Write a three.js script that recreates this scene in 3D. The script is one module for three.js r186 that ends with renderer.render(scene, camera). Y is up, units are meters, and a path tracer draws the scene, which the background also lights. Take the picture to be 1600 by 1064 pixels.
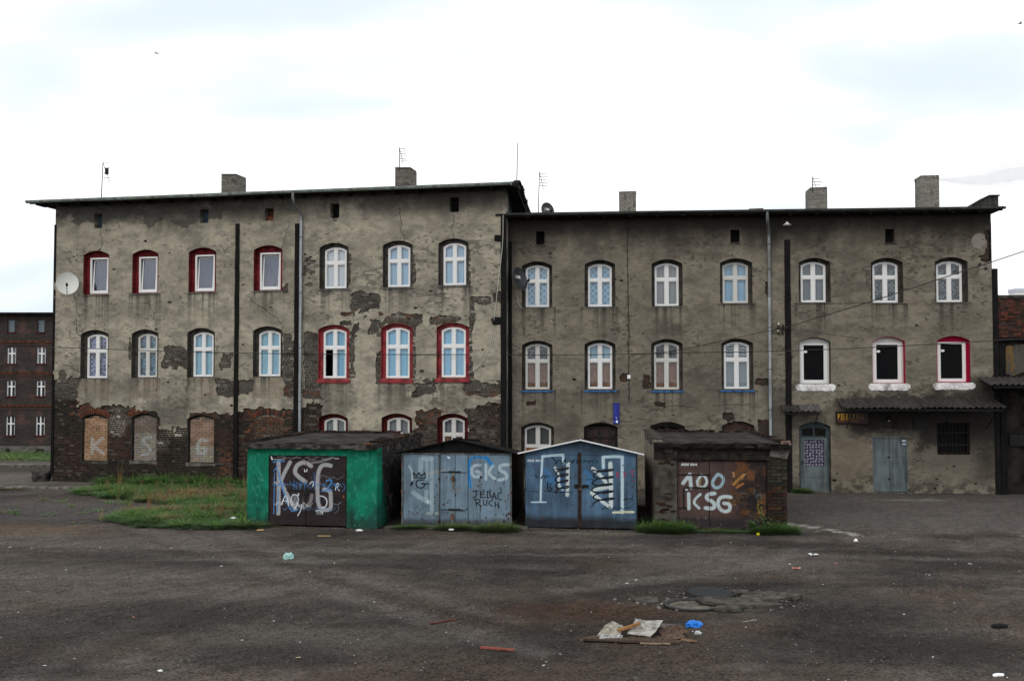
import * as THREE from 'three';
import { mergeGeometries } from 'three/addons/utils/BufferGeometryUtils.js';

/* ------------------------------------------------------------------ camera, sky, sun, exposure */
const scene = new THREE.Scene();
const EYE = 4.1;
const camera = new THREE.PerspectiveCamera(36.79, 1600 / 1064, 0.1, 3000);
camera.position.set(0, EYE, 0);
camera.rotation.set(Math.atan(58 / 1600), 0, 0);

const renderer = new THREE.WebGLRenderer({ antialias: true });
renderer.toneMapping = THREE.LinearToneMapping;
renderer.toneMappingExposure = 1.0;
renderer.shadowMap.enabled = true;

const { smoothstep, clamp, lerp } = THREE.MathUtils;
const rng = (s) => () => { s = (s + 0x6d2b79f5) | 0; let t = Math.imul(s ^ (s >>> 15), 1 | s); t = (t + Math.imul(t ^ (t >>> 7), 61 | t)) ^ t; return ((t ^ (t >>> 14)) >>> 0) / 4294967296; };
function h2(x, y, s) { let h = Math.imul(x, 374761393) ^ Math.imul(y, 668265263) ^ Math.imul(s, 1442695041); h = Math.imul(h ^ (h >>> 13), 1274126177); return ((h ^ (h >>> 16)) >>> 0) / 4294967296; }
function vn(x, y, s = 0) {
  const ix = Math.floor(x), iy = Math.floor(y); let fx = x - ix, fy = y - iy;
  fx = fx * fx * (3 - 2 * fx); fy = fy * fy * (3 - 2 * fy);
  const a = h2(ix, iy, s), b = h2(ix + 1, iy, s), c = h2(ix, iy + 1, s), d = h2(ix + 1, iy + 1, s);
  return a + (b - a) * fx + (c - a) * fy + (a - b - c + d) * fx * fy;
}
function fbm(x, y, o = 4, s = 0) { let v = 0, a = 0.5, t = 0; for (let i = 0; i < o; i++) { v += a * vn(x, y, s + i * 17); t += a; a *= 0.5; x = x * 2.03 + 11.3; y = y * 2.03 + 5.7; } return v / t; }

{ // one overcast sky, thin bluish gaps between bright cloud
  const W = 1024, Hh = 512, d = new Float32Array(W * Hh * 4);
  for (let j = 0; j < Hh; j++) {
    const el = ((j + 0.5) / Hh - 0.5) * Math.PI;
    for (let i = 0; i < W; i++) {
      const az = ((i + 0.5) / W - 0.5) * 2 * Math.PI, k = (j * W + i) * 4;
      let r = 1.26, g = 1.28, b = 1.3;
      if (el > 0) {
        // cloud layer seen from below; sampled on the unit circle so that it closes round the horizon
        const q = 1 / (Math.sin(el) + 0.32), X = Math.cos(az) * Math.cos(el) * q, Z = Math.sin(az) * Math.cos(el) * q;
        let n = fbm(X * 1.35 + 31.3, Z * 2.1 + 12.1, 5, 5) + 0.5 * (fbm(X * 3 + 3, Z * 8 + 9, 6, 41) - 0.5);
        const gap = 0.74 * smoothstep(n, 0.4, 0.78);
        r = lerp(1.24, 0.7, gap); g = lerp(1.26, 0.83, gap); b = lerp(1.29, 0.94, gap);
      }
      d[k] = r; d[k + 1] = g; d[k + 2] = b; d[k + 3] = 1;
    }
  }
  const t = new THREE.DataTexture(d, W, Hh, THREE.RGBAFormat, THREE.FloatType);
  t.mapping = THREE.EquirectangularReflectionMapping; t.magFilter = THREE.LinearFilter; t.needsUpdate = true;
  scene.background = t; scene.environment = t;
}
const sun = new THREE.DirectionalLight(0xfff3e2, 0.7);
sun.position.set(-38, 60, 30); sun.target.position.set(0, 0, -34);
sun.castShadow = true; sun.shadow.radius = 34; sun.shadow.mapSize.set(2048, 2048);
Object.assign(sun.shadow.camera, { left: -45, right: 45, top: 45, bottom: -45, near: 1, far: 180 });
scene.add(sun, sun.target);

/* ------------------------------------------------------------------ helpers */
const used = new Map();
function numbered(n) { const k = used.get(n) || 0; used.set(n, k + 1); return k ? n + '_' + String(k).padStart(3, '0') : n; }
function tag(o, label, category, group, kind) { if (label) o.userData.label = label; if (category) o.userData.category = category; if (group) o.userData.group = group; if (kind) o.userData.kind = kind; return o; }
function thing(name, label, category, pos = [0, 0, 0], turn = 0, group) {
  const o = new THREE.Group(); o.name = numbered(name); o.position.set(...pos); o.rotation.y = turn; scene.add(o);
  return tag(o, label, category, group);
}
function node(name, parent) { const o = new THREE.Group(); o.name = name; parent.add(o); return o; }
const FLAT = (g) => { g = g.index ? g.toNonIndexed() : g; for (const k of Object.keys(g.attributes)) if (!['position', 'normal', 'uv'].includes(k)) g.deleteAttribute(k); return g; };
function merge(list) { return list.length === 1 ? FLAT(list[0]) : mergeGeometries(list.map(FLAT)); }
// texture coordinates in metres, along the face's own plane
function metric(g) {
  g = FLAT(g); const p = g.attributes.position, n = g.attributes.normal, uv = new Float32Array(p.count * 2);
  for (let i = 0; i < p.count; i += 3) {
    const ax = Math.abs(n.getX(i) + n.getX(i + 1) + n.getX(i + 2)), ay = Math.abs(n.getY(i) + n.getY(i + 1) + n.getY(i + 2)), az = Math.abs(n.getZ(i) + n.getZ(i + 1) + n.getZ(i + 2));
    for (let k = i; k < i + 3; k++) {
      const x = p.getX(k), y = p.getY(k), z = p.getZ(k);
      const [a, b] = az >= ax && az >= ay ? [x, y] : ax >= ay ? [z, y] : [x, z];
      uv[k * 2] = a; uv[k * 2 + 1] = b;
    }
  }
  g.setAttribute('uv', new THREE.BufferAttribute(uv, 2)); return g;
}
function mesh(name, geoms, mat, parent, keepUv) {
  let g = merge([].concat(geoms)); if (!keepUv) g = metric(g);
  const m = new THREE.Mesh(g, mat); m.castShadow = m.receiveShadow = true;
  m.name = parent ? name : numbered(name); (parent || scene).add(m); return m;
}
const bx = (x0, x1, y0, y1, z0, z1) => new THREE.BoxGeometry(x1 - x0, y1 - y0, z1 - z0).translate((x0 + x1) / 2, (y0 + y1) / 2, (z0 + z1) / 2);
const V = (a) => new THREE.Vector3(...a);
function tube(pts, r, seg = 24, rad = 6, smooth = true) {
  const v = pts.map(V); let c;
  if (smooth) c = new THREE.CatmullRomCurve3(v); else { c = new THREE.CurvePath(); for (let i = 1; i < v.length; i++) c.add(new THREE.LineCurve3(v[i - 1], v[i])); }
  return new THREE.TubeGeometry(c, seg, r, rad, false);
}
function rod(a, b, r, rad = 6, r2 = r) {
  const A = V(a), B = V(b), d = B.clone().sub(A), g = new THREE.CylinderGeometry(r2, r, d.length(), rad);
  g.applyQuaternion(new THREE.Quaternion().setFromUnitVectors(new THREE.Vector3(0, 1, 0), d.normalize()));
  return g.translate((A.x + B.x) / 2, (A.y + B.y) / 2, (A.z + B.z) / 2);
}
function shapeOf(pts) { const s = new THREE.Shape(); pts.forEach(([x, y], i) => (i ? s.lineTo(x, y) : s.moveTo(x, y))); return s; }
function pathOf(pts) { const s = new THREE.Path(); pts.forEach(([x, y], i) => (i ? s.lineTo(x, y) : s.moveTo(x, y))); return s; }
function extrude(shape, z0, depth, bevel = 0) {
  return new THREE.ExtrudeGeometry(shape, { depth: depth - 2 * bevel, bevelEnabled: bevel > 0, bevelSize: bevel, bevelThickness: bevel, bevelOffset: -bevel, bevelSegments: 1, curveSegments: 8 }).translate(0, 0, z0 + bevel);
}
// a box whose corners are knocked about, for stones, chipped slabs and bricks
function rough(g, amp, seed) {
  const r = rng(seed), p = g.attributes.position, seen = new Map();
  for (let i = 0; i < p.count; i++) {
    const key = [p.getX(i), p.getY(i), p.getZ(i)].map((v) => Math.round(v * 1e4)).join();
    if (!seen.has(key)) seen.set(key, [r() - 0.5, r() - 0.5, r() - 0.5]);
    const d = seen.get(key); p.setXYZ(i, p.getX(i) + d[0] * amp, p.getY(i) + d[1] * amp, p.getZ(i) + d[2] * amp);
  }
  g = FLAT(g); g.computeVertexNormals(); return g;
}

/* ------------------------------------------------------------------ textures */
const LUT = new Uint8Array(4097); for (let i = 0; i <= 4096; i++) { const c = i / 4096; LUT[i] = Math.round(255 * (c <= 0.0031308 ? 12.92 * c : 1.055 * c ** (1 / 2.4) - 0.055)); }
const S8 = (c) => LUT[(clamp(c, 0, 1) * 4096) | 0];
function tex(w, h, f, srgb, rep) { // f(x, y in 0..1, out) fills linear r,g,b
  const d = new Uint8Array(w * h * 4), o = [0, 0, 0];
  for (let j = 0; j < h; j++) for (let i = 0; i < w; i++) {
    f((i + 0.5) / w, (j + 0.5) / h, o); const k = (j * w + i) * 4;
    for (let c = 0; c < 3; c++) d[k + c] = srgb ? S8(o[c]) : clamp(o[c], 0, 1) * 255;
    d[k + 3] = 255;
  }
  const t = new THREE.DataTexture(d, w, h); t.magFilter = THREE.LinearFilter; t.wrapS = t.wrapT = THREE.RepeatWrapping;
  if (srgb) t.colorSpace = THREE.SRGBColorSpace; if (rep) t.repeat.set(1 / rep[0], 1 / rep[1]); t.needsUpdate = true; return t;
}
const sized = (t, w, h = w) => { const c = t.clone(); c.repeat.set(1 / w, 1 / h); c.needsUpdate = true; return c; };
// tiling noise: blends two shifted copies so that the tile closes
function tiled(fn, x, y, k) { const a = smoothstep(x, 0, 0.25), b = smoothstep(y, 0, 0.25); const f = (i, j) => fn((x + i) * k, (y + j) * k); return lerp(lerp(f(1, 1), f(0, 1), a), lerp(f(1, 0), f(0, 0), a), b); }
const grimeTex = tex(512, 512, (x, y, o) => { const n = tiled((a, b) => fbm(a, b, 6, 3), x, y, 7), m = tiled((a, b) => fbm(a, b, 3, 77), x, y, 40); const v = clamp(0.62 + (n - 0.5) * 1.25 + (m - 0.5) * 0.35, 0.15, 1); o[0] = v; o[1] = v * 0.985; o[2] = v * 0.96; }, true);
const grainTex = tex(512, 512, (x, y, o) => { o[0] = o[1] = o[2] = 0.5 + 0.9 * (tiled((a, b) => fbm(a, b, 5, 9), x, y, 24) - 0.5) + 0.3 * (tiled((a, b) => fbm(a, b, 2, 19), x, y, 90) - 0.5); }, false);
const rustTex = tex(512, 512, (x, y, o) => {
  const n = tiled((a, b) => fbm(a, b, 6, 31), x, y, 6), k = smoothstep(n, 0.4, 0.62), m = 0.8 + 0.5 * tiled((a, b) => fbm(a, b, 3, 34), x, y, 50);
  o[0] = lerp(0.05, 0.16, k) * m; o[1] = lerp(0.042, 0.075, k) * m; o[2] = lerp(0.04, 0.045, k) * m;
}, true);
const streakTex = tex(512, 512, (x, y, o) => { const n = tiled((a, b) => fbm(a * 6, b * 0.5, 5, 61), x, y, 7), m = tiled((a, b) => fbm(a, b, 5, 62), x, y, 9); const v = clamp(0.75 + (n - 0.5) * 0.9 + (m - 0.5) * 0.7, 0.2, 1); o[0] = v; o[1] = v; o[2] = v * 0.97; }, true);

const courseTex = tex(512, 512, (x, y, o) => { const row = Math.floor(y * 26), xx = x * 8 + (row % 2) * 0.5, j = (y * 26) % 1 < 0.2 || xx % 1 < 0.09, n = tiled((a, b) => fbm(a, b, 5, 83), x, y, 8), k = clamp(0.5 + 0.55 * n + 0.3 * (h2(Math.floor(xx) % 8, row, 5) - 0.5) - (j ? 0.16 : 0) - 0.4 * smoothstep(n, 0.58, 0.68), 0.08, 1); o[0] = k; o[1] = k * 0.985; o[2] = k * 0.96; }, true);
const rgb = (r, g, b) => new THREE.Color().setRGB(r, g, b);
function M(c, o = {}) { const { t, ts = 2, b, bs = 1, ...rest } = o; return new THREE.MeshPhysicalMaterial({ color: rgb(...c), roughness: 0.9, specularIntensity: (o.roughness ?? 0.9) > 0.7 ? 0.2 : 0.6, ...(t ? { map: sized(t, ts) } : {}), ...(b ? { bumpMap: sized(grainTex, bs), bumpScale: b } : {}), ...rest }); }
const mats = {
  soot: M([0.018, 0.016, 0.015], { t: grimeTex, ts: 1.7, b: 0.01, bs: 0.6 }),
  tar: M([0.013, 0.012, 0.012], { t: streakTex, ts: 1.2, b: 0.006, bs: 0.5, roughness: 0.8 }),
  bitumen: M([0.055, 0.052, 0.05], { t: grimeTex, ts: 2.2, b: 0.01, bs: 0.8 }),
  soffit: M([0.035, 0.03, 0.026], { t: streakTex, ts: 1.4 }),
  greenZinc: M([0.4, 0.46, 0.43], { t: streakTex, ts: 1.6, roughness: 0.6, metalness: 0.3 }),
  darkZinc: M([0.09, 0.1, 0.095], { t: streakTex, ts: 1.6, roughness: 0.6, metalness: 0.3 }),
  zinc: M([0.46, 0.49, 0.52], { t: streakTex, ts: 2.5, roughness: 0.42, metalness: 0.55 }),
  zincOld: M([0.3, 0.31, 0.32], { t: streakTex, ts: 1.9, roughness: 0.55, metalness: 0.45 }),
  white: M([0.83, 0.83, 0.82], { roughness: 0.45 }),
  whiteOld: M([0.63, 0.62, 0.59], { roughness: 0.6 }),
  greyJamb: M([0.11, 0.1, 0.088], { t: grimeTex, ts: 1.1, b: 0.008, bs: 0.5 }),
  redPaint: M([0.24, 0.026, 0.032], { t: grimeTex, ts: 1.5, b: 0.006, bs: 0.35, roughness: 0.75 }),
  redBright: M([0.42, 0.045, 0.055], { t: grimeTex, ts: 1.5, b: 0.005, bs: 0.35, roughness: 0.65 }),
  redDark: M([0.13, 0.024, 0.022], { t: grimeTex, ts: 1.2, b: 0.006, bs: 0.35 }),
  crimson: M([0.36, 0.008, 0.045], { roughness: 0.75 }),
  blueSill: M([0.035, 0.17, 0.46], { t: grimeTex, ts: 1.1, roughness: 0.55 }),
  sill: M([0.12, 0.12, 0.115], { t: grimeTex, ts: 0.8, roughness: 0.6 }),
  lime: M([1, 1, 1], { t: grimeTex, ts: 1.6, b: 0.012, bs: 0.4 }),
  dark: M([0.012, 0.011, 0.011]),
  iron: M([0.02, 0.019, 0.018], { t: grimeTex, ts: 0.7, roughness: 0.6, metalness: 0.3 }),
  rust: new THREE.MeshPhysicalMaterial({ map: sized(rustTex, 0.7), roughness: 0.9, specularIntensity: 0.2 }),
  chimney: M([0.3, 0.285, 0.255], { t: courseTex, ts: 2, b: 0.015, bs: 0.7 }),
  chimneyDark: M([0.22, 0.205, 0.18], { t: courseTex, ts: 2, b: 0.015, bs: 0.7 }),
  concrete: M([0.2, 0.19, 0.17], { t: grimeTex, ts: 1.3, b: 0.012, bs: 0.6 }),
  concreteDark: M([0.1, 0.095, 0.085], { t: grimeTex, ts: 1.3, b: 0.015, bs: 0.6 }),
  cable: M([0.03, 0.03, 0.03], { roughness: 0.6 }),
  paleCable: M([0.5, 0.49, 0.45], { roughness: 0.6 }),
  steelDoor: M([0.13, 0.16, 0.172], { t: streakTex, ts: 2.4, roughness: 0.55 }),
  pane: new THREE.MeshPhysicalMaterial({ color: rgb(0.93, 0.95, 0.97), roughness: 0.02, transmission: 1, thickness: 0, ior: 1.62 }),
  paneDark: new THREE.MeshPhysicalMaterial({ color: rgb(0.5, 0.52, 0.54), roughness: 0.03, transmission: 1, thickness: 0, ior: 1.5, specularIntensity: 0.12 }),
  paneMirror: new THREE.MeshPhysicalMaterial({ color: rgb(0.8, 0.82, 0.9), roughness: 0.03, transmission: 1, thickness: 0, ior: 1.85 }),
  paneDirty: new THREE.MeshPhysicalMaterial({ color: rgb(0.55, 0.56, 0.56), roughness: 0.1, transmission: 1, thickness: 0, ior: 1.5 }),
};
/* ------------------------------------------------------------------ ground */
const segDist = (x, z, a, b) => { const dx = b[0] - a[0], dz = b[1] - a[1], t = clamp(((x - a[0]) * dx + (z - a[1]) * dz) / (dx * dx + dz * dz), 0, 1); return Math.hypot(x - a[0] - dx * t, z - a[1] - dz * t); };
const lineDist = (x, z, l) => { let d = 1e9; for (let i = 1; i < l.length; i++) d = Math.min(d, segDist(x, z, l[i - 1], l[i])); return d; };
const TRACKS = [
  [[-10.2, -28.2], [-7.3, -24.6], [-4.4, -21], [-2.2, -18.4], [0.4, -15.4]], [[-8.4, -28.4], [-5.4, -24.2], [-2.6, -20.6], [0, -17.6]],
  [[-17, -26.5], [-11, -25.2], [-6, -24.8], [0, -24.2], [6, -23.9], [15, -22.6]], [[-16, -24.2], [-10.5, -23.6], [-6, -23.3], [1, -22.4]],
  [[-6.9, -13.5], [-6.7, -16], [-5.9, -18.4], [-4.2, -20.6]], [[9, -36], [8.4, -31], [7.6, -26], [5.6, -22.5], [1, -20]],
];
const PALE = [[-3.2, -16.4, 3.4, 1.0], [-9.5, -21.5, 5, 1.6], [-1.5, -24.6, 5, 0.9], [-8, -25.6, 5, 0.7], [5.5, -22.6, 4, 0.9], [11, -29.5, 5, 2.2], [2.5, -21.2, 2.6, 0.6]];
const WET = [[-7.2, -17.2, 3.4, 1.6], [-2.5, -22.6, 3.6, 0.7], [6.2, -15.6, 3.6, 1.2], [-9.6, -23.6, 3, 0.6], [-5.5, -18.4, 3.2, 0.9], [-3.6, -15.2, 1.6, 1.2], [1.3, -17.9, 1.5, 0.8], [2.1, -19.6, 1.4, 0.6], [5.2, -25.6, 3.6, 0.7], [7.6, -25.2, 2.2, 0.6], [8.5, -20.6, 2.2, 0.5], [-8.2, -15.2, 2.4, 1.6], [9, -14.4, 3, 1.1], [1.2, -24.4, 2.6, 0.5], [11.8, -26.6, 2.2, 0.5]];
const blob = (x, z, [cx, cz, rx, rz]) => { const d = Math.hypot((x - cx) / rx, (z - cz) / rz); return 1 - smoothstep(d, 0.35, 1.1); };
function groundH(x, z) {
  let y = -2.75 * smoothstep(-z, 46, 86);
  if (z < -10 && z > -46 && Math.abs(x) < 24) {
    y += 0.05 * (fbm(x * 0.32, z * 0.32, 3, 8) - 0.5) + 0.03 * (fbm(x * 1.4, z * 1.4, 3, 15) - 0.5);
    for (let i = 0; i < TRACKS.length; i++) { const d = lineDist(x, z, TRACKS[i]); if (d < 0.7) y -= 0.02 * (1 - smoothstep(d, 0.05, 0.5)); }
    if (z > -26) y += 0.016 * (fbm(x * 5, z * 5, 2, 25) - 0.5);
    y -= 0.05 * blob(x, z, [1.4, -18, 1.1, 0.6]) + 0.03 * blob(x, z, [3.3, -18.9, 1.2, 0.8]);
    y *= smoothstep(-z, 8, 14) * (1 - smoothstep(-z, 41, 46));
  }
  return y;
}
function axis(a, b, fine, far, n) { const l = []; for (let v = a; v <= b + 1e-6; v += fine) l.push(v); let s = fine, lo = a, hi = b; for (let i = 0; i < n; i++) { s *= far; lo -= s; hi += s; l.unshift(lo); l.push(hi); } return l; }
{
  const xs = axis(-19, 19, 0.14, 1.42, 21), zs = axis(-45, -11, 0.14, 1.42, 21), nx = xs.length, nz = zs.length;
  const pos = new Float32Array(nx * nz * 3), col = new Float32Array(nx * nz * 3), uv = new Float32Array(nx * nz * 2), idx = [];
  for (let j = 0; j < nz; j++) for (let i = 0; i < nx; i++) {
    const x = xs[i], z = zs[j], k = j * nx + i;
    pos.set([x, groundH(x, z), z], k * 3); uv.set([x, z], k * 2);
    const n = fbm(x * 0.22, z * 0.3, 4, 51), m = fbm(x * 1.1 + 9, z * 1.6, 4, 52), f = fbm(x * 4.4, z * 4.4, 3, 53);
    let r = 0.056, g = 0.0505, b = 0.046;
    const mul = (0.52 + 0.95 * smoothstep(n, 0.25, 0.75)) * (0.58 + 0.84 * m) * (0.72 + 0.56 * f); r *= mul; g *= mul; b *= mul;
    const mix = (c, a) => { r = lerp(r, c[0], a); g = lerp(g, c[1], a); b = lerp(b, c[2], a); };
    mix([0.066, 0.05, 0.038], 0.45 * smoothstep(fbm(x * 0.5, z * 0.7, 4, 58), 0.52, 0.72));
    for (const t of TRACKS) { const d = lineDist(x, z, t) + (m - 0.5) * 0.5; mix([0.1, 0.094, 0.088], 0.62 * (1 - smoothstep(d, 0.04, 0.42)) * (0.35 + 0.9 * f)); if (d > 0.42 && d < 0.8) mix([0.03, 0.028, 0.026], 0.35 * smoothstep(d, 0.42, 0.55) * (1 - smoothstep(d, 0.6, 0.8))); }
    for (const w of PALE) mix([0.09, 0.084, 0.077], 0.5 * blob(x + (m - 0.5) * 2, z + (m - 0.5) * 1.2, w)); for (const w of WET) mix([0.024, 0.022, 0.0205], 0.66 * blob(x + (m - 0.5) * 1.5, z + (f - 0.5) * 0.8, w));
    mix([0.05, 0.03, 0.02], 0.6 * blob(x + m - 0.5, z, [1.3, -18.2, 2.6, 1.1]));
    mix([0.1, 0.07, 0.045], 0.5 * blob(x, z + m - 0.5, [-13.6, -27.6, 3.6, 1.3]));
    mix([0.075, 0.072, 0.073], 0.75 * blob(x + (m - .5) * 2, z, [-13.2, -31.5, 5, 3.2]));
    mix([0.088, 0.083, 0.08], 0.6 * smoothstep(x + (m - 0.5) * 2, 7.3, 9) * smoothstep(-z, 26.5, 29));
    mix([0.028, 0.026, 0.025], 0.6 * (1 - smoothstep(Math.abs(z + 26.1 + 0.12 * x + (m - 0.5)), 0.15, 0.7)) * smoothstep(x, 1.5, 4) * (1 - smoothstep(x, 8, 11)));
    mix([0.15, 0.145, 0.13], 0.55 * blob(x + (f - 0.5) * 0.7, z, [2.2, -27.2, 1.9, 0.55]));
    mix([0.36, 0.36, 0.35], 0.75 * (1 - smoothstep(segDist(x, z, [8.95, -26.9], [7.75, -29]) + (f - 0.5) * 0.7, 0.0, 0.24)));
    mix([0.2, 0.195, 0.18], 0.5 * blob(x, z + (f - 0.5) * 0.5, [13.4, -34.4, 1.4, 0.35]));
    mix([0.13, 0.12, 0.105], 0.6 * smoothstep(-x, 12.4, 15) * smoothstep(-z + (m - 0.5) * 1.2, 38.4, 39.4) * (1 - smoothstep(-z, 42, 46)));
    mix([0.085, 0.078, 0.07], 0.5 * smoothstep(-z, 44, 60));
    col.set([r, g, b], k * 3);
  }
  for (let j = 0; j < nz - 1; j++) for (let i = 0; i < nx - 1; i++) { const a = j * nx + i; idx.push(a, a + nx, a + 1, a + 1, a + nx, a + nx + 1); }
  const g = new THREE.BufferGeometry();
  g.setAttribute('position', new THREE.BufferAttribute(pos, 3)); g.setAttribute('color', new THREE.BufferAttribute(col, 3)); g.setAttribute('uv', new THREE.BufferAttribute(uv, 2)); g.setIndex(idx); g.computeVertexNormals();
  const grit = tex(1024, 1024, (x, y, o) => {
    const a = tiled((p, q) => fbm(p, q, 4, 71), x, y, 110), c = tiled((p, q) => fbm(p, q, 5, 73), x, y, 18), s = vn(x * 330, y * 330, 75);
    let v = 0.6 + 1.15 * (a - 0.5) + 0.4 * (c - 0.5); if (s > 0.95) v += 0.34; if (s < 0.06) v -= 0.3; v = clamp(v, 0.1, 1); o[0] = v; o[1] = v * 0.985; o[2] = v * 0.97;
  }, true, [3.3, 3.3]);
  const m = new THREE.MeshPhysicalMaterial({ vertexColors: true, map: grit, bumpMap: sized(grit, 2.9), bumpScale: 0.02, roughness: 0.95, specularIntensity: 0.15, color: rgb(1.84, 1.77, 1.72) });
  const o = new THREE.Mesh(g, m); o.name = 'ground'; o.receiveShadow = true; scene.add(o); tag(o, 'dark bare cinder and asphalt yard in front of the tenements', null, null, 'structure');
}

/* ------------------------------------------------------------------ building kit */
const topAt = (w, u) => (w.flat ? w.a : w.a - w.rise * ((u - (w.u0 + w.u1) / 2) / ((w.u1 - w.u0) / 2)) ** 2);
const sdOpen = (w, u, v) => Math.max(w.u0 - u, u - w.u1, w.v0 - v, v - topAt(w, u)); // > 0 outside
function outline(w, i = 0, flat = false, ib = i) {
  const a = w.u0 + i, b = w.u1 - i, pts = [[a, w.v0 + ib], [b, w.v0 + ib]], N = 12;
  if (flat) pts.push([b, topAt(w, b) - i], [a, topAt(w, a) - i]);
  else for (let k = 0; k <= N; k++) { const u = b + ((a - b) * k) / N; pts.push([u, topAt(w, u) - i]); }
  return pts;
}
// ragged plaster coat: the part of the wall where P(u, v) > 0, 'thick' deep, traced cell by cell
function plasterCoat(P, W, H0, H1, du, zf, thick) {
  const nu = Math.ceil(W / du), nv = Math.ceil((H1 - H0) / du), val = new Float32Array((nu + 1) * (nv + 1)), zz = new Float32Array(val.length);
  const U = (i) => Math.min(i * du, W), Vv = (j) => Math.min(H0 + j * du, H1);
  const wob = (u, v) => zf + 0.016 * (fbm(u * 0.9, v * 0.9, 3, 201) - 0.5) + 0.007 * (fbm(u * 4, v * 4, 2, 205) - 0.5);
  for (let j = 0; j <= nv; j++) for (let i = 0; i <= nu; i++) { val[j * (nu + 1) + i] = P(U(i), Vv(j)); zz[j * (nu + 1) + i] = wob(U(i), Vv(j)); }
  const pos = [], nor = [], uv = [];
  const put = (p, n) => { pos.push(p[0], p[1], p[2]); nor.push(n[0], n[1], n[2]); uv.push(p[0] / W, p[1] / H1); };
  const nrm = (p) => { const e = 0.06, gx = (wob(p[0] + e, p[1]) - wob(p[0] - e, p[1])) / (2 * e), gy = (wob(p[0], p[1] + e) - wob(p[0], p[1] - e)) / (2 * e), l = Math.hypot(gx, gy, 1); return [-gx / l, -gy / l, 1 / l]; };
  for (let j = 0; j < nv; j++) for (let i = 0; i < nu; i++) {
    const c = [[i, j], [i + 1, j], [i + 1, j + 1], [i, j + 1]], v = c.map(([a, b]) => val[b * (nu + 1) + a]);
    if (Math.max(...v) <= 0) continue;
    const poly = [], edge = [];
    for (let k = 0; k < 4; k++) {
      const [a, b] = c[k], n = (k + 1) % 4, [a2, b2] = c[n];
      if (v[k] > 0) poly.push([U(a), Vv(b), zz[b * (nu + 1) + a]]);
      if ((v[k] > 0) !== (v[n] > 0)) {
        const t = v[k] / (v[k] - v[n]), z1 = zz[b * (nu + 1) + a], z2 = zz[b2 * (nu + 1) + a2];
        edge.push(poly.length); poly.push([lerp(U(a), U(a2), t), lerp(Vv(b), Vv(b2), t), lerp(z1, z2, t)]);
      }
    }
    const N = poly.map(nrm);
    for (let k = 1; k < poly.length - 1; k++) { put(poly[0], N[0]); put(poly[k], N[k]); put(poly[k + 1], N[k + 1]); }
    for (let k = 0; k < poly.length; k++) {
      const n = (k + 1) % poly.length; if (!edge.includes(k) || !edge.includes(n)) continue;
      const A = poly[k], B = poly[n], dx = B[0] - A[0], dy = B[1] - A[1], l = Math.hypot(dx, dy); if (l < 1e-6) continue;
      // only the cut edges, which run inside the cell
      const mid = [(A[0] + B[0]) / 2, (A[1] + B[1]) / 2]; if (Math.abs(mid[0] - U(i)) < 1e-5 || Math.abs(mid[0] - U(i + 1)) < 1e-5 || Math.abs(mid[1] - Vv(j)) < 1e-5 || Math.abs(mid[1] - Vv(j + 1)) < 1e-5) continue;
      const q = [dy / l, -dx / l, 0], A2 = [A[0], A[1], A[2] - thick], B2 = [B[0], B[1], B[2] - thick];
      put(A, q); put(A2, q); put(B2, q); put(A, q); put(B2, q); put(B, q);
    }
  }
  const g = new THREE.BufferGeometry();
  g.setAttribute('position', new THREE.BufferAttribute(new Float32Array(pos), 3)); g.setAttribute('normal', new THREE.BufferAttribute(new Float32Array(nor), 3)); g.setAttribute('uv', new THREE.BufferAttribute(new Float32Array(uv), 2));
  return g;
}
const sdRect = (e, u, v) => { const cx = (e[0] + e[1]) / 2, cy = (e[2] + e[3]) / 2, dx = Math.abs(u - cx) - (e[1] - e[0]) / 2, dy = Math.abs(v - cy) - (e[3] - e[2]) / 2; return Math.hypot(Math.max(dx, 0), Math.max(dy, 0)) + Math.min(Math.max(dx, dy), 0); };
const inRect = (e, u, v, s) => 1 - smoothstep(sdRect(e, u, v), -s, s);

// bricks of the bared masonry: courses of stretchers and headers wherever the plaster is gone
function courseBricks(W, H1, P, openings, skip, colorOf, seed) {
  const r = rng(seed), list = [];
  for (let row = 0; row * 0.077 < H1; row++) {
    const v = row * 0.077 + 0.038, len = row % 2 ? 0.12 : 0.25, pitch = len + 0.016;
    for (let u = -(row % 4) * 0.033; u < W; u += pitch) {
      let a = Math.max(u, 0.005), b = Math.min(u + len, W - 0.005); if (b - a < 0.03) continue;
      const low = Math.min(P(a, v), P((a + b) / 2, v), P(b, v)); if (low > 0.02) continue;
      let ok = true;
      for (const o of openings) {
        if (v < o.v0 - 0.03 || v > topAt(o, clamp((a + b) / 2, o.u0, o.u1)) + 0.03) continue;
        if (a >= o.u0 - 0.001 && b <= o.u1 + 0.001) { ok = false; break; }
        if (a < o.u0 && b > o.u0) b = o.u0 - 0.002; else if (a < o.u1 && b > o.u1) a = o.u1 + 0.002;
      }
      if (!ok || b - a < 0.03 || skip((a + b) / 2, v)) continue;
      list.push([a, b, v, r() * 0.007 + (r() < 0.06 ? -0.02 : 0), colorOf((a + b) / 2, v, r)]);
    }
  }
  return list;
}
const brickGeo = (() => { const g = new THREE.BoxGeometry(1, 1, 1), p = g.attributes.position; for (let i = 0; i < p.count; i++) if (p.getZ(i) > 0) { p.setX(i, p.getX(i) * 0.97); p.setY(i, p.getY(i) * 0.9); } g.computeVertexNormals(); return g; })();
const brickMat = new THREE.MeshPhysicalMaterial({ color: rgb(1, 1, 1), roughness: 0.93, specularIntensity: 0.2, map: sized(grimeTex, 3.7), bumpMap: sized(grainTex, 1.5), bumpScale: 0.012 });
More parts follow.
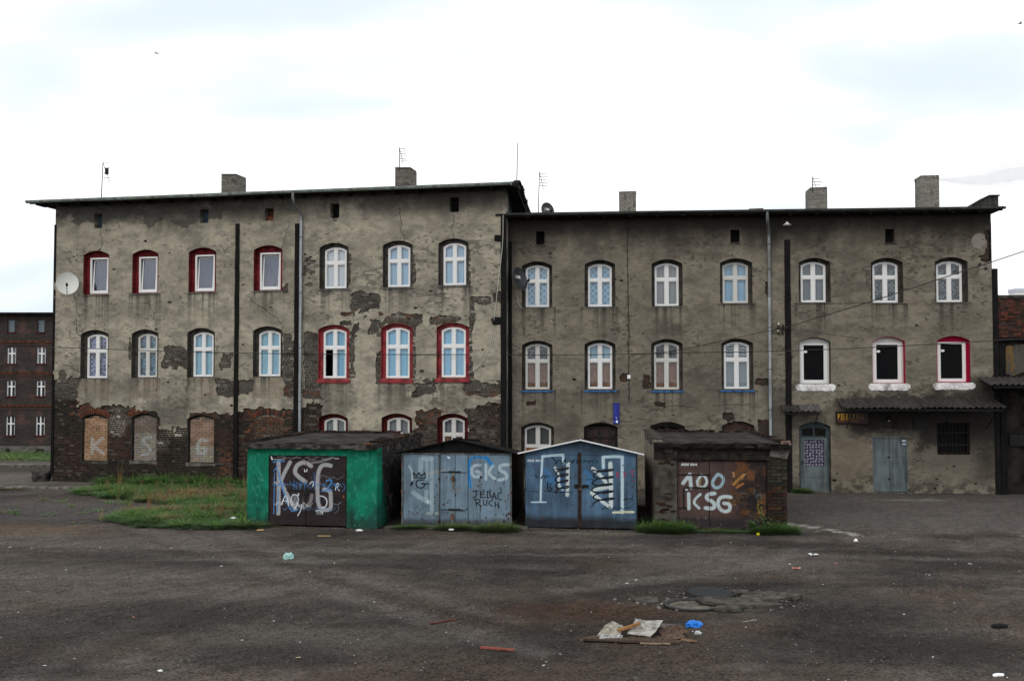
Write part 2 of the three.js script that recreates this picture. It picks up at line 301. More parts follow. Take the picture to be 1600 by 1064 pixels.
function brickwork(list, parent, zf = 0.006) {
  const m = new THREE.InstancedMesh(brickGeo, brickMat, list.length), X = new THREE.Matrix4(), c = new THREE.Color();
  list.forEach(([a, b, v, dz, col], i) => { X.makeScale(b - a, 0.062, 0.1).setPosition((a + b) / 2, v, zf - 0.05 + dz); m.setMatrixAt(i, X); m.setColorAt(i, c.setRGB(...col)); });
  m.name = 'brickwork'; m.userData.kind = 'stuff'; m.castShadow = m.receiveShadow = true; parent.add(m); return m;
}
const tone = new Map();
function toneMat(c) { const k = c.map((x) => Math.round(x * 130)).join(); if (!tone.has(k)) { const m = brickMat.clone(); m.color = rgb(...c); tone.set(k, m); } return tone.get(k); }
// a segmental arch of bricks on edge over an opening
function archBricks(w, parent, colorOf, seed, zf = 0.016, h = 0.23) {
  const r = rng(seed), uc = (w.u0 + w.u1) / 2, hw = (w.u1 - w.u0) / 2 + 0.04, n = Math.round((hw * 2) / 0.078), geo = brickGeo;
  for (let i = 0; i < n; i++) {
    const u = uc - hw + ((i + 0.5) * 2 * hw) / n, v = w.a - w.rise * ((u - uc) / (hw - 0.04)) ** 2, sl = (-2 * w.rise * (u - uc)) / (hw - 0.04) ** 2, ang = Math.atan(sl), hh = h + (r() - 0.5) * 0.03;
    const m = new THREE.Mesh(geo, toneMat(colorOf(u, v, r))); m.name = 'brick'; m.scale.set(0.066, hh, 0.1);
    m.position.set(u - Math.sin(ang) * (hh / 2 + 0.006), v + Math.cos(ang) * (hh / 2 + 0.006), zf - 0.05 + r() * 0.006); m.rotation.z = ang; m.castShadow = m.receiveShadow = true; parent.add(m);
  }
}

/* windows: reveal, frame with its panes, curtain and sill, all children of one window */
function cloth(x0, x1, y0, y1, z, folds, amp, seed) {
  const nx = 44, g = new THREE.PlaneGeometry(x1 - x0, y1 - y0, nx, 6), p = g.attributes.position, ph = seed * 2.1;
  for (let i = 0; i < p.count; i++) { const t = p.getX(i) / (x1 - x0) + 0.5, h = 0.5 - p.getY(i) / (y1 - y0); p.setZ(i, amp * (0.4 + 0.6 * h) * (Math.sin(t * folds * 6.283 + ph + 0.8 * Math.sin(h * 3 + ph)) + 0.4 * Math.sin(t * folds * 14.1 + ph * 3))); }
  g.computeVertexNormals(); return g.translate((x0 + x1) / 2, (y0 + y1) / 2, z);
}
const laceTex = (kind) => tex(256, 256, (x, y, o) => {
  let v = 0.75 + 0.5 * (vn(x * 60, y * 60, 5) - 0.5);
  if (kind === 'diamond') { const a = Math.abs(((x + y) * 4) % 1 - 0.5), b = Math.abs(((x - y + 8) * 4) % 1 - 0.5); v *= a < 0.11 || b < 0.11 ? 1.25 : 0.72; }
  if (kind === 'leaf') v = smoothstep(fbm(x * 9, y * 12, 3, 4) + 0.2 * Math.sin(x * 40) * Math.sin(y * 30), 0.4, 0.6) * 0.8 + 0.2;
  if (kind === 'zig') v = ((y * 8 + Math.abs((x * 8) % 1 - 0.5) * 1.2) % 1) < 0.45 ? 0.95 : 0.12;
  if (kind === 'flower') { const i = Math.floor(x * 7), j = Math.floor(y * 7), dx = x * 7 - i - 0.3 - 0.4 * h2(i, j, 1), dy = y * 7 - j - 0.3 - 0.4 * h2(i, j, 2), rr = Math.hypot(dx, dy) * (1 + 0.3 * Math.sin(5 * Math.atan2(dy, dx))); if (rr < 0.27) { o[0] = 0.46; o[1] = 0.46 - 0.14 * h2(i, j, 3); o[2] = 0.5; } else { o[0] = 0.045; o[1] = 0.05; o[2] = 0.075; } return; }
  o[0] = o[1] = o[2] = clamp(v, 0, 1);
}, true);
const lace = { plain: null, diamond: laceTex('diamond'), leaf: laceTex('leaf'), zig: laceTex('zig'), flower: laceTex('flower') };
const clothMats = new Map();
function clothMat(c, l) { const k = c.join() + l; if (!clothMats.has(k)) clothMats.set(k, new THREE.MeshPhysicalMaterial({ color: rgb(...c), roughness: 0.95, side: THREE.DoubleSide, ...(lace[l] ? { map: sized(lace[l], 0.9) } : {}) })); return clothMats.get(k); }
const boardMat = M([0.27, 0.15, 0.1], { t: streakTex, ts: 0.8, roughness: 0.8 });

let windowSeed = 1;
function makeWindow(b, w, c) {
  const seed = windowSeed++, r = rng(seed * 77), g = node('window', b), { u0, u1, v0 } = w, rec = c.rec ?? 0.16, inset = c.inset ?? 0.16, jamb = c.jamb || mats.greyJamb;
  // reveal: lined jambs, then the brick rebate that holds the frame
  const lin = shapeOf(outline(w, 0, w.flat, 0)); lin.holes.push(pathOf(outline(w, 0.014, w.flat, 0.014)));
  const reb = shapeOf(outline(w, 0.014, w.flat, 0.014)); reb.holes.push(pathOf(outline(w, inset, c.flat || w.flat, c.ib ?? 0.03)));
  const rv = [extrude(lin, -rec, rec + (c.proud ?? 0.022)), extrude(reb, -rec - 0.12, 0.12 - 0.001, 0.006)];
  if (c.rebate) { mesh('reveal', rv[0], jamb, g); mesh('rebate', rv[1], c.rebate, g); } else mesh('reveal', rv, jamb, g);
  const f0 = u0 + inset, f1 = u1 - inset, base = v0 + (c.ib ?? 0.03), fw = { u0: f0, u1: f1, v0: base, a: w.a - inset, rise: w.rise * 0.75, flat: c.flat || w.flat };
  if (fw.flat && !w.flat) fw.a = topAt(w, u0) - (c.it ?? inset);
  const fb = c.bar ?? 0.058, zf = -rec - 0.075, H = fw.a - base, fs = shapeOf(outline(fw, -0.008, fw.flat, 0)), panes = [], cu = (f0 + f1) / 2, mull = (c.mull ?? 0.135) / 2, tv = base + H * (c.split ?? 0.62), th = 0.06;
  if (c.single) panes.push([[f0 + fb, base + fb], [f1 - fb, base + fb], [f1 - fb, fw.a - fb], [f0 + fb, fw.a - fb]]);
  else for (const [a, e] of [[f0 + fb, cu - mull], [cu + mull, f1 - fb]]) {
    panes.push([[a, base + fb], [e, base + fb], [e, tv - th], [a, tv - th]]);
    const top = []; for (let k = 0; k <= 5; k++) { const u = e + ((a - e) * k) / 5; top.push([u, topAt(fw, u) - fb]); } panes.push([[a, tv + th], [e, tv + th], ...top]);
  }
  panes.forEach((p) => fs.holes.push(pathOf(p)));
  const fg = [extrude(fs, zf, 0.06, 0.007)];
  if (!c.single && !c.plainFrame) { // sash rims, standing a little behind the frame
    for (const p of panes) { const cx = p.reduce((s, q) => s + q[0], 0) / p.length, cy = p.reduce((s, q) => s + q[1], 0) / p.length, s = shapeOf(p); s.holes.push(pathOf(p.map(([x, y]) => [x + Math.sign(cx - x) * 0.018, y + Math.sign(cy - y) * 0.018]))); fg.push(extrude(s, zf + 0.012, 0.03)); }
  }
  mesh('frame', fg, c.frame || mats.white, g);
  const glass = c.pane || mats.pane;
  panes.forEach((p, i) => {
    if (c.open === i) return;
    if (c.single && c.tilt) { // one sash, tilted inwards at the top
      const s = node('sash', g); s.position.set(0, base + fb, zf); s.rotation.x = -c.tilt;
      const q = [[f0 + fb + 0.004, 0.004], [f1 - fb - 0.004, 0.004], [f1 - fb - 0.004, fw.a - base - 2 * fb - 0.006], [f0 + fb + 0.004, fw.a - base - 2 * fb - 0.006]], sh = shapeOf(q), k = 0.055;
      const h = [[q[0][0] + k, q[0][1] + k], [q[1][0] - k, q[1][1] + k], [q[2][0] - k, q[2][1] - k], [q[3][0] + k, q[3][1] - k]]; sh.holes.push(pathOf(h));
      mesh('sash', extrude(sh, -0.03, 0.05, 0.006), c.frame || mats.white, g).applyMatrix4((s.updateMatrix(), s.matrix)); g.remove(s);
      mesh('pane', extrude(shapeOf(h), -0.012, 0.004), glass, g).applyMatrix4(s.matrix); return;
    }
    mesh('pane', new THREE.ShapeGeometry(shapeOf(p)).translate(0, 0, zf + 0.02), glass, g);
  });
  const z1 = zf - 0.05 - (c.tilt ? 0.16 : 0), low = c.lower || c.cloth, top = c.cloth;
  const hang = (col, x0, x1, y0, y1, l, folds, amp, z = z1) => mesh('curtain', cloth(x0, x1, y0, y1, z, folds, amp, seed), clothMat(col, l), g);
  if (c.blind) mesh('blind', bx(f0, f1, base, fw.a, z1 - 0.02, z1 - 0.012), M(c.blind, { t: streakTex, ts: 3 }), g);
  if (c.boards) { mesh('board', [bx(f0 + 0.02, cu - 0.01, base + 0.02, tv - 0.02, z1, z1 + 0.015)], boardMat, g); mesh('board', [bx(cu + 0.01, f1 - 0.02, base + 0.02, tv - 0.02, z1 - 0.01, z1 + 0.005)], boardMat, g); }
  if (top) { if (c.boards) hang(top, f0, f1, tv, fw.a, c.lace, 3, 0.012, z1 - 0.05); else hang(top, c.half ? cu : f0, f1, base, fw.a, c.lace, c.folds ?? 5, c.amp ?? 0.018); if (c.half) hang(top, f0, cu, tv - 0.02, fw.a, c.lace, 3, 0.018); }
  if (c.sill) mesh('sill', extrude(shapeOf([[-0.15 - rec, 0.012], [c.sd ?? 0.07, -0.02], [c.sd ?? 0.07, -0.02 - (c.sh ?? 0.03)], [-0.15 - rec, -0.012]]), 0, u1 - u0 + 0.07, 0.004).rotateY(-Math.PI / 2).translate(u1 + 0.035, v0, 0).translate(0, 0, 0), c.sill, g);
  return g;
}
// sill profile is drawn in (depth, height); after the turn its depth axis points out of the wall
/* ------------------------------------------------------------------ left tenement: bared brick below, ragged ochre-grey plaster above */
const openingOf = ([u0, u1, v0, a], rise = 0.17, flat = false) => ({ u0, u1, v0, a, rise, flat });
// a wall pierced by openings, its reveals as thick as the wall
function piercedWall(W, H0, H1, openings, thick, mat, parent) {
  const s = shapeOf([[0, H0], [W, H0], [W, H1], [0, H1]]); openings.forEach((o) => s.holes.push(pathOf(outline(o, 0, o.flat))));
  const g = FLAT(extrude(s, -thick, thick)); return mesh('wall', g, mat, parent);
}
const wallSlab = (a, b, t, y0, y1) => { const dx = b[0] - a[0], dz = b[1] - a[1], l = Math.hypot(dx, dz); return new THREE.BoxGeometry(l, y1 - y0, t).rotateY(-Math.atan2(dz, dx)).translate((a[0] + b[0]) / 2, (y0 + y1) / 2, (a[1] + b[1]) / 2); };
function gutter(parent, x0, x1, y, z, r, mat, seed) {
  const n = Math.round((x1 - x0) / 2), list = []; const rr = rng(seed); let dy = 0;
  for (let i = 0; i < n; i++) {
    const a = x0 + ((x1 - x0) * i) / n, e = x0 + ((x1 - x0) * (i + 1)) / n + 0.03, d2 = i === n - 1 ? 0 : (rr() - 0.5) * 0.035, R = r - (i % 2) * 0.003;
    const prof = []; for (let k = 0; k <= 10; k++) { const t = Math.PI + (Math.PI * k) / 10; prof.push([Math.cos(t) * R, Math.sin(t) * R]); } for (let k = 10; k >= 0; k--) { const t = Math.PI + (Math.PI * k) / 10; prof.push([Math.cos(t) * (R - 0.006), Math.sin(t) * (R - 0.006)]); }
    const g = extrude(shapeOf(prof), 0, e - a).rotateY(-Math.PI / 2).translate(e, 0, 0); const p = g.attributes.position;
    for (let q = 0; q < p.count; q++) { const t = (p.getX(q) - a) / (e - a); p.setY(q, p.getY(q) + lerp(dy, d2, t)); } dy = d2;
    list.push(g.translate(0, y, z)); list.push(new THREE.TorusGeometry(R + 0.006, 0.008, 5, 12, Math.PI).rotateZ(Math.PI).rotateY(Math.PI / 2).translate(a + 0.02, y + dy * 0.2, z));
    list.push(rod([a, y + dy, z + R], [e, y + d2, z + R], 0.011, 6));
  }
  return mesh('gutter', list, mat, parent);
}
const ductGeo = (u0, u1, v0, v1, d) => { const g = new THREE.BoxGeometry(u1 - u0, v1 - v0, d, 1, 70, 1).translate((u0 + u1) / 2, (v0 + v1) / 2, d / 2), p = g.attributes.position; for (let i = 0; i < p.count; i++) { const y = p.getY(i), s = p.getX(i) > (u0 + u1) / 2 ? 3 : 11; p.setX(i, p.getX(i) + 0.03 * (fbm(y * 1.3 + u0, s, 4, 907) - 0.5)); if (p.getZ(i) > d / 2) p.setZ(i, d + 0.025 * (fbm(y * 1.7 + u0 * 3, s + 5, 3, 909) - 0.5)); } g.computeVertexNormals(); return g; };
const L = thing('tenement_building', 'taller three-storey tenement on the left with patchy plaster and bare dark brick below', 'apartment building', [-18.234, 0, -40.696], -11.444 * Math.PI / 180);
const LW = 18.369, LH = 11.0;
const LT = [[1.27, 2.41, 7.37, 9.11], [3.41, 4.54, 7.38, 9.1], [5.82, 6.98, 7.39, 9.12], [8.53, 9.71, 7.4, 9.14], [11.2, 12.36, 7.42, 9.16], [13.7, 14.86, 7.43, 9.18], [15.84, 17, 7.46, 9.2]].map((o) => openingOf(o));
const LM = [[1.2, 2.43, 4.05, 5.98], [3.42, 4.58, 4.08, 5.98], [5.8, 6.96, 4.1, 6.01], [8.53, 9.73, 4.12, 6.05], [11.17, 12.4, 4.05, 6.08], [13.64, 14.87, 4.05, 6.11], [15.78, 17.01, 4.08, 6.11]].map((o) => openingOf(o));
const LB = [[1.26, 2.43, 0.78, 2.67], [3.43, 4.55, 0.81, 2.71], [5.82, 6.97, 0.78, 2.67], [8.6, 9.8, 0.82, 2.7], [11.2, 12.37, 0.89, 2.75], [13.68, 14.86, 0.93, 2.78], [15.81, 16.96, 0.97, 2.79]].map((o) => openingOf(o));
const LV = [[1.72, 2.08, 10, 10.58], [6.27, 6.64, 10.07, 10.6], [8.97, 9.33, 10.08, 10.56], [11.62, 11.98, 10.1, 10.65], [16.26, 16.62, 10.17, 10.72]].map((o) => openingOf(o, 0.02, true));
const L_ALL = [...LT, ...LM, ...LB, ...LV];
const L_BARE = [[-0.27,1.17,-0.96,4.05],[0.21,0.6,3.85,4.45],[-0.27,3.64,-0.96,3.0],[2.4,4.74,-0.9,2.91],[3.78,6.04,-0.86,2.13],[5.86,8.68,-0.81,2.81],[7.02,8.49,3.39,4.0],[4.8,5.73,4.5,5.34],[7.24,7.77,4.47,5.08],[7.94,8.57,3.42,3.98],[8.19,11.26,-0.76,2.9],[9.82,10.24,3.42,5.5],[10.62,11.21,3.4,5.78],[10.73,11.41,-0.69,3.05],[14.9,15.76,3.44,4.01],[14.97,16.03,-0.59,2.86],[16.92,18.37,3.49,4.01],[16.9,18.6,-0.54,3.08],[12.43,13.65,6.56,7.24],[12.05,12.65,6.35,6.56],[12.03,12.55,6.02,6.27],[12.48,12.78,5.8,6.13],[13.21,13.76,5.74,6.28],[13.53,13.85,6.33,6.55],[13.66,15.16,6.02,6.46],[14.94,15.24,6.08,6.46],[15.55,16.75,6.1,6.36],[12.4,12.63,4.1,5.87],[13.45,13.64,3.91,5.05],[14.87,14.99,3.86,6.03],[17.01,17.15,3.87,6.29],[17.06,17.2,5.73,6.9],[17.08,17.82,6.81,7.05],[17.87,18.37,6.77,7.21],[17.82,18.37,5.98,6.28],[12.36,12.45,7.55,8.7],[14.86,14.95,7.55,8.64],[17.0,17.08,7.49,8.73],[9.71,9.99,7.3,7.74],[3.3,3.42,4.53,5.73],[9.76,10.16,4.1,5.74]];
const chips = (() => { const r = rng(5), l = []; for (let i = 0; i < 120; i++) l.push([r() * LW, 3 + r() * 7.4, 0.015 + r() * r() * 0.07]); for (let i = 0; i < 26; i++) l.push([10.6 + r() * 0.36, 7.5 + r() * 1.4, 0.03 + r() * 0.05]); for (let i = 0; i < 16; i++) l.push([12.4 + r() * 1.3, 5.6 + r() * 1.6, 0.03 + r() * 0.05]); return l; })();
const jag = (u, v, s) => (fbm(u * 2.1, v * 2.6, 3, s) - 0.5) * 0.42 + (fbm(u * 9, v * 11, 3, s + 3) - 0.5) * 0.2 + (fbm(u * 30, v * 38, 2, s + 6) - 0.5) * 0.07;
function LP(u, v) {
  let m = 1; const j = jag(u, v, 301);
  for (const e of L_BARE) { if (u < e[0] - 0.5 || u > e[1] + 0.5 || v < e[2] - 0.5 || v > e[3] + 0.5) continue; const s = Math.min(1, Math.min(e[1] - e[0], e[3] - e[2]) / 0.7); m = Math.min(m, sdRect(e, u, v) + j * (0.35 + 0.65 * s)); }
  for (const c of chips) { if (Math.abs(u - c[0]) < 0.2 && Math.abs(v - c[1]) < 0.2) m = Math.min(m, Math.hypot((u - c[0]) * 0.7, (v - c[1]) * 1.3) - c[2] + j * 0.18); }
  return m;
}
const LPO = (u, v) => { let m = LP(u, v); for (const o of L_ALL) if (u > o.u0 - 0.3 && u < o.u1 + 0.3 && v > o.v0 - 0.3 && v < o.a + 0.3) m = Math.min(m, sdOpen(o, u, v)); return m; };
const L_RED = [[1.22,3.72,3.04,3.4],[0.81,2.48,2.53,3.05],[3.45,4.57,2.6,3.11],[8.33,10.03,1.3,2.89],[8.55,9.87,2.69,3.04],[10.34,11.25,3.35,3.6],[11.21,11.67,2.54,2.95],[13.46,13.85,6.29,6.62],[12.0,12.45,6.3,6.64],[13.75,15.11,6.38,6.6],[15.33,16.57,6.17,6.39],[9.72,10.23,3.37,3.71],[14.76,15.98,2.45,2.93],[1.96,4.42,0.84,2.24],[7.13,7.86,-0.05,1.42],[16.6,18.3,3.4,3.62]];
const L_STAIN = [[3.93,5.9,2.16,3.06,.75],[11.26,12.47,2.3,3.91,.6],[13.72,14.8,2.92,3.86,.55],[1.81,4.0,10.3,10.9,.9],[4.04,6.3,9.7,10.75,.55],[12.73,18.13,10.2,10.9,.6],[5.94,9.13,10.15,10.8,.5],[2.34,3.71,3.1,4.05,.4],[15.98,16.89,2.93,3.91,.6],[4.41,6.02,2.86,4.1,.25],[1.22,2.4,3.1,4.0,.4],[1.02,4.9,6.4,7.0,.25],[14.74,16.21,6.94,7.27,.3],[8.12,9.68,6.3,7.2,.35],[5.3,7.2,3.05,3.35,.25],[9.6,11.2,6,8.6,.25]];
const bands = (v, W) => 0; // courses carry no painted shade
function plasterColor(u, v, o, q) {
  const a = fbm(u * 0.55 + q.s, v * 0.7, 4, 401), b = fbm(u * 1.9, v * 3.4, 4, 405), c = fbm(u * 8, v * 12, 3, 409), e = vn(u * 46, v * 46, 411);
  let r = lerp(q.dark[0], q.light[0], smoothstep(a + (b - 0.5) * 0.7, 0.3, 0.72)), g = lerp(q.dark[1], q.light[1], smoothstep(a + (b - 0.5) * 0.7, 0.3, 0.72)), bl = lerp(q.dark[2], q.light[2], smoothstep(a + (b - 0.5) * 0.7, 0.3, 0.72));
  const m = (0.8 + 0.4 * c) * (0.88 + 0.24 * e) * (0.86 + 0.28 * b); r *= m; g *= m; bl *= m;
  const mix = (t, k) => { r = lerp(r, t[0], k); g = lerp(g, t[1], k); bl = lerp(bl, t[2], k); };
  mix(q.dirt, 0.42 * smoothstep(fbm(u * 1.3 + 7, v * 1.9, 5, 421), 0.54, 0.72));
  mix([q.light[0] * 1.12, q.light[1] * 1.12, q.light[2] * 1.12], 0.4 * smoothstep(fbm(u * 2.3 + 3, v * 4.1, 4, 427), 0.58, 0.74));
  mix([q.dirt[0] * 0.55, q.dirt[1] * 0.55, q.dirt[2] * 0.55], 0.6 * smoothstep(fbm(u * 7.1, v * 12, 5, 431) + 0.5 * (fbm(u * 0.7, v * 0.9, 3, 435) - 0.5), 0.68, 0.8));
  mix(q.dirt, 0.36 * smoothstep(fbm(u * 3.1 + 5, v * 5.5, 6, 437), 0.52, 0.7));
  for (const s of q.darkAreas) if (u > s[0] - 0.7 && u < s[1] + 0.7 && v > s[2] - 0.7 && v < s[3] + 0.7) mix(q.dirt.map((x) => x * 0.62), s[4] * inRect(s, u + (b - 0.5) * 0.8, v + (c - 0.5) * 0.5 + (a - 0.5) * 0.5, 0.22) * (0.55 + 0.65 * fbm(u * 5, v * 2.2, 4, 433)));
  for (const w of q.open) { // rain runs from the sill ends
    if (u < w.u0 - 0.15 || u > w.u1 + 0.15 || v > w.v0 || v < w.v0 - 1.5) continue;
    const k = (w.v0 - v) / 1.4; mix(q.dirt.map((x) => x * 0.55), 0.8 * smoothstep(vn(u * 7, 3, 441) * 0.7 + 0.5 * vn(u * 23, v * 0.6, 443), 0.5, 0.95) * (1 - k) + 0.25 * (1 - smoothstep(k, 0, 0.2)));
  }
  const soot = smoothstep(v + 1.1 * (fbm(u * 0.8, v * 0.35, 4, 451) - 0.5) + 0.35 * (fbm(u * 5, v * 1.2, 3, 455) - 0.5), q.H - q.soot[0], q.H - q.soot[1]); mix(q.sootC, q.soot[2] * soot);
  const foot = 1 - smoothstep(v + 0.8 * (fbm(u * 1.6, v, 4, 461) - 0.5), 0.2, 0.9); mix(q.dirt.map((x) => x * 0.45), 0.75 * foot * smoothstep(fbm(u * 4, v * 5, 4, 463), 0.35, 0.62));
  for (const t of q.cracks) { const d = lineDist(u + (vn(v * 5, u, 471) - 0.5) * 0.1 + (vn(v * 21, u, 472) - 0.5) * 0.03, v, t); if (d < 0.03) mix([0.02, 0.018, 0.016], 0.85 * (1 - smoothstep(d, 0.004, 0.018))); }
  if (q.extra) q.extra(u, v, mix, b, c);
  o[0] = r; o[1] = g; o[2] = bl;
}
function plasterMat(W, H1, q) {
  const w = 2048, h = Math.round((2048 * H1) / W), map = tex(w, h, (x, y, o) => plasterColor(x * W, y * H1, o, q), true);
  const bump = tex(w, h, (x, y, o) => { const u = x * W, v = y * H1; let k = 0.5 + 0.8 * (fbm(u * 6, v * 9, 4, 481) - 0.5) + 0.5 * (fbm(u * 1.2, v * 1.8, 3, 485) - 0.5) + 0.22 * (vn(u * 50, v * 50, 489) - 0.5); k -= 0.3 * smoothstep(fbm(u * 7.1, v * 12, 5, 431) + 0.5 * (fbm(u * 0.7, v * 0.9, 3, 435) - 0.5), 0.68, 0.8); o[0] = o[1] = o[2] = clamp(k, 0, 1); }, false);
  return new THREE.MeshPhysicalMaterial({ map, bumpMap: bump, bumpScale: 0.022, roughness: 0.95, specularIntensity: 0.18 });
}
const crackWalk = (u, v, du, dv, n, s) => { const r = rng(s), l = [[u, v]]; for (let i = 0; i < n; i++) { u += du + (r() - 0.5) * 0.16; v += dv + (r() - 0.5) * 0.1; l.push([u, v]); } return l; };
const LMat = plasterMat(LW, LH, { s: 0, light: [0.37, 0.335, 0.262], dark: [0.3, 0.271, 0.212], dirt: [0.135, 0.125, 0.108], darkAreas: L_STAIN, open: [...LT, ...LM], H: LH, soot: [1.1, 0.1, 0.78], sootC: [0.05, 0.046, 0.04],
  cracks: [crackWalk(2.0, 10, 0.0, -0.12, 8, 1), crackWalk(1.0, 7, 0.02, -0.16, 16, 2), crackWalk(14.3, 10.5, 0.02, -0.13, 10, 3), crackWalk(16.4, 10.1, 0.0, -0.12, 8, 4), crackWalk(8.3, 7.2, 0.1, -0.08, 12, 5), crackWalk(12.6, 7.2, -0.02, -0.14, 7, 6), crackWalk(15, 7.1, 0.14, 0.02, 9, 7), crackWalk(4.2, 7.2, 0.04, -0.15, 9, 8), crackWalk(9.95, 9.9, -0.01, -0.14, 14, 9), crackWalk(0.4, 4.6, 0.12, -0.05, 8, 10), crackWalk(5.9, 4.3, -0.02, -0.14, 8, 11)],
  extra(u, v, mix, b, c) {
    if (v > 9.3 && u < 9.2) { const e = 10.42 + 0.9 * (fbm(u * 1.25 + 3, 4, 4, 491) - 0.5) + (c - 0.5) * 0.12 - (u > 3.9 ? 0.3 : 0) + (u > 7.2 ? 0.3 : 0); const hole = smoothstep(fbm(u * 1.7 + 9, v * 2.6, 4, 493), 0.55, 0.6); mix([0.075, 0.07, 0.061].map((x) => x * (0.7 + 0.6 * c)), 0.88 * smoothstep(v, e - 0.03, e + 0.03) * (1 - hole)); }
    for (const w of LM.slice(0, 4)) if (u > w.u0 - 0.03 && u < w.u1 + 0.03 && v < w.v0 && v > w.v0 - 0.8) mix([0.2, 0.15, 0.11], 0.5 * smoothstep(b, 0.35, 0.6));
  } });
const LCore = new THREE.MeshPhysicalMaterial({ roughness: 0.95, specularIntensity: 0.2, map: tex(1024, 640, (x, y, o) => {
  const u = x * LW, v = y * LH, n = fbm(u * 1.1, v * 1.5, 4, 501), pale = Math.max(inRect([2.5, 3.45, 1.85, 3.1], u, v, 0.25), 0.8 * inRect([4.7, 5.8, 1.4, 2.2], u + n - 0.5, v, 0.3), 0.35 * smoothstep(v, 3.2, 4.5)) * smoothstep(n, 0.3, 0.55);
  const k = 0.6 + 0.8 * fbm(u * 7, v * 9, 3, 503); const lo = v < 3.2 ? (u < 9 ? 0.5 : 0.72) : 1; o[0] = lerp(0.13 * lo, 0.48, pale) * k; o[1] = lerp(0.118 * lo, 0.45, pale) * k; o[2] = lerp(0.1 * lo, 0.38, pale) * k;
}, true, [LW, LH]), bumpMap: sized(grainTex, 0.8), bumpScale: 0.01 });
function lBrick(u, v, r) {
  const n = fbm(u * 0.9, v * 1.3, 4, 511), k = 0.65 + 0.7 * r(); let red = 0; for (const e of L_RED) red = Math.max(red, inRect(e, u + (n - 0.5) * 0.6, v, 0.14));
  let c = v > 3.2 ? [0.1, 0.086, 0.076] : u > 14 ? [0.1, 0.075, 0.062] : [0.036, 0.027, 0.023];
  if (n > 0.52 && v < 3.2) c = [0.058, 0.032, 0.025]; if (r() < 0.1) c = c.map((x) => x * 1.7); if (r() < 0.16) c = c.map((x) => x * 0.5);
  if (red > 0.25 && r() < 0.6 * red) c = v < 2.3 && u < 4.5 ? [0.08, 0.036, 0.027] : r() < 0.4 ? [0.22, 0.085, 0.045] : [0.15, 0.068, 0.047];
  return c.map((x) => x * k);
}
{
  piercedWall(LW, -0.3, LH, L_ALL, 0.42, LCore, L);
  const back = [[17.44, -6.03], [0, -6.03]];
  mesh('wall', [wallSlab([LW - 0.2, -0.43], [back[0][0] - 0.2, back[0][1]], 0.38, -0.3, LH - 0.02)], M([0.05, 0.046, 0.043], { t: streakTex, ts: 2.5, b: 0.02, bs: 0.9 }), L);
  mesh('wall', [wallSlab([0.2, -0.43], [0.2, -6.03], 0.38, -0.3, LH - 0.02), wallSlab([0, -6.24], [17.24, -6.24], 0.38, -0.3, LH - 0.02)], mats.concreteDark, L);
  mesh('floor', [bx(0.45, 16.9, 3.1, 3.3, -5.9, -0.6), bx(0.45, 16.9, 6.4, 6.6, -5.9, -0.6), bx(0.45, 16.9, 9.6, 9.8, -5.9, -0.6)], mats.soffit, L);
  mesh('plaster', plasterCoat(LPO, LW, 0, LH, 0.05, 0.042, 0.046), LMat, L, true);
  const arches = [LB[0], LB[1], LB[2], LB[3], LM[5], LM[6]];
  const inArch = (u, v) => arches.some((w) => { const uc = (w.u0 + w.u1) / 2; if (Math.abs(u - uc) > (w.u1 - w.u0) / 2 + 0.06) return false; const t = w.a - w.rise * ((u - uc) / ((w.u1 - w.u0) / 2)) ** 2; return v > t - 0.03 && v < t + 0.26; });
  brickwork(courseBricks(LW, LH, LP, L_ALL, inArch, lBrick, 12), L);
  arches.forEach((w, i) => archBricks(w, L, (u, v, r) => { const k = 0.6 + 0.7 * r(); return (i < 2 && u < 4.1 ? [0.21, 0.075, 0.042] : i === 3 ? (r() < 0.6 ? [0.24, 0.07, 0.045] : [0.1, 0.06, 0.05]) : i === 2 ? [0.17, 0.1, 0.075] : i === 1 ? [0.06, 0.05, 0.042] : [0.15, 0.125, 0.1]).map((x) => x * k); }, 40 + i));
  // roof: nearly flat, deep eaves, rough verge on the right
  const roofPts = [[-0.78, 0.66], [18.98, 0.66], [18.05, -6.7], [-0.78, -6.7]];
  const rs = extrude(shapeOf(roofPts.map(([x, z]) => [x, -z])), 0, 0.1, 0.008).rotateX(-Math.PI / 2).translate(0, LH + 0.0, 0);
  const roof = mesh('roof', rs, mats.bitumen, L);
  const raf = []; for (let u = -0.5; u < 18.9; u += 0.92) raf.push(bx(u, u + 0.11, LH - 0.1, LH - 0.002, 0.034, 0.6)); raf.push(bx(-0.74, 18.9, LH - 0.06, LH - 0.001, 0.6, 0.645));
  mesh('rafter', raf, mats.soffit, roof);
  const rr = rng(71), bits = []; for (let i = 0; i < 26; i++) { const t = i / 26, x = 18.9 - 0.92 * t + (rr() - 0.5) * 0.04, z = 0.5 - 7 * t; bits.push(rough(new THREE.BoxGeometry(0.2 + rr() * 0.1, 0.05 + rr() * 0.05, 0.32).translate(x, LH + 0.085, z), 0.045, i + 5)); }
  bits.push(wallSlab([18.86, 0.55], [18.0, -6.6], 0.05, LH - 0.12, LH - 0.001));
  mesh('verge', bits, mats.soot, roof);
  gutter(L, -0.8, 18.7, LH + 0.05, 0.74, 0.09, mats.greenZinc, 3);
  const chim = (u, z, w, d, y1, mat) => { const g = [bx(u, u + w, LH + 0.08, y1 - 0.07, z - d, z), bx(u - 0.005, u + w + 0.005, y1 - 0.07, y1, z - d - 0.005, z + 0.005)]; return mesh('chimney', g.map((x, i) => (i ? rough(x, 0.04, 9 + w * 100) : x)), mat, roof); };
  chim(6.31, -1.6, 0.66, 0.85, 12.3, mats.chimneyDark); chim(13.05, -3.4, 0.66, 0.85, 12.66, mats.chimneyDark);
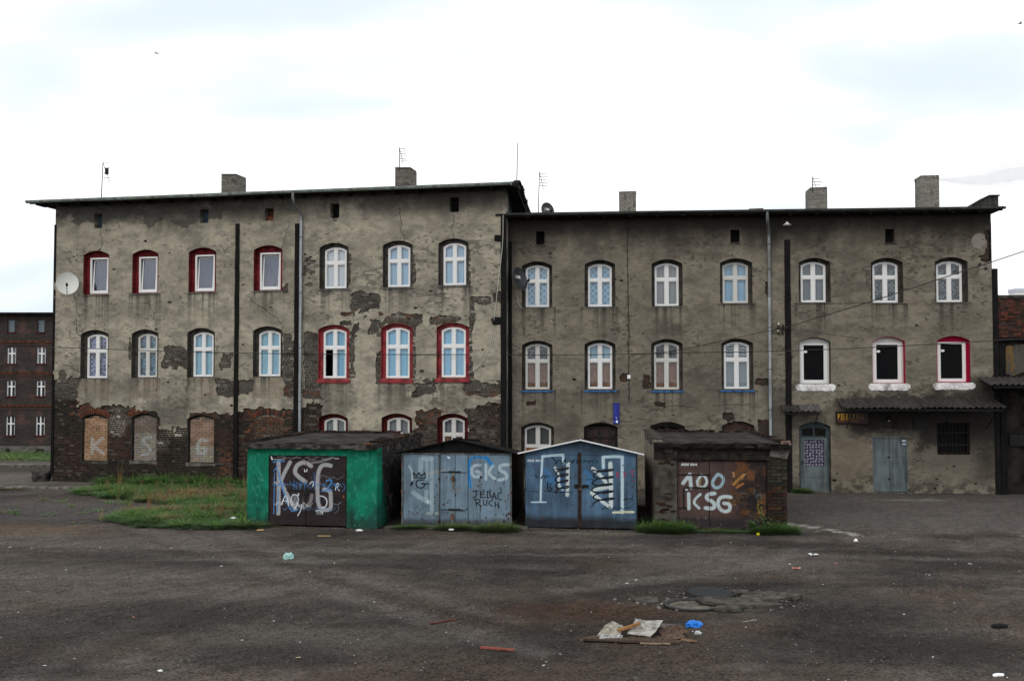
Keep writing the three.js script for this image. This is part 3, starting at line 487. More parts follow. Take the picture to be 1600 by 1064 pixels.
  // vents
  LV.forEach((w, i) => { const g = node('vent', L); mesh('lining', [bx(w.u0, w.u1, w.v0, w.a, -0.3, -0.27)], i < 2 ? M([0.06, 0.085, 0.12]) : i === 2 ? M([0.16, 0.06, 0.035], { t: grimeTex, ts: 0.5 }) : mats.dark, g); if (i === 2) mesh('grating', [bx(w.u0, w.u1, w.v0, w.v0 + 0.2, -0.16, -0.1)], M([0.2, 0.08, 0.045], { t: grimeTex, ts: 0.4 }), g); });
  // windows of the three floors
  LT.forEach((w, i) => makeWindow(L, w, i < 4 ? { jamb: mats.redPaint, single: true, flat: true, it: 0.085, tilt: 0.07, pane: mats.paneMirror, blind: [0.15, 0.15, 0.19], sill: mats.sill, inset: 0.165, ib: 0.05, bar: 0.07 } : { jamb: i === 4 ? mats.greyJamb : mats.greyJamb, cloth: i === 4 ? [0.62, 0.66, 0.7] : [0.36, 0.52, 0.66], lace: 'plain', sill: mats.sill, inset: 0.15, folds: 6, rec: 0.14, ib: 0.04 }));
  LM.forEach((w, i) => makeWindow(L, w, [  // sky reflection of the panes is partly tinted into the curtain blues
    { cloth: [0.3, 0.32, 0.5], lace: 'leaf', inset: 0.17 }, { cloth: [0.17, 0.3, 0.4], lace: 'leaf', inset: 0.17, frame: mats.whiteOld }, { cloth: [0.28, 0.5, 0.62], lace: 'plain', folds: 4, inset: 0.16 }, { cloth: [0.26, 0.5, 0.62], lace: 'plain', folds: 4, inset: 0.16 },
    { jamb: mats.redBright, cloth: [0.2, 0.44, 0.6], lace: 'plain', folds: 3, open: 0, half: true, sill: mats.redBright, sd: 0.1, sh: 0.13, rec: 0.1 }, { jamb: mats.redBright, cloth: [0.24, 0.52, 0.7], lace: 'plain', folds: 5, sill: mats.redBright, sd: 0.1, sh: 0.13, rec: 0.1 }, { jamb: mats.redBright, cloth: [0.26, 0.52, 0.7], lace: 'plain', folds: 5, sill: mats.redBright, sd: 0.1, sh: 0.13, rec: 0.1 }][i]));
  LB.slice(4).forEach((w, i) => makeWindow(L, w, { jamb: mats.redDark, cloth: [0.22, 0.24, 0.25], lace: 'plain', folds: 2, amp: 0.006, rec: 0.16, boards: i === 2, frame: mats.whiteOld }));
  // three bricked-up openings, a letter painted across each, and one walled flush with a vent hole
  const cv = document.createElement('canvas'); cv.width = 768; cv.height = 512; const cx = cv.getContext('2d');
  const rnd = rng(8), cell = (k) => k * 256;
  for (let k = 0; k < 3; k++) {
    cx.save(); cx.beginPath(); cx.rect(cell(k), 0, 256, 512); cx.clip();
    for (let y = 0; y < 512; y += 4) for (let x = 0; x < 256; x += 4) { const n = fbm(x * 0.02 + k * 9, y * 0.02, 4, 71), m = fbm(x * 0.08, y * 0.08 + k * 7, 3, 73), base = k === 0 ? [158, 126, 96] : k === 1 ? [120, 106, 95] : [142, 116, 96], f = 0.7 + 0.5 * n + 0.25 * (m - 0.5); cx.fillStyle = `rgb(${base.map((c, q) => Math.round(clamp(c * f * (q === 2 && n > 0.55 ? 1.05 : 1), 0, 255))).join()})`; cx.fillRect(cell(k) + x, y, 4, 4); }
    if (k) for (let i = 0; i < 500; i++) { cx.fillStyle = `rgba(${120 + rnd() * 40},${118 + rnd() * 38},${108 + rnd() * 36},0.35)`; cx.beginPath(); cx.ellipse(cell(k) + rnd() * 256, k === 1 ? 210 + rnd() * 300 : 330 + rnd() * 190, 6 + rnd() * 20, 3 + rnd() * 9, 0, 0, 7); cx.fill(); }
    cx.strokeStyle = 'rgba(172,178,182,0.6)'; cx.lineWidth = k === 1 ? 26 : 34; cx.lineJoin = 'round'; cx.lineCap = 'round'; cx.beginPath(); const X = (x) => cell(k) + x;
    const ln = k === 0 ? [[[92, 268], [92, 420]], [[188, 262], [100, 345], [196, 420]]] : k === 1 ? [[[176, 250], [110, 262], [104, 300], [150, 338], [176, 380], [150, 430], [88, 440]]] : [[[172, 270], [112, 262], [84, 320], [92, 400], [150, 408], [162, 350], [128, 346]]];
    ln.forEach((l) => l.forEach(([x, y], i) => (i ? cx.lineTo(X(x), y) : cx.moveTo(X(x), y)))); cx.stroke(); cx.restore();
  }
  const lt = new THREE.CanvasTexture(cv); lt.colorSpace = THREE.SRGBColorSpace; const lm = new THREE.MeshPhysicalMaterial({ map: lt, roughness: 0.93, bumpMap: sized(grainTex, 0.2), bumpScale: 0.006 });
  for (let k = 0; k < 4; k++) {
    const w = LB[k], g = node('walled_up_window', L), i0 = k < 3 ? 0.07 : 0.003, z = k < 3 ? -0.12 : -0.004, r = rng(90 + k), a = w.u0 + i0, b = w.u1 - i0, loose = [];
    mesh('mortar', extrude(shapeOf(outline(w, i0 + 0.001, false, 0.001)), z - 0.12, 0.11), k === 0 ? M([0.2, 0.17, 0.13], { t: grimeTex, ts: 0.8 }) : M([0.19, 0.175, 0.15], { t: grimeTex, ts: 0.8 }), g);
    if (k < 3) { const s = shapeOf(outline(w, 0.001, false, 0.001)); s.holes.push(pathOf(outline(w, i0, false, i0))); mesh('rebate', extrude(s, -0.3, 0.22), M([0.04, 0.032, 0.028], { t: grimeTex, ts: 0.9, b: 0.01, bs: 0.3 }), g); mesh('sill', rough(bx(w.u0 - 0.03, w.u1 + 0.03, w.v0 - 0.07, w.v0 + 0.05, -0.1, 0.035), 0.05, k + 70), k === 0 ? mats.concreteDark : mats.concrete, g); }
    for (let row = 0; ; row++) {
      const v = w.v0 + 0.05 + row * 0.098 + (k === 3 ? -0.1 : 0); if (v > w.a) break; const L0 = k < 3 ? 0.25 : row % 2 ? 0.12 : 0.25;
      for (let u = a - (row % 2) * 0.13; u < b; u += L0 + 0.012) {
        const x0 = Math.max(u, a + 0.004), x1 = Math.min(u + L0, b - 0.004); if (x1 - x0 < 0.05 || v < w.v0 || v + 0.088 > topAt(w, clamp((x0 + x1) / 2, w.u0, w.u1)) - i0) continue;
        if (k === 3) { if (x0 < 9.36 && x1 > 9.0 && v < 1.92 && v + 0.088 > 1.55) continue; const n = fbm(u * 2, v * 3, 3, 81), q = 0.7 + 0.6 * r(); loose.push([x0, x1, v + 0.04, r() * 0.006, (n > 0.5 ? [0.2, 0.08, 0.045] : [0.14, 0.085, 0.06]).map((c) => c * q)]); continue; }
        const gb = new THREE.BoxGeometry(x1 - x0, 0.086, 0.06), p = gb.attributes.position, uv = gb.attributes.uv;
        for (let i = 0; i < p.count; i++) uv.setXY(i, (k + clamp((p.getX(i) + (x0 + x1) / 2 - w.u0) / (w.u1 - w.u0), 0.01, 0.99)) / 3, (p.getY(i) + v + 0.043 - w.v0) / (w.a - w.v0));
        const m = new THREE.Mesh(gb, lm); m.name = 'brick'; m.position.set((x0 + x1) / 2, v + 0.043, z - 0.026 + (r() - 0.3) * 0.012); m.castShadow = m.receiveShadow = true; g.add(m);
      }
    }
    if (k === 3) { brickwork(loose, g, 0.012); mesh('vent', [bx(9.01, 9.35, 1.56, 1.62, -0.02, 0.02), bx(9.01, 9.35, 1.86, 1.92, -0.02, 0.02), bx(9.01, 9.07, 1.62, 1.86, -0.02, 0.02), bx(9.29, 9.35, 1.62, 1.86, -0.02, 0.02)], mats.concrete, g); mesh('opening', bx(9.07, 9.29, 1.62, 1.86, -0.014, -0.01), mats.dark, g); }
  }
  // tarred flues, galvanised downpipe, black corner strips
  const duct = (u0, u1, v0, v1, d, parent = L) => mesh('duct', ductGeo(u0, u1, v0, v1, d), mats.tar, parent);
  duct(7.78, 7.95, -0.2, 10.0, 0.085); duct(10.22, 10.38, -0.2, 9.93, 0.09); duct(18.2, 18.4, -0.2, 10.05, 0.07);
  mesh('duct', rough(bx(17.95, 18.19, 9.05, 9.28, 0.02, 0.075), 0.06, 3), mats.tar, L); mesh('duct', rough(bx(17.9, 18.19, 6.02, 6.3, 0.02, 0.075), 0.06, 4), mats.tar, L);
  mesh('duct', [bx(-0.05, 0.06, 0.3, 10.2, -0.1, 0.045)], mats.tar, L);
  const dp = node('downpipe', L), px = 10.5;
  mesh('pipe', [tube([[10.42, 11.0, 0.74], [10.42, 10.78, 0.74], [10.43, 10.62, 0.66], [10.48, 10.34, 0.24], [px, 10.2, 0.15], [px, 10.0, 0.15]], 0.055, 30, 10)], mats.zincOld, dp);
  for (const [a, b] of [[7.9, 10.02], [5.9, 7.92], [3.9, 5.92], [1.2, 3.92]]) mesh('pipe', [rod([px, a, 0.15], [px, b, 0.15], 0.057, 12), new THREE.CylinderGeometry(0.066, 0.066, 0.05, 12).translate(px, b - 0.03, 0.15)], mats.zinc, dp);
  for (const v of [9.4, 7.3, 5.2, 3.2]) mesh('bracket', [new THREE.TorusGeometry(0.062, 0.01, 5, 14).rotateX(Math.PI / 2).translate(px, v, 0.15), bx(px - 0.015, px + 0.015, v - 0.015, v + 0.015, 0, 0.1)], mats.iron, dp);
}
/* ------------------------------------------------------------------ right tenement: long, sooty, with the bakery at its far end */
const RA = 4.817 * Math.PI / 180, R = thing('tenement_building', 'longer lower tenement on the right with soot dark plaster and bakery doors', 'apartment building', [-0.283, 0, -37.7], -RA);
const RW = 17.386, RH = 10.0;
const RT = [[0.65, 1.77, 6.68, 8.38], [2.96, 4.08, 6.68, 8.41], [5.4, 6.52, 6.69, 8.41], [7.86, 9.02, 6.78, 8.42], [10.66, 11.79, 6.79, 8.41], [13.2, 14.33, 6.76, 8.39], [15.43, 16.57, 6.77, 8.39]].map((o) => openingOf(o));
const RM = [[0.65, 1.78, 3.64, 5.46], [2.95, 4.08, 3.65, 5.48], [5.37, 6.51, 3.64, 5.5], [7.89, 9.03, 3.66, 5.51], [10.65, 11.76, 3.87, 5.55], [13.21, 14.36, 3.89, 5.56], [15.45, 16.6, 3.92, 5.58]].map((o) => openingOf(o));
const RB = [[0.62, 1.83, 0.7, 2.46], [2.92, 4.15, 0.1, 2.47], [5.31, 6.58, 0.74, 2.5], [7.89, 9.05, 0.76, 2.53]].map((o) => openingOf(o));
const RD = [openingOf([10.62, 11.73, 0.02, 2.52]), openingOf([13.18, 14.4, 0.02, 2.0], 0.01, true), openingOf([15.42, 16.55, 1.37, 2.5], 0.01, true)];
const RV = [[1.18, 1.49, 9, 9.48], [8.25, 8.58, 8.99, 9.46], [13.72, 14.04, 8.93, 9.42]].map((o) => openingOf(o, 0.02, true));
const R_ALL = [...RT, ...RM, ...RB, ...RD, ...RV];
const R_BARE = [[5.46,5.88,3.01,3.2],[0.78,1.18,3.07,3.23],[9.22,9.59,1.57,2.56],[7.98,8.34,2.62,2.81],[4.29,4.56,3.96,4.19],[5.09,5.33,3.73,4.19],[9.08,9.58,3.82,4.1],[9.47,9.61,6.87,7.57],[10.35,11.2,2.95,3.14],[17.2,17.4,8.2,9.3]];
const chipsR = (() => { const r = rng(15), l = []; for (let i = 0; i < 60; i++) l.push([r() * RW, 2.4 + r() * 6.6, 0.012 + r() * r() * 0.05]); for (let i = 0; i < 46; i++) l.push([10.4 + r() * 6.8, 0.1 + r() * r() * 1.1, 0.012 + r() * r() * 0.05]); for (let i = 0; i < 14; i++) l.push([16.95 + r() * 0.4, 7.9 + r() * 1.1, 0.03 + r() * 0.04]); return l; })();
function RP(u, v) {
  let m = 1; const j = jag(u, v, 351);
  for (const e of R_BARE) { if (u < e[0] - 0.5 || u > e[1] + 0.5 || v < e[2] - 0.5 || v > e[3] + 0.5) continue; m = Math.min(m, sdRect(e, u, v) + j * 0.55); }
  for (const c of chipsR) if (Math.abs(u - c[0]) < 0.2 && Math.abs(v - c[1]) < 0.2) m = Math.min(m, Math.hypot((u - c[0]) * 0.7, (v - c[1]) * 1.3) - c[2] + j * 0.18);
  return m;
}
const RPO = (u, v) => { let m = RP(u, v); for (const o of R_ALL) if (u > o.u0 - 0.3 && u < o.u1 + 0.3 && v > o.v0 - 0.3 && v < o.a + 0.3) m = Math.min(m, sdOpen(o, u, v)); return m; };
const R_STAIN_SHADE = [[12.6,17.5,2.3,3.4,1.25],[14.8,17.5,1.7,3.4,.95],[16.6,17.5,0.6,4.2,.7],[14.63,17.53,0.9,3.3,.6],[11.77,13.12,2.5,3.19,.5],[0.28,2.63,1.52,2.93,.35],[1.69,4.03,2.93,3.6,.4],[6.33,8.17,2.94,4.33,.4],[4.2,5.19,2.94,4.8,.35],[9.51,10.4,1.57,3.87,.55],[12.0,17.3,3.15,3.6,.5],[12.4,14.6,2.05,3.2,.75],[15.2,17.3,2.0,3.8,.8],[5.6,6.5,5.5,5.9,.5],[10.5,11.9,5.6,5.9,.35],[13.0,14.4,5.6,5.9,.4],[15.4,16.7,5.7,6.6,.3]];  // areas below the long canopy hold its painted shade as well as soot
const SCRAWL = [[[14.62, 1.75], [14.72, 1.52], [14.95, 1.72], [14.7, 1.78], [14.95, 1.5], [15.02, 1.46]], [[14.55, 1.18], [14.68, 1.24], [14.72, 1.12], [14.86, 1.22], [14.95, 1.1]], [[17.15, 1.72], [17.0, 1.76], [16.95, 1.6], [17.06, 1.48], [17.16, 1.56]], [[17.0, 1.4], [17.02, 1.12]], [[17.18, 1.35], [17.02, 1.25], [17.2, 1.1]]];
const RMat = plasterMat(RW, RH, { s: 40, light: [0.215, 0.19, 0.147], dark: [0.178, 0.157, 0.121], dirt: [0.092, 0.084, 0.071], darkAreas: R_STAIN_SHADE, open: [...RT, ...RM.slice(0, 4)], H: RH, soot: [1.9, 0.25, 0.9], sootC: [0.02, 0.0185, 0.0165],  // wall-top darkening holds soot and painted shade of the eaves
  cracks: [[[4.54, 9.7], [4.55, 3.3]], [[11.8, 6.75], [13.2, 6.78]], crackWalk(7.6, 3.1, 0.16, 0, 9, 21), crackWalk(5.0, 3.05, 0.14, 0.01, 16, 22), crackWalk(13.1, 7.9, 0.02, -0.12, 8, 23), crackWalk(11.9, 1.3, 0.12, 0, 8, 24), crackWalk(14.5, 1.1, 0.13, 0, 10, 25)],
  extra(u, v, mix, b, c) {
    if (v < 3.4 && u > 10.4) { mix([0.21, 0.165, 0.115], 0.55 * inRect([11.9, 13.1, 0.7, 1.9], u + b - 0.5, v + c - 0.5, 0.5)); mix([0.16, 0.14, 0.112], 0.5 * inRect([14.5, 17.2, 0.3, 1.5], u + b - 0.5, v + c - 0.5, 0.4)); }
    if (u > 11.8 && v < 4.2) { const w = (b - 0.5) * 0.7 + (c - 0.5) * 0.3; mix([0.024, 0.022, 0.02], 0.84 * Math.max(inRect([12.5, 17.8, 2.15, 3.4], u, v + w, 0.35), 0.85 * inRect([14.7, 18, 1.65, 3.5], u + w, v + w, 0.4), 0.6 * inRect([16.7, 18, 0.4, 4], u + w, v, 0.3))); }  // shade under the long canopy painted into the plaster, over its soot
    const d = Math.hypot(u - 16.95, (v - 8.95) * 0.9); mix([0.27, 0.25, 0.21], 0.8 * (1 - smoothstep(d, 0.22, 0.26)));
    mix([0.25, 0.23, 0.19], 0.6 * inRect([17.0, 17.3, 7.5, 9.2], u + (b - 0.5) * 0.4, v, 0.15) * smoothstep(c, 0.3, 0.6));
    if (v < 2.2 && v > 1.05 && u > 14.4) for (const l of SCRAWL) if (lineDist(u, v, l) < 0.013) mix([0.03, 0.028, 0.026], 0.75);
  } });
const RCore = M([0.11, 0.075, 0.06], { t: grimeTex, ts: 1.6, b: 0.012, bs: 0.7 });
{
  piercedWall(RW, -0.3, RH, R_ALL, 0.42, RCore, R);
  mesh('wall', [wallSlab([RW - 0.2, -0.43], [RW - 0.2, -6.5], 0.38, -0.3, RH - 0.02), wallSlab([-0.3, -0.9], [-0.3, -6.5], 0.3, -0.3, RH - 0.02), wallSlab([-0.4, -6.7], [RW, -6.7], 0.38, -0.3, RH - 0.02)], mats.concreteDark, R);
  mesh('floor', [bx(0.1, RW - 0.45, 2.85, 3.05, -6.3, -0.6), bx(0.1, RW - 0.45, 5.9, 6.1, -6.3, -0.6), bx(0.1, RW - 0.45, 8.7, 8.9, -6.3, -0.6)], mats.soffit, R);
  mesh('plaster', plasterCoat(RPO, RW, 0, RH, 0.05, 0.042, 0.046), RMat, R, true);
  brickwork(courseBricks(RW, RH, RP, R_ALL, () => false, (u, v, r) => { const k = 0.6 + 0.7 * r(); return (v < 1.4 ? [0.055, 0.047, 0.04] : r() < 0.2 ? [0.11, 0.06, 0.048] : [0.075, 0.063, 0.053]).map((c) => c * k); }, 14), R);
  const roof = mesh('roof', extrude(shapeOf([[-0.28, -0.6], [RW + 0.25, -0.6], [RW + 0.25, 7.2], [-0.28, 7.2]]), 0, 0.1, 0.008).rotateX(-Math.PI / 2).translate(0, RH, 0), mats.bitumen, R);
  const raf = []; for (let u = -0.1; u < 17.4; u += 0.94) raf.push(bx(u, u + 0.11, RH - 0.1, RH - 0.002, 0.034, 0.56)); raf.push(bx(-0.26, RW + 0.2, RH - 0.06, RH - 0.001, 0.56, 0.6)); mesh('rafter', raf, mats.soffit, roof);
  gutter(R, -0.26, 17.62, RH + 0.05, 0.68, 0.07, mats.darkZinc, 7);
  const chim = (u, z, w, d, y1, m, name = 'chimney') => { const top = rough(bx(u - 0.004, u + w + 0.004, y1 - 0.09, y1, z - d - 0.004, z + 0.004), 0.035, 31 + u * 10); return mesh(name, [bx(u, u + w, RH + 0.08, y1 - 0.09, z - d, z), top], m, roof); };
  chim(4.32, -3.7, 0.67, 0.7, 11.6, mats.chimney); chim(9.53, -4.1, 0.56, 0.6, 10.9, M([0.2, 0.13, 0.075], { t: grimeTex, ts: 0.9, b: 0.02, bs: 0.4 })); chim(11.89, -3.8, 0.66, 1.0, 11.68, mats.chimney); chim(16.16, -3.7, 0.68, 0.85, 12.06, mats.chimney);
  mesh('parapet', [extrude(shapeOf([[0.56, RH + 0.1], [0.56, RH + 0.46], [-0.25, RH + 0.46], [-6.6, RH + 0.2], [-6.6, RH + 0.1]]), 0, 0.3, 0.01).rotateY(-Math.PI / 2).translate(RW + 0.08, 0, 0), extrude(shapeOf([[0.62, RH + 0.461], [0.62, RH + 0.5], [-0.27, RH + 0.5], [-6.6, RH + 0.24], [-6.6, RH + 0.201]]), 0, 0.36).rotateY(-Math.PI / 2).translate(RW + 0.11, 0, 0)], mats.concreteDark, roof);
  RV.forEach((w) => { const g = node('vent', R); mesh('lining', bx(w.u0, w.u1, w.v0, w.a, -0.32, -0.28), mats.dark, g); mesh('surround', [bx(w.u0 - 0.03, w.u1 + 0.03, w.v0 - 0.06, w.v0 - 0.002, -0.05, 0.05)].map((q) => rough(q, 0.03, 7)), mats.concreteDark, g); });
  const blue = { sill: mats.blueSill, sd: 0.08, sh: 0.055, rec: 0.2, inset: 0.12 };
  RT.forEach((w, i) => makeWindow(R, w, { rec: 0.22, inset: 0.125, sill: i === 3 || i > 3 ? mats.concreteDark : mats.sill, sd: 0.05, ...[{ cloth: [0.42, 0.62, 0.78], lace: 'diamond', folds: 1, amp: 0.006 }, { cloth: [0.36, 0.58, 0.76], lace: 'diamond', folds: 1, amp: 0.006 }, { cloth: [0.27, 0.28, 0.28], lace: 'plain', folds: 7 }, { cloth: [0.24, 0.42, 0.56], lace: 'plain', folds: 5, frame: mats.whiteOld }, { cloth: [0.13, 0.16, 0.18], lace: 'plain', folds: 5 }, { cloth: [0.15, 0.2, 0.22], lace: 'leaf', folds: 6 }, { cloth: [0.13, 0.17, 0.2], lace: 'leaf', folds: 7 }][i] }));
  RM.forEach((w, i) => i < 4 ? makeWindow(R, w, { ...blue, ...[{ boards: true, cloth: [0.2, 0.22, 0.24], lace: 'leaf', frame: mats.whiteOld }, { boards: true, cloth: [0.34, 0.52, 0.62], lace: 'plain' }, { boards: true, cloth: [0.1, 0.12, 0.12], lace: 'leaf', frame: mats.whiteOld }, { cloth: [0.5, 0.6, 0.64], lace: 'zig', folds: 2, amp: 0.008 }][i] })
    : makeWindow(R, w, { jamb: i === 4 ? mats.greyJamb : mats.crimson, rebate: i < 6 ? mats.whiteOld : null, single: true, flat: true, rec: 0.15, inset: 0.085, it: 0.0, ib: 0.03, bar: 0.115, blind: [0.008, 0.008, 0.009], pane: mats.paneDark }));
  RM.slice(4).forEach((w, i) => mesh('vent', new THREE.CylinderGeometry(0.06, 0.06, 0.02, 18).rotateX(Math.PI / 2).scale(1.15, 0.75, 1).translate(lerp(w.u0, w.u1, 0.24), w.a - 0.52, -0.19), mats.white, R));  // added white disc in place of the bright spot on each dark pane
  RM.slice(4).forEach((w, i) => { // lime wash smeared under the shop windows
    const r = rng(61 + i), top = [], bot = []; for (let k = 0; k <= 16; k++) { const u = lerp(w.u0 - 0.14, w.u1 + 0.16, k / 16); top.push([u, w.v0 - 0.005 + (k === 0 || k === 16 ? -0.05 : (r() - 0.5) * 0.012)]); bot.unshift([u, w.v0 - 0.25 + (k === 0 || k === 16 ? 0.09 : (r() - 0.5) * 0.03)]); }
    mesh('sill', extrude(shapeOf([...bot.reverse(), ...top.reverse()]), 0.03, 0.04, 0.008), mats.lime, R);
  });
  makeWindow(R, RB[0], { cloth: [0.09, 0.09, 0.09], lace: 'plain', folds: 2, rec: 0.2, inset: 0.12, boards: false, frame: mats.whiteOld, split: 0.52 });
  { const g = node('window_board', R); mesh('board', bx(0.8, 1.2, 0.9, 1.52, -0.2, -0.18), M([0.34, 0.085, 0.022], { t: streakTex, ts: 0.6 }), g); mesh('board', bx(1.205, 1.66, 0.9, 1.5, -0.195, -0.175), M([0.3, 0.08, 0.022], { t: streakTex, ts: 0.6 }), g); mesh('batten', bx(0.78, 1.68, 1.52, 1.58, -0.19, -0.16), mats.whiteOld, g); }
  { // dark ironbound gate behind the blue garage
    const w = RB[1], g = node('door', R), list = []; for (let k = 0; k < 8; k++) { const a = w.u0 + 0.09 + k * 0.1325; list.push(extrude(shapeOf([[a, 0.1], [a + 0.125, 0.1], [a + 0.125, Math.min(2.32, topAt(w, a + 0.125) - 0.1)], [a, Math.min(2.32, topAt(w, a) - 0.1)]]), -0.26, 0.04, 0.006)); }
    list.forEach((q, k) => mesh('plank', q, M([0.05 + 0.01 * (k % 3), 0.046, 0.044], { t: streakTex, ts: 0.8 }), g)); mesh('frame', (() => { const s = shapeOf(outline(w, 0.001, false, 0)); s.holes.push(pathOf(outline(w, 0.085, false, 0.05))); return extrude(s, -0.3, 0.12); })(), mats.iron, g); mesh('rail', bx(w.u0 + 0.09, w.u1 - 0.09, 1.86, 1.93, -0.22, -0.2), mats.iron, g);
  }
  makeWindow(R, RB[2], { blind: [0.02, 0.02, 0.02], rec: 0.2, inset: 0.1, frame: mats.iron });
  { const w = RB[3], g = node('walled_up_window', R), r = rng(17), l = []; mesh('mortar', extrude(shapeOf(outline(w, 0.002, false, 0.002)), -0.3, 0.18), mats.concreteDark, g); for (let row = 0; row < 23; row++) for (let u = w.u0 + 0.01 - (row % 2) * 0.13; u < w.u1; u += 0.262) { const a = Math.max(u, w.u0 + 0.01), b = Math.min(u + 0.25, w.u1 - 0.01), v = w.v0 + 0.04 + row * 0.077; if (b - a < 0.05 || v + 0.04 > topAt(w, (a + b) / 2)) continue; const k = 0.6 + 0.7 * r(); l.push([a, b, v, r() * 0.008, [0.11 * k, 0.06 * k, 0.048 * k]]); } brickwork(l, g, -0.11); }
  const flowerMat = new THREE.MeshPhysicalMaterial({ map: sized(lace.flower, 0.72), roughness: 0.95, side: THREE.DoubleSide });
  // glazed house door with flowered curtain
  { const w = RD[0], g = node('door', R), d = { ...w, u0: w.u0 + 0.06, u1: w.u1 - 0.1, a: w.a - 0.05 }, z = -0.12, s = shapeOf(outline(w, 0.004, false, -0.02)); s.holes.push(pathOf(outline(w, 0.075, false, 0.005)));
    mesh('frame', extrude(s, -0.25, 0.14, 0.006), M([0.085, 0.11, 0.115], { t: streakTex, ts: 1.3 }), g);
    const a = w.u0 + 0.075, b = w.u1 - 0.075, leaf = shapeOf([[a, 0.03], [b, 0.03], [b, 1.94], [a, 1.94]]); leaf.holes.push(pathOf([[a + 0.13, 0.92], [b - 0.12, 0.92], [b - 0.12, 1.86], [a + 0.13, 1.86]]));
    const lf = mesh('leaf', [extrude(leaf, z - 0.05, 0.05, 0.006), bx(a + 0.13, b - 0.12, 0.14, 0.5, z, z + 0.012), bx(a + 0.13, b - 0.12, 0.53, 0.84, z, z + 0.012)], mats.steelDoor, g);
    mesh('pane', new THREE.PlaneGeometry(b - a - 0.25, 0.94).translate((a + b) / 2, 1.39, z - 0.02), mats.pane, lf); mesh('curtain', cloth(a + 0.1, b - 0.1, 0.88, 1.88, z - 0.07, 1, 0.004, 3), flowerMat, lf);
    mesh('handle', [bx(a + 0.04, a + 0.08, 0.98, 1.14, z, z + 0.015), rod([a + 0.06, 1.08, z + 0.05], [a + 0.16, 1.08, z + 0.05], 0.01)], mats.iron, lf);
    const tr = shapeOf([[a, 1.945], [b, 1.945], ...[0, 1, 2, 3, 4, 5, 6].map((k) => { const u = b + ((a - b) * k) / 6; return [u, topAt(w, u) - 0.08]; })]); const m = (a + b) / 2;
    tr.holes.push(pathOf([[a + 0.07, 2.0], [m - 0.03, 2.0], [m - 0.03, 2.3], [a + 0.07, 2.26]]), pathOf([[m + 0.03, 2.0], [b - 0.07, 2.0], [b - 0.07, 2.26], [m + 0.03, 2.3]]));
    mesh('transom', extrude(tr, z - 0.06, 0.05, 0.006), M([0.07, 0.095, 0.1], { t: streakTex, ts: 1 }), g); mesh('pane', [bx(a + 0.06, m - 0.02, 1.99, 2.31, z - 0.045, z - 0.04), bx(m + 0.02, b - 0.06, 1.99, 2.31, z - 0.045, z - 0.04)], mats.paneDirty, g);
    mesh('doorstep', bx(w.u0 - 0.1, w.u1 + 0.1, 0.001, 0.04, -0.2, 0.16), mats.concrete, g); }
  // steel double door of the bakery yard
  { const w = RD[1], g = node('door', R), m = (w.u0 + w.u1) / 2, z = -0.02; mesh('frame', [bx(w.u0 + 0.002, w.u0 + 0.05, 0, 2, -0.14, 0.035), bx(w.u1 - 0.05, w.u1 - 0.002, 0, 2, -0.14, 0.035), bx(w.u0 + 0.05, w.u1 - 0.05, 1.95, 1.998, -0.14, 0.035)], mats.steelDoor, g);
    for (const [a, b] of [[w.u0 + 0.055, m - 0.004], [m + 0.004, w.u1 - 0.055]]) { const l = mesh('leaf', [extrude(shapeOf([[a, 0.04], [b, 0.04], [b, 1.945], [a, 1.945]]), z - 0.04, 0.05, 0.008)], mats.steelDoor, g); if (a > m) mesh('seam', bx(a, b, 1.262, 1.27, z + 0.01, z + 0.014), mats.iron, l); if (a < m) { mesh('handle', new THREE.SphereGeometry(0.035, 10, 8).scale(1.2, 0.8, 0.7).translate(m - 0.05, 1.27, z + 0.04), mats.iron, l); mesh('lock', new THREE.SphereGeometry(0.034, 10, 8).scale(1.2, 0.9, 0.6).translate(m - 0.04, 0.5, z + 0.035), mats.iron, l); } }
    mesh('doorstep', bx(w.u0 - 0.05, w.u1 + 0.1, 0.001, 0.035, 0.036, 0.2), mats.concrete, g); }
  { const w = RD[2], g = node('window', R); mesh('shutter', bx(w.u0, w.u1, w.v0, w.a, -0.3, -0.27), mats.dark, g); const l = []; for (let k = 0; k < 9; k++) { const u = w.u0 + 0.07 + k * 0.125; mesh('bar', rod([u, w.v0, -0.06], [u, w.a, -0.06], 0.011), mats.iron, g); } mesh('crossbar', [bx(w.u0, w.u1, 1.7, 1.73, -0.055, -0.04), bx(w.u0, w.u1, 2.12, 2.15, -0.055, -0.04)], mats.iron, g); mesh('frame', (() => { const s = shapeOf(outline(w, 0.001, true, 0.001)); s.holes.push(pathOf(outline(w, 0.06, true, 0.06))); return extrude(s, -0.27, 0.1); })(), mats.iron, g); }
  mesh('vent', [bx(14.61, 15.06, 2.3, 2.65, 0.02, 0.1), bx(14.65, 15.02, 2.34, 2.61, 0.1, 0.115)], mats.iron, R);
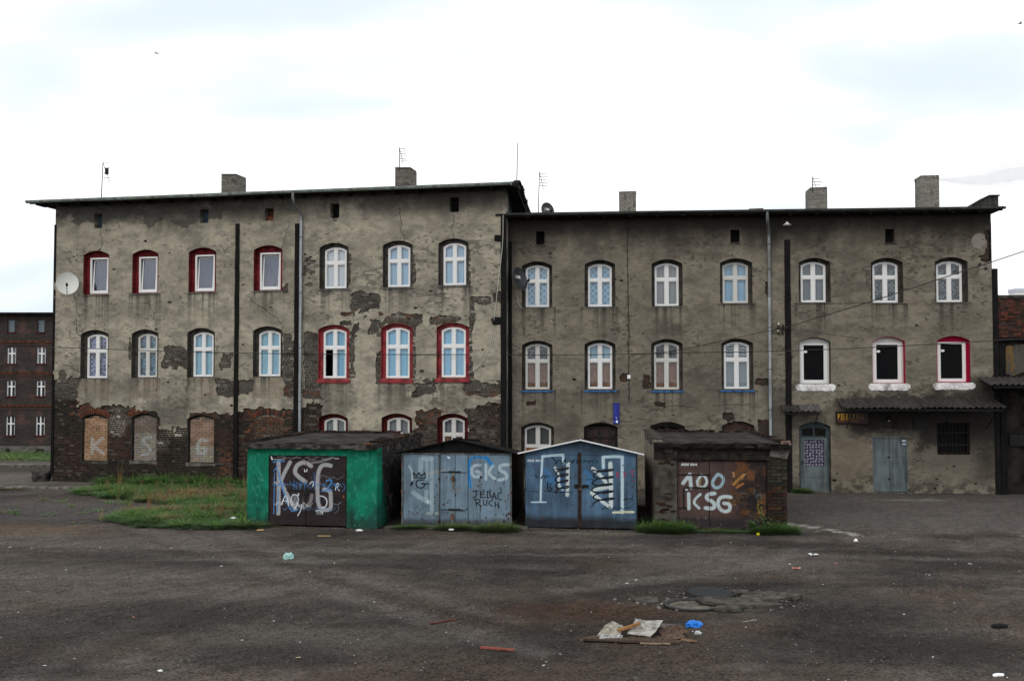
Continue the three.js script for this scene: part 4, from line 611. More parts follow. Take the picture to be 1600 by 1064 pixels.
  // corrugated canopies on iron brackets
  const sheet = (u0, u1, v1, z1, v0, z0, amp, pitch) => { const n = Math.round(((u1 - u0) / pitch) * 8), g = new THREE.PlaneGeometry(u1 - u0, 1, n, 4), p = g.attributes.position; for (let i = 0; i < p.count; i++) { const u = p.getX(i), t = p.getY(i) + 0.5, w = amp * Math.sin(((u + u0) / pitch) * 6.283) + 0.012 * (vn(u * 2 + u0 * 7, t * 2, 3) - 0.5); p.setXYZ(i, u + (u0 + u1) / 2, lerp(v0, v1, t) + w - 0.03 * Math.sin(t * 3.14), lerp(z0, z1, t)); } const b = g.clone(), q = b.attributes.position; for (let i = 0; i < q.count; i++) q.setY(i, q.getY(i) - 0.008); const idx = b.index.array; for (let i = 0; i < idx.length; i += 3) [idx[i], idx[i + 1]] = [idx[i + 1], idx[i]]; g.computeVertexNormals(); b.computeVertexNormals(); return [g, b]; };
  const canopy = (u0, u1, v1, v0, z0, n, mats_, seed) => { const g = node('canopy', R), r = rng(seed), w = (u1 - u0) / n; for (let k = 0; k < n; k++) mesh('sheet', sheet(u0 + k * w - 0.06, u0 + (k + 1) * w + 0.06, v1 + (k % 2) * 0.014, 0.03, v0 + (r() - 0.5) * 0.03 + (k % 2) * 0.014, z0 + (r() - 0.5) * 0.06, 0.026, 0.2), mats_[k % mats_.length], g); mesh('beam', [bx(u0 + 0.05, u1 - 0.05, v0 - 0.11, v0 - 0.05, z0 - 0.16, z0 - 0.1)], mats.iron, g); for (const u of n > 2 ? [u0 + 0.3, u0 + 1.9, u1 - 1.7, u1 - 0.2] : [u0 + 0.12, u1 - 0.12]) mesh('bracket', [rod([u, v0 - 0.08, z0 - 0.13], [u, v0 - 0.1 - z0 * 0.55, 0.02], 0.016), rod([u, v0 - 0.07, z0 - 0.13], [u, v1 - 0.09, 0.02], 0.016)], mats.iron, g); return g; };
  const corr = M([0.07, 0.06, 0.056], { t: streakTex, ts: 1.1, roughness: 0.6, metalness: 0.25 }), corr2 = M([0.045, 0.04, 0.038], { t: rustTex ? streakTex : null, ts: 0.9, roughness: 0.7 }), corr3 = M([0.16, 0.155, 0.155], { t: streakTex, ts: 0.9, roughness: 0.55, metalness: 0.3 });
  canopy(11.98, 17.3, 3.36, 3.06, 1.25, 6, [corr, corr2], 5); canopy(10.02, 11.3, 3.12, 2.9, 0.72, 2, [corr2, corr3], 6);
  // ducts and downpipe
  const duct = (u0, u1, v0, v1, d) => mesh('duct', ductGeo(u0, u1, v0, v1, d), mats.tar, R);
  duct(0.12, 0.29, -0.2, 9.12, 0.09); duct(10.16, 10.37, -0.2, 9.07, 0.075); duct(17.4, 17.58, -0.2, 7.96, 0.07);
  mesh('duct', [bx(17.32, 17.395, 0, 9.6, 0.0, 0.04)], mats.soot, R);
  const dp = node('downpipe', R), px = 9.6; mesh('pipe', tube([[9.47, RH, 0.68], [9.47, 9.84, 0.68], [9.48, 9.7, 0.62], [9.58, 9.35, 0.24], [px, 9.2, 0.15], [px, 9.0, 0.15]], 0.055, 30, 10), mats.zincOld, dp);
  for (const [a, b, m] of [[6.95, 9.02, mats.zincOld], [4.9, 6.97, mats.zinc], [3.1, 4.92, mats.zinc], [0.6, 3.12, mats.zinc]]) mesh('pipe', [rod([px, a, 0.15], [px, b, 0.15], 0.057, 12), new THREE.CylinderGeometry(0.067, 0.067, 0.06, 12).translate(px, b - 0.03, 0.15)], m, dp);
  for (const v of [8.9, 8.0, 5.9, 4.4, 2.95]) mesh('bracket', [new THREE.TorusGeometry(0.062, 0.012, 5, 14).rotateX(Math.PI / 2).translate(px, v, 0.15), bx(px - 0.015, px + 0.015, v - 0.015, v + 0.015, 0, 0.1)], mats.iron, dp);
  // insulators where the supply lines come in
  const ins = node('insulator_bracket', R); mesh('bracket', [bx(9.82, 10.14, 5.84, 5.88, 0.02, 0.06), bx(9.9, 9.94, 5.66, 6.02, 0.02, 0.1), bx(10.04, 10.08, 5.66, 5.94, 0.02, 0.1)], mats.iron, ins);
  for (const [u, v] of [[9.92, 6.02], [9.9, 5.78], [10.06, 5.7], [10.08, 5.94]]) mesh('insulator', new THREE.LatheGeometry([[0.001, 0.06], [0.022, 0.055], [0.028, 0.03], [0.02, 0.02], [0.036, -0.01], [0.032, -0.04], [0.001, -0.05]].map(([x, y]) => new THREE.Vector2(x, y)), 10).translate(u, v, 0.13), u < 10 ? M([0.6, 0.57, 0.45], { roughness: 0.25 }) : mats.iron, ins);
  mesh('junction_box', bx(4.5, 4.62, 4.06, 4.2, 0.03, 0.1), mats.white, R);
}
/* the wing that closes the yard on the right */
{
  const o = [16.95, 0, -36.2], A = thing('outbuilding', 'dark low wing at the right edge with a bare brick parapet and small canopy', 'building', o, -RA), W = 9;
  mesh('wall', [bx(0.1, W, -0.3, 5.4, -4, -0.05)], M([0.032, 0.029, 0.026], { t: grimeTex, ts: 1.9, b: 0.02, bs: 0.8 }), A);
  mesh('ledge', rough(bx(0.08, W, 5.4, 5.52, -4, 0.12), 0.02, 3), mats.soot, A);
  mesh('mortar', bx(0.1, W, 5.521, 6.92, -0.5, -0.09), M([0.12, 0.1, 0.085], { t: grimeTex, ts: 0.9 }), A);
  const r = rng(55), l = []; for (let row = 0; row < 18; row++) for (let u = 0.12 - (row % 2) * 0.13; u < W - 0.3; u += row % 2 ? 0.137 : 0.262) { const k = 0.5 + 0.9 * r(); l.push([Math.max(u, 0.12), u + (row % 2 ? 0.125 : 0.25), 5.56 + row * 0.077, r() * 0.012, (r() < 0.5 ? [0.19, 0.065, 0.045] : [0.085, 0.055, 0.045]).map((c) => c * k)]); } brickwork(l, A, -0.075);
  mesh('coping', rough(bx(0.06, W, 6.93, 7.02, -0.54, -0.02), 0.03, 13), mats.concreteDark, A);
  const pl = (u, v) => 0.55 - Math.abs(v - 4.7) + jag(u, v, 371) * 0.9; mesh('plaster', plasterCoat(pl, W, 4.1, 5.36, 0.06, -0.02, 0.03).translate(0, 0, 0).translate(0.1, 0, 0), new THREE.MeshPhysicalMaterial({ roughness: 0.95, map: tex(512, 128, (x, y, q) => { const n = fbm(x * 30, y * 8, 4, 91), c = n > 0.56 ? [0.15, 0.095, 0.04] : [0.085, 0.078, 0.066], k = 0.7 + 0.5 * fbm(x * 90, y * 20, 3, 93); q[0] = c[0] * k; q[1] = c[1] * k; q[2] = c[2] * k; }, true), bumpMap: sized(grainTex, 0.1), bumpScale: 0.01, specularIntensity: 0.2 }), A, true);
  mesh('duct', bx(0.3, 0.5, -0.1, 5.3, -0.049, 0.04), mats.tar, A);
  const g = node('window', A); mesh('shutter', bx(0.62, 1.16, 1.72, 2.12, -0.049, -0.01), mats.iron, g); mesh('frame', [bx(0.58, 1.2, 2.12, 2.17, -0.049, 0.02), bx(0.58, 1.2, 1.67, 1.72, -0.049, 0.02), bx(0.58, 0.62, 1.72, 2.12, -0.049, 0.02), bx(1.16, 1.2, 1.72, 2.12, -0.049, 0.02)], mats.dark, g);
  const n = 380, s = new THREE.PlaneGeometry(W + 0.4, 1.2, n, 3), p = s.attributes.position; for (let i = 0; i < p.count; i++) { const u = p.getX(i), t = p.getY(i) / 1.2 + 0.5; p.setXYZ(i, u + W / 2 - 0.28, lerp(3.86, 4.12, t) + 0.026 * Math.sin((u / 0.2) * 6.283), lerp(1.2, 0, t)); } s.computeVertexNormals();
  const c = node('canopy', A); mesh('sheet', s, new THREE.MeshPhysicalMaterial({ color: rgb(0.05, 0.047, 0.045), map: sized(streakTex, 1), roughness: 0.7, side: THREE.DoubleSide }), c); mesh('beam', bx(-0.3, W, 3.74, 3.82, 1.0, 1.08), mats.iron, c);
  mesh('roof', bx(0.1, W, 5.4, 5.6, -8, -0.6), mats.bitumen, A);
}
/* small lettered and plain boards on the wall, each set on the right tenement's face */
const onR = (u, v, z) => V([u, v, z]).applyAxisAngle(new THREE.Vector3(0, 1, 0), -RA).add(R.position).toArray();
const onL = (u, v, z) => V([u, v, z]).applyAxisAngle(new THREE.Vector3(0, 1, 0), -11.444 * Math.PI / 180).add(L.position).toArray();
function board(name, label, pos, w, h, d, draw, cw, ch, edge) {
  const t = thing(name, label, 'sign', pos, -RA), c = document.createElement('canvas'); c.width = cw; c.height = ch; draw(c.getContext('2d'), cw, ch);
  const ct = new THREE.CanvasTexture(c); ct.colorSpace = THREE.SRGBColorSpace; mesh('backing', bx(-w / 2, w / 2, -h / 2, h / 2, 0, d - 0.004), edge, t);
  mesh('face', new THREE.PlaneGeometry(w - 0.03, h - 0.03).translate(0, 0, d), new THREE.MeshPhysicalMaterial({ map: ct, roughness: 0.6 }), t, true);
  mesh('rim', [bx(-w / 2, w / 2, h / 2 - 0.015, h / 2, d - 0.003, d + 0.008), bx(-w / 2, w / 2, -h / 2, -h / 2 + 0.015, d - 0.003, d + 0.008), bx(-w / 2, -w / 2 + 0.015, -h / 2 + 0.015, h / 2 - 0.015, d - 0.003, d + 0.008), bx(w / 2 - 0.015, w / 2, -h / 2 + 0.015, h / 2 - 0.015, d - 0.003, d + 0.008)], edge, t); return t;
}
board('shop_sign', 'faded dark sign with yellow bakery lettering between the two canopies', onR(12.47, 2.67, 0.062), 1.14, 0.44, 0.06, (g, w, h) => {
  g.fillStyle = '#1c1210'; g.fillRect(0, 0, w, h); const r = rng(3); g.fillStyle = '#2b0d0d'; g.fillRect(0, h * 0.74, w, h * 0.26);
  const word = 'PIEKARNIA', total = 9, al = [1, 1, 0.95, 0.9, 0.55, 0.5, 0.4, 0.36, 0.34]; g.font = 'bold 118px sans-serif'; g.textBaseline = 'middle'; let x = 18;
  for (let i = 0; i < word.length; i++) { g.save(); g.translate(x, h * 0.42); g.scale(0.58, 1.2); g.fillStyle = `rgba(222,164,24,${al[i]})`; g.fillText(word[i], 0, 0); g.restore(); x += { P: 50, I: 28, E: 50, K: 56, A: 56, R: 56, N: 60 }[word[i]] ?? 50; }
  g.strokeStyle = 'rgba(190,120,20,0.8)'; g.lineWidth = 6; g.beginPath(); g.moveTo(40, h * 0.82); g.quadraticCurveTo(w * 0.3, h * 0.74, w * 0.7, h * 0.8); g.stroke();
  for (let i = 0; i < 500; i++) { g.fillStyle = `rgba(20,12,10,${r() * 0.5})`; g.fillRect(r() * w, r() * h, 2 + r() * 7, 1 + r() * 4); }
}, 512, 192, M([0.035, 0.022, 0.02], { t: grimeTex, ts: 0.6 }));
board('house_sign', 'narrow upright blue enamel plate with small white marks above the dark gate', onR(4.1, 2.8, 0.062), 0.22, 0.76, 0.03, (g, w, h) => {
  g.fillStyle = '#101f86'; g.fillRect(0, 0, w, h); g.fillStyle = '#9fb4e6'; const r = rng(4); for (let i = 0; i < 13; i++) { g.fillRect(w * 0.2, h * (0.12 + i * 0.045), 5 + r() * 5, 4); if (r() < 0.6) g.fillRect(w * 0.58, h * (0.12 + i * 0.045), 4, 4); }
  g.strokeStyle = '#f3f5fa'; g.lineWidth = 8; g.beginPath(); g.moveTo(w * 0.42, h * 0.68); g.lineTo(w * 0.62, h * 0.79); g.stroke(); g.fillStyle = '#f6f8fb'; g.fillRect(w * 0.42, h * 0.86, w * 0.38, h * 0.1); g.fillRect(w * 0.2, h * 0.9, 6, 12);
}, 128, 448, M([0.012, 0.025, 0.22], { roughness: 0.4 }));
board('door_notice', 'small white and navy notice at the top of the steel double door', onR(14.29, 1.8, 0.012), 0.19, 0.2, 0.012, (g, w, h) => { g.fillStyle = '#cfd6de'; g.fillRect(0, 0, w, h); g.fillStyle = '#22304e'; g.fillRect(0, h * 0.36, w, h * 0.34); g.fillStyle = '#8fa6c4'; g.beginPath(); g.arc(w * 0.5, h * 0.3, w * 0.16, 0, 7); g.fill(); g.fillStyle = '#6b7890'; g.fillRect(w * 0.12, h * 0.8, w * 0.76, 8); }, 128, 128, mats.steelDoor);
/* ------------------------------------------------------------------ garages */
const GROUP_G = 'row of four lock-up garages in the yard';
function mapped(g, x0, x1, y0, y1) { g = FLAT(g); const p = g.attributes.position, uv = g.attributes.uv; for (let i = 0; i < p.count; i++) uv.setXY(i, (p.getX(i) - x0) / (x1 - x0), (p.getY(i) - y0) / (y1 - y0)); return g; }
const blotch = (c, w, h, f) => { for (let y = 0; y < h; y += 3) for (let x = 0; x < w; x += 3) { const k = f(x / w, y / h); c.fillStyle = `rgb(${k.map((v) => Math.round(clamp(v, 0, 255))).join()})`; c.fillRect(x, y, 3, 3); } };
function paintMat(w, h, box, base, marks, opt = {}) {
  const cv = document.createElement('canvas'); cv.width = w; cv.height = h; const c = cv.getContext('2d'); blotch(c, w, h, base);
  const sx = w / (box[2] - box[0]), sy = h / (box[3] - box[1]); c.setTransform(sx, 0, 0, sy, -box[0] * sx, -box[1] * sy); c.lineCap = c.lineJoin = 'round';
  const st = (pts, wd, col, curve = true) => {
    c.strokeStyle = col; c.lineWidth = wd * 0.94; c.shadowColor = col; c.shadowBlur = wd * 0.3 * sx; c.beginPath(); c.moveTo(...pts[0]);
    if (curve && pts.length > 2) { for (let i = 1; i < pts.length - 1; i++) c.quadraticCurveTo(...pts[i], (pts[i][0] + pts[i + 1][0]) / 2, (pts[i][1] + pts[i + 1][1]) / 2); c.lineTo(...pts[pts.length - 1]); } else pts.slice(1).forEach((p) => c.lineTo(...p)); c.stroke();
  };
  marks(c, st); c.setTransform(1, 0, 0, 1, 0, 0); c.shadowBlur = 0; { const r = rng(box[0] + w); for (let i = 0; i < 2600; i++) { const x = r() * w, y = r() * h, k = base(x / w, y / h); if (fbm(x * 0.012, y * 0.012, 3, 57) < 0.46) continue; c.fillStyle = `rgba(${k.map((v) => Math.round(clamp(v * 0.95, 0, 255))).join()},${0.25 + 0.5 * r()})`; c.beginPath(); c.ellipse(x, y, 0.8 + r() * r() * 7, 0.6 + r() * r() * 5, r() * 3, 0, 7); c.fill(); } for (let i = 0; i < 70; i++) { const x = r() * w; c.fillStyle = `rgba(30,26,24,${0.03 + 0.09 * r()})`; c.fillRect(x, r() * h * 0.8, 1 + r() * 5, h * (0.1 + 0.4 * r())); } }
  const t = new THREE.CanvasTexture(cv); t.colorSpace = THREE.SRGBColorSpace;
  return new THREE.MeshPhysicalMaterial({ map: t, roughness: opt.rough ?? 0.6, specularIntensity: 0.35, bumpMap: sized(grainTex, 3.2), bumpScale: 0.02 });
}
function roughSlab(x0, x1, z0, z1, y0, y1, amp, seed, tilt = 0) {
  const g = new THREE.BoxGeometry(x1 - x0, y1 - y0, z1 - z0, 44, 3, 30).translate((x0 + x1) / 2, (y0 + y1) / 2, (z0 + z1) / 2), p = g.attributes.position;
  for (let i = 0; i < p.count; i++) {
    const x = p.getX(i), y = p.getY(i), z = p.getZ(i), e = Math.min(x - x0, x1 - x, z - z0, z1 - z) < 0.01 ? 1 : 0.25, n = (s) => fbm(x * 5 + s, z * 5 + y * 7 + s, 3, seed) - 0.5;
    p.setXYZ(i, x + n(1) * amp * e * (x < x0 + 0.01 || x > x1 - 0.01), y + n(5) * amp * 0.9 * e + tilt * (z1 - z), z + n(9) * amp * 1.6 * e * (z > z1 - 0.01 || z < z0 + 0.01));
  }
  g.computeVertexNormals(); return g;
}
const brickRow = (parent, a, b, y, z, w, seed, cols, cross = false, step = 0.2) => { const r = rng(seed), n = Math.floor((b - a) / step); for (let i = 0; i < n; i++) { if (r() < 0.06) continue; const t = a + (i + 0.5) * ((b - a) / n), h = 0.06 + r() * 0.05, kk = 0.65 + 0.6 * r(), c = cols[Math.floor(r() * cols.length)].map((q) => q * kk), g = rough(new THREE.BoxGeometry(cross ? w : step * 0.94, h, cross ? step * 0.94 : w), 0.035, seed * 31 + i), m = new THREE.Mesh(metric(g), toneMat(c)); m.name = 'brick'; m.position.set(cross ? z : t, y + h / 2, cross ? t : z); m.rotation.y = (r() - 0.5) * 0.12; m.castShadow = m.receiveShadow = true; parent.add(m); } };
const DARKB = [[0.07, 0.055, 0.048], [0.1, 0.075, 0.06], [0.05, 0.042, 0.038], [0.13, 0.075, 0.055]];

const scrawl = (st, x0, x1, y, h, n, wd, col, seed) => { const r = rng(seed), pts = [[x0, y + h * 0.5]]; for (let i = 0; i < n * 4; i++) { const t = (i + 1) / (n * 4), up = i % 2; pts.push([lerp(x0, x1, t) + (r() - 0.65) * h * 0.9, y + h * (up ? 0.05 + 0.4 * r() : 0.55 + 0.45 * r())]); if (r() < 0.12) { st(pts.splice(0, pts.length), wd, col); pts.push([lerp(x0, x1, t), y + h * r()]); } } if (pts.length > 1) st(pts, wd, col); };
// green plastered garage
{
  const W = 3.71, D = 5.3, h = 2.18, t = thing('green_garage', 'flat-roofed green plastered garage with black graffitied doors', 'garage', [-7.34, 0, -28.46], -8.4 * Math.PI / 180, GROUP_G);
  const a = 0.62, b = 2.86, dt = 1.95; // door opening
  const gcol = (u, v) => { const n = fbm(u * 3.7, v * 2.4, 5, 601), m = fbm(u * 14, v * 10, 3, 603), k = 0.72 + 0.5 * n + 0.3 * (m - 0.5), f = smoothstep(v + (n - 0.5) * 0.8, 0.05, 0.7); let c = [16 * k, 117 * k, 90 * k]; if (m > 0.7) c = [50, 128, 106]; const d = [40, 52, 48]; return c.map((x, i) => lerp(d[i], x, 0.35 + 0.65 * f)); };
  const gm = paintMat(1024, 600, [0, 0, 1024, 600], (x, y) => gcol(x * W, (1 - y) * 2.4), (c) => { const r = rng(5); for (let i = 0; i < 90; i++) { c.fillStyle = r() < 0.4 ? 'rgba(150,190,175,0.5)' : 'rgba(12,40,36,0.5)'; c.beginPath(); c.ellipse(r() * 1024, r() * 600, 1 + r() * 6, 1 + r() * 4, r() * 3, 0, 7); c.fill(); } c.strokeStyle = 'rgba(10,30,36,0.55)'; c.lineWidth = 3; c.beginPath(); c.moveTo(50, 290); c.lineTo(70, 250); c.lineTo(76, 300); c.lineTo(110, 260); c.moveTo(46, 320); c.lineTo(120, 300); c.stroke(); for (let i = 0; i < 6; i++) { c.fillStyle = 'rgba(20,26,26,0.25)'; c.fillRect(r() * 1024, 470, 8 + r() * 30, 140); } }, { rough: 0.8 });
  const q = (g) => mapped(g, 0, W, 0, 2.4);
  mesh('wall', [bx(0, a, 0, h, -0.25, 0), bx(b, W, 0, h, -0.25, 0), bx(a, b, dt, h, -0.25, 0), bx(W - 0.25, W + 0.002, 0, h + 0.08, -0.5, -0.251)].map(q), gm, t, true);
  const side = paintMat(512, 256, [0, 0, D, h], (x, y) => { const n = fbm(x * 9, y * 5, 5, 611), m = fbm(x * 40, y * 20, 3, 613), k = 0.6 + 0.8 * n; return m > 0.62 ? [88 * k, 80 * k, 72 * k] : [46 * k, 43 * k, 42 * k]; }, (c, st) => { st([[1.6, 1.4], [1.3, 1.5], [1.5, 1.7]], 0.09, 'rgba(150,150,145,0.6)'); for (let i = 0; i < 6; i++) st([[0.2 + i * 0.8, 0.35 + (i % 3) * 0.3], [0.9 + i * 0.8, 0.35 + (i % 3) * 0.3]], 0.015, 'rgba(16,15,15,0.7)', false); }, { rough: 0.95 });
  mesh('wall', [(() => { const g = FLAT(bx(W - 0.25, W, 0, h + 0.1, -D, -0.502)), p = g.attributes.position, uv = g.attributes.uv; for (let i = 0; i < p.count; i++) uv.setXY(i, (-p.getZ(i)) / D, p.getY(i) / h); return g; })()], side, t, true);
  mesh('paint_patch', [(() => { const s = shapeOf([[0.5, 0.0], [1.15, 0.0], [0.95, 0.55], [0.62, 1.3], [0.505, 1.6]]); return extrude(s, 0, 0.004).rotateY(Math.PI / 2).translate(W + 0.0005, 0, 0); })()], M([0.012, 0.105, 0.062], { t: grimeTex, ts: 1 }), t);
  mesh('wall', [bx(0, 0.25, 0, h, -D, -0.251), bx(0.25, W - 0.251, 0, h, -D, -D + 0.25)], mats.concreteDark, t);
  mesh('roof', roughSlab(-0.07, W + 0.02, -D - 0.05, 0.1, h + 0.005, h + 0.12, 0.1, 21), M([0.075, 0.07, 0.068], { t: grimeTex, ts: 2.4, b: 0.02, bs: 0.6 }), t);
  mesh('fascia', rough(roughSlab(-0.08, W - 0.1, 0.04, 0.17, h - 0.03, h + 0.1, 0.09, 23), 0.012, 4), mats.concreteDark, t);
  brickRow(t, -D + 0.1, 0.0, h + 0.1, 0.04, 0.22, 31, DARKB, true); brickRow(t, -D + 0.1, -0.1, h + 0.1, W - 0.16, 0.34, 32, [...DARKB, [0.16, 0.14, 0.12]], true, 0.24); brickRow(t, 0.1, W - 0.3, h + 0.1, -D + 0.1, 0.2, 33, DARKB);
  mesh('brick', rough(bx(W - 0.36, W - 0.14, h + 0.02, h + 0.13, -0.06, 0.14), 0.02, 8), M([0.27, 0.085, 0.04], { t: grimeTex, ts: 0.5 }), t);
  const dm = paintMat(1024, 896, [348, 238, 1095, 890], (x, y) => { const n = fbm(x * 5, y * 6, 5, 621), k = 0.7 + 0.6 * n; return [44 * k, 35 * k, 36 * k]; }, (c, st) => {
    const G = 'rgba(164,165,168,0.88)', B = 'rgba(70,130,192,0.8)', Wt = 'rgba(216,222,228,0.92)';
    for (let i = 0; i < 9; i++) st([[430 + i * 60, 246 + (i % 3) * 14], [500 + i * 58, 250 + (i % 2) * 20]], 14, 'rgba(130,130,132,0.5)', false);
    st([[520, 270], [620, 290], [690, 250]], 14, 'rgba(22,18,20,0.9)'); st([[960, 245], [860, 290], [760, 300]], 22, 'rgba(140,140,140,0.6)'); st([[840, 250], [810, 268], [850, 262]], 12, 'rgba(22,18,20,0.9)');
    st([[440, 296], [445, 480], [442, 774]], 40, G); st([[552, 298], [505, 380], [468, 470]], 36, G); st([[462, 480], [520, 600], [604, 730]], 40, G);
    st([[752, 330], [700, 290], [620, 318], [590, 390], [640, 440], [700, 476]], 40, G); st([[762, 600], [750, 680], [690, 722], [620, 690], [600, 620]], 34, 'rgba(140,140,142,0.6)');
    st([[940, 326], [868, 306], [822, 372], [814, 470], [815, 570], [822, 690], [862, 735], [945, 732], [942, 640], [940, 556], [880, 544]], 38, G);
    st([[392, 300], [440, 285], [494, 292]], 14, B); st([[395, 380], [440, 330]], 10, B); st([[402, 400], [398, 780]], 9, B); st([[432, 370], [470, 520], [560, 760], [620, 740]], 14, B); st([[440, 560], [430, 770]], 10, B);
    [[590, 500], [612, 520], [650, 505], [690, 520], [780, 430], [790, 500]].forEach(([x, y], i) => st([[x, y - 40], [x + 4, y], [x - 2, y + 48]], 9, 'rgba(52,96,150,0.75)')); st([[900, 470], [940, 445], [955, 480], [900, 540], [950, 552]], 16, B); st([[1050, 490], [1070, 490], [1076, 540], [1050, 560]], 9, 'rgba(52,96,150,0.75)'); st([[860, 560], [930, 548]], 16, 'rgba(90,140,185,0.8)');
    st([[472, 690], [490, 640], [515, 600], [535, 660], [540, 700]], 10, Wt); st([[488, 660], [530, 655]], 8, Wt); st([[566, 700], [560, 600], [620, 596], [640, 650], [600, 730]], 10, Wt); st([[634, 590], [634, 600]], 14, Wt); st([[668, 690], [660, 740], [628, 792]], 8, Wt);
    st([[840, 606], [890, 610], [910, 660], [895, 706], [860, 712]], 10, Wt); st([[800, 745], [830, 730], [862, 760]], 8, Wt); for (let i = 0; i < 4; i++) st([[815 + i * 18, 738], [812 + i * 18, 776]], 5, Wt); st([[960, 672], [1000, 690], [1040, 660]], 6, 'rgba(130,150,170,0.6)'); st([[980, 760], [1020, 740], [1016, 690]], 6, 'rgba(130,150,170,0.5)');
    st([[986, 550], [992, 485], [1020, 490], [1010, 520], [990, 524]], 8, Wt); st([[1000, 524], [1022, 556]], 7, Wt); st([[740, 500], [760, 470], [780, 480], [770, 520]], 8, Wt); st([[400, 490], [418, 480], [420, 510]], 6, Wt); st([[690, 366], [692, 384], [712, 380], [712, 362]], 8, '#e8ecef', false); st([[370, 250], [378, 275]], 12, '#e8ecef'); for (let i = 0; i < 7; i++) st([[380 + i * 18, 272], [388 + i * 18, 276]], 6, 'rgba(200,215,225,0.8)'); for (let i = 0; i < 4; i++) st([[976 + i * 11, 256], [980 + i * 11, 262]], 7, 'rgba(190,205,215,0.9)'); st([[1062, 600], [1066, 620]], 6, '#b06a34');
    scrawl(st, 380, 1060, 470, 70, 13, 7, 'rgba(74,128,184,0.6)', 41); scrawl(st, 400, 780, 640, 90, 6, 7, 'rgba(196,206,214,0.55)', 42); scrawl(st, 820, 1060, 400, 60, 4, 6, 'rgba(120,130,140,0.5)', 43); scrawl(st, 480, 1000, 700, 60, 8, 6, 'rgba(90,140,190,0.45)', 44);
    const r = rng(9); for (let i = 0; i < 130; i++) { const x = 380 + r() * 560, y = 400 + r() * 250; st([[x, y], [x + r() * 4, y + 20 + r() * 60]], 2, `rgba(${90 + r() * 80},${110 + r() * 70},${130 + r() * 60},0.4)`); }
  });
  const m = (a + b) / 2 - 0.05, fr = (x0, x1) => mapped(extrude(shapeOf([[x0, 0.05], [x1, 0.05], [x1, dt - 0.01], [x0, dt - 0.01]]), -0.07, 0.05, 0.008), a, b, 0.02, dt);
  for (const [x0, x1] of [[a + 0.02, m - 0.006], [m + 0.006, b - 0.02]]) { const l = mesh('door', fr(x0, x1), dm, t, true); for (const y of [0.45, 1.5]) mesh('hinge', new THREE.CylinderGeometry(0.014, 0.014, 0.12, 8).translate(x0 < m ? x0 + 0.01 : x1 - 0.01, y, -0.012), mats.iron, l); if (x0 < m) mesh('bar', [bx(m - 0.55, m + 0.25, 0.98, 1.02, -0.018, 0.0), bx(m - 0.05, m + 0.06, 0.9, 0.99, -0.018, 0.012)], mats.iron, l); }
  mesh('frame', [bx(a, a + 0.018, 0, dt, -0.12, -0.005), bx(b - 0.018, b, 0, dt, -0.12, -0.005), bx(a + 0.018, b - 0.018, dt - 0.008, dt + 0.012, -0.12, 0.003)], mats.iron, t);
}
const rustSpots = (c, box, n, seed) => { const r = rng(seed); for (let i = 0; i < n; i++) { const x = lerp(box[0], box[2], r()), y = lerp(box[1], box[3], r() ** 0.6), s = 1 + r() * r() * 9; c.fillStyle = `rgba(${60 + r() * 40},${34 + r() * 18},${24 + r() * 10},${0.35 + r() * 0.5})`; c.beginPath(); c.ellipse(x, y, s, s * (0.7 + r()), 0, 0, 7); c.fill(); if (r() < 0.3) { c.fillStyle = 'rgba(84,54,38,0.28)'; c.fillRect(x - s * 0.3, y, s * 0.7, 12 + r() * 46); } } };
function gabledShell(t, W, D, eave, peak, over, roofMat, wallMat, edgeMat) {
  const fall = (g) => { g = FLAT(g); const p = g.attributes.position; for (let i = 0; i < p.count; i++) if (p.getY(i) > 1) p.setY(i, p.getY(i) + 0.072 * Math.min(0, p.getZ(i))); return g; }; // the roof falls to the back
  mesh('wall', fall(bx(0, 0.03, 0, eave, -D, -0.031)), wallMat, t); mesh('wall', fall(bx(W - 0.03, W, 0, eave, -D, -0.031)), wallMat, t);
  mesh('wall', fall(extrude(shapeOf([[0.031, 0], [W - 0.031, 0], [W - 0.031, eave], [W / 2, peak], [0.031, eave]]), -D + 0.002, 0.03)), wallMat, t);
  const s = (peak - eave) / (W / 2), th = 0.035, roof = node('roof', t);
  for (const k of [0, 1]) {
    const x = (u) => (k ? W - u : u), y = (u) => eave + 0.012 + s * u, pts = [[x(-0.17), y(-0.17)], [W / 2, y(W / 2)], [W / 2, y(W / 2) + th], [x(-0.17), y(-0.17) + th]]; mesh('roof_sheet', fall(extrude(shapeOf(k ? pts.reverse() : pts), -D - 0.1, D + 0.24, 0.004)), roofMat, roof);
    const e = [[x(-0.18), y(-0.18) + th - 0.03], [W / 2, y(W / 2) + th - 0.03], [W / 2, y(W / 2) + th + 0.006], [x(-0.18), y(-0.18) + th + 0.006]]; mesh('roof_edge', extrude(shapeOf(k ? e.reverse() : e), 0.142, 0.012), edgeMat, roof);
  }
  mesh('ridge', [fall(rough(bx(W / 2 - 0.1, W / 2 + 0.1, eave + s * W / 2 + 0.04, eave + s * W / 2 + 0.075, -D - 0.1, 0.13), 0.02, 6))], mats.tar, roof);
}
function padlock(parent, x, y, z) { const l = node('padlock', parent); mesh('body', new THREE.CylinderGeometry(0.05, 0.056, 0.035, 14).rotateX(Math.PI / 2).translate(x, y, z + 0.03), mats.rust, l); mesh('shackle', new THREE.TorusGeometry(0.033, 0.008, 6, 14, Math.PI).translate(x, y + 0.045, z + 0.03), mats.iron, l); }
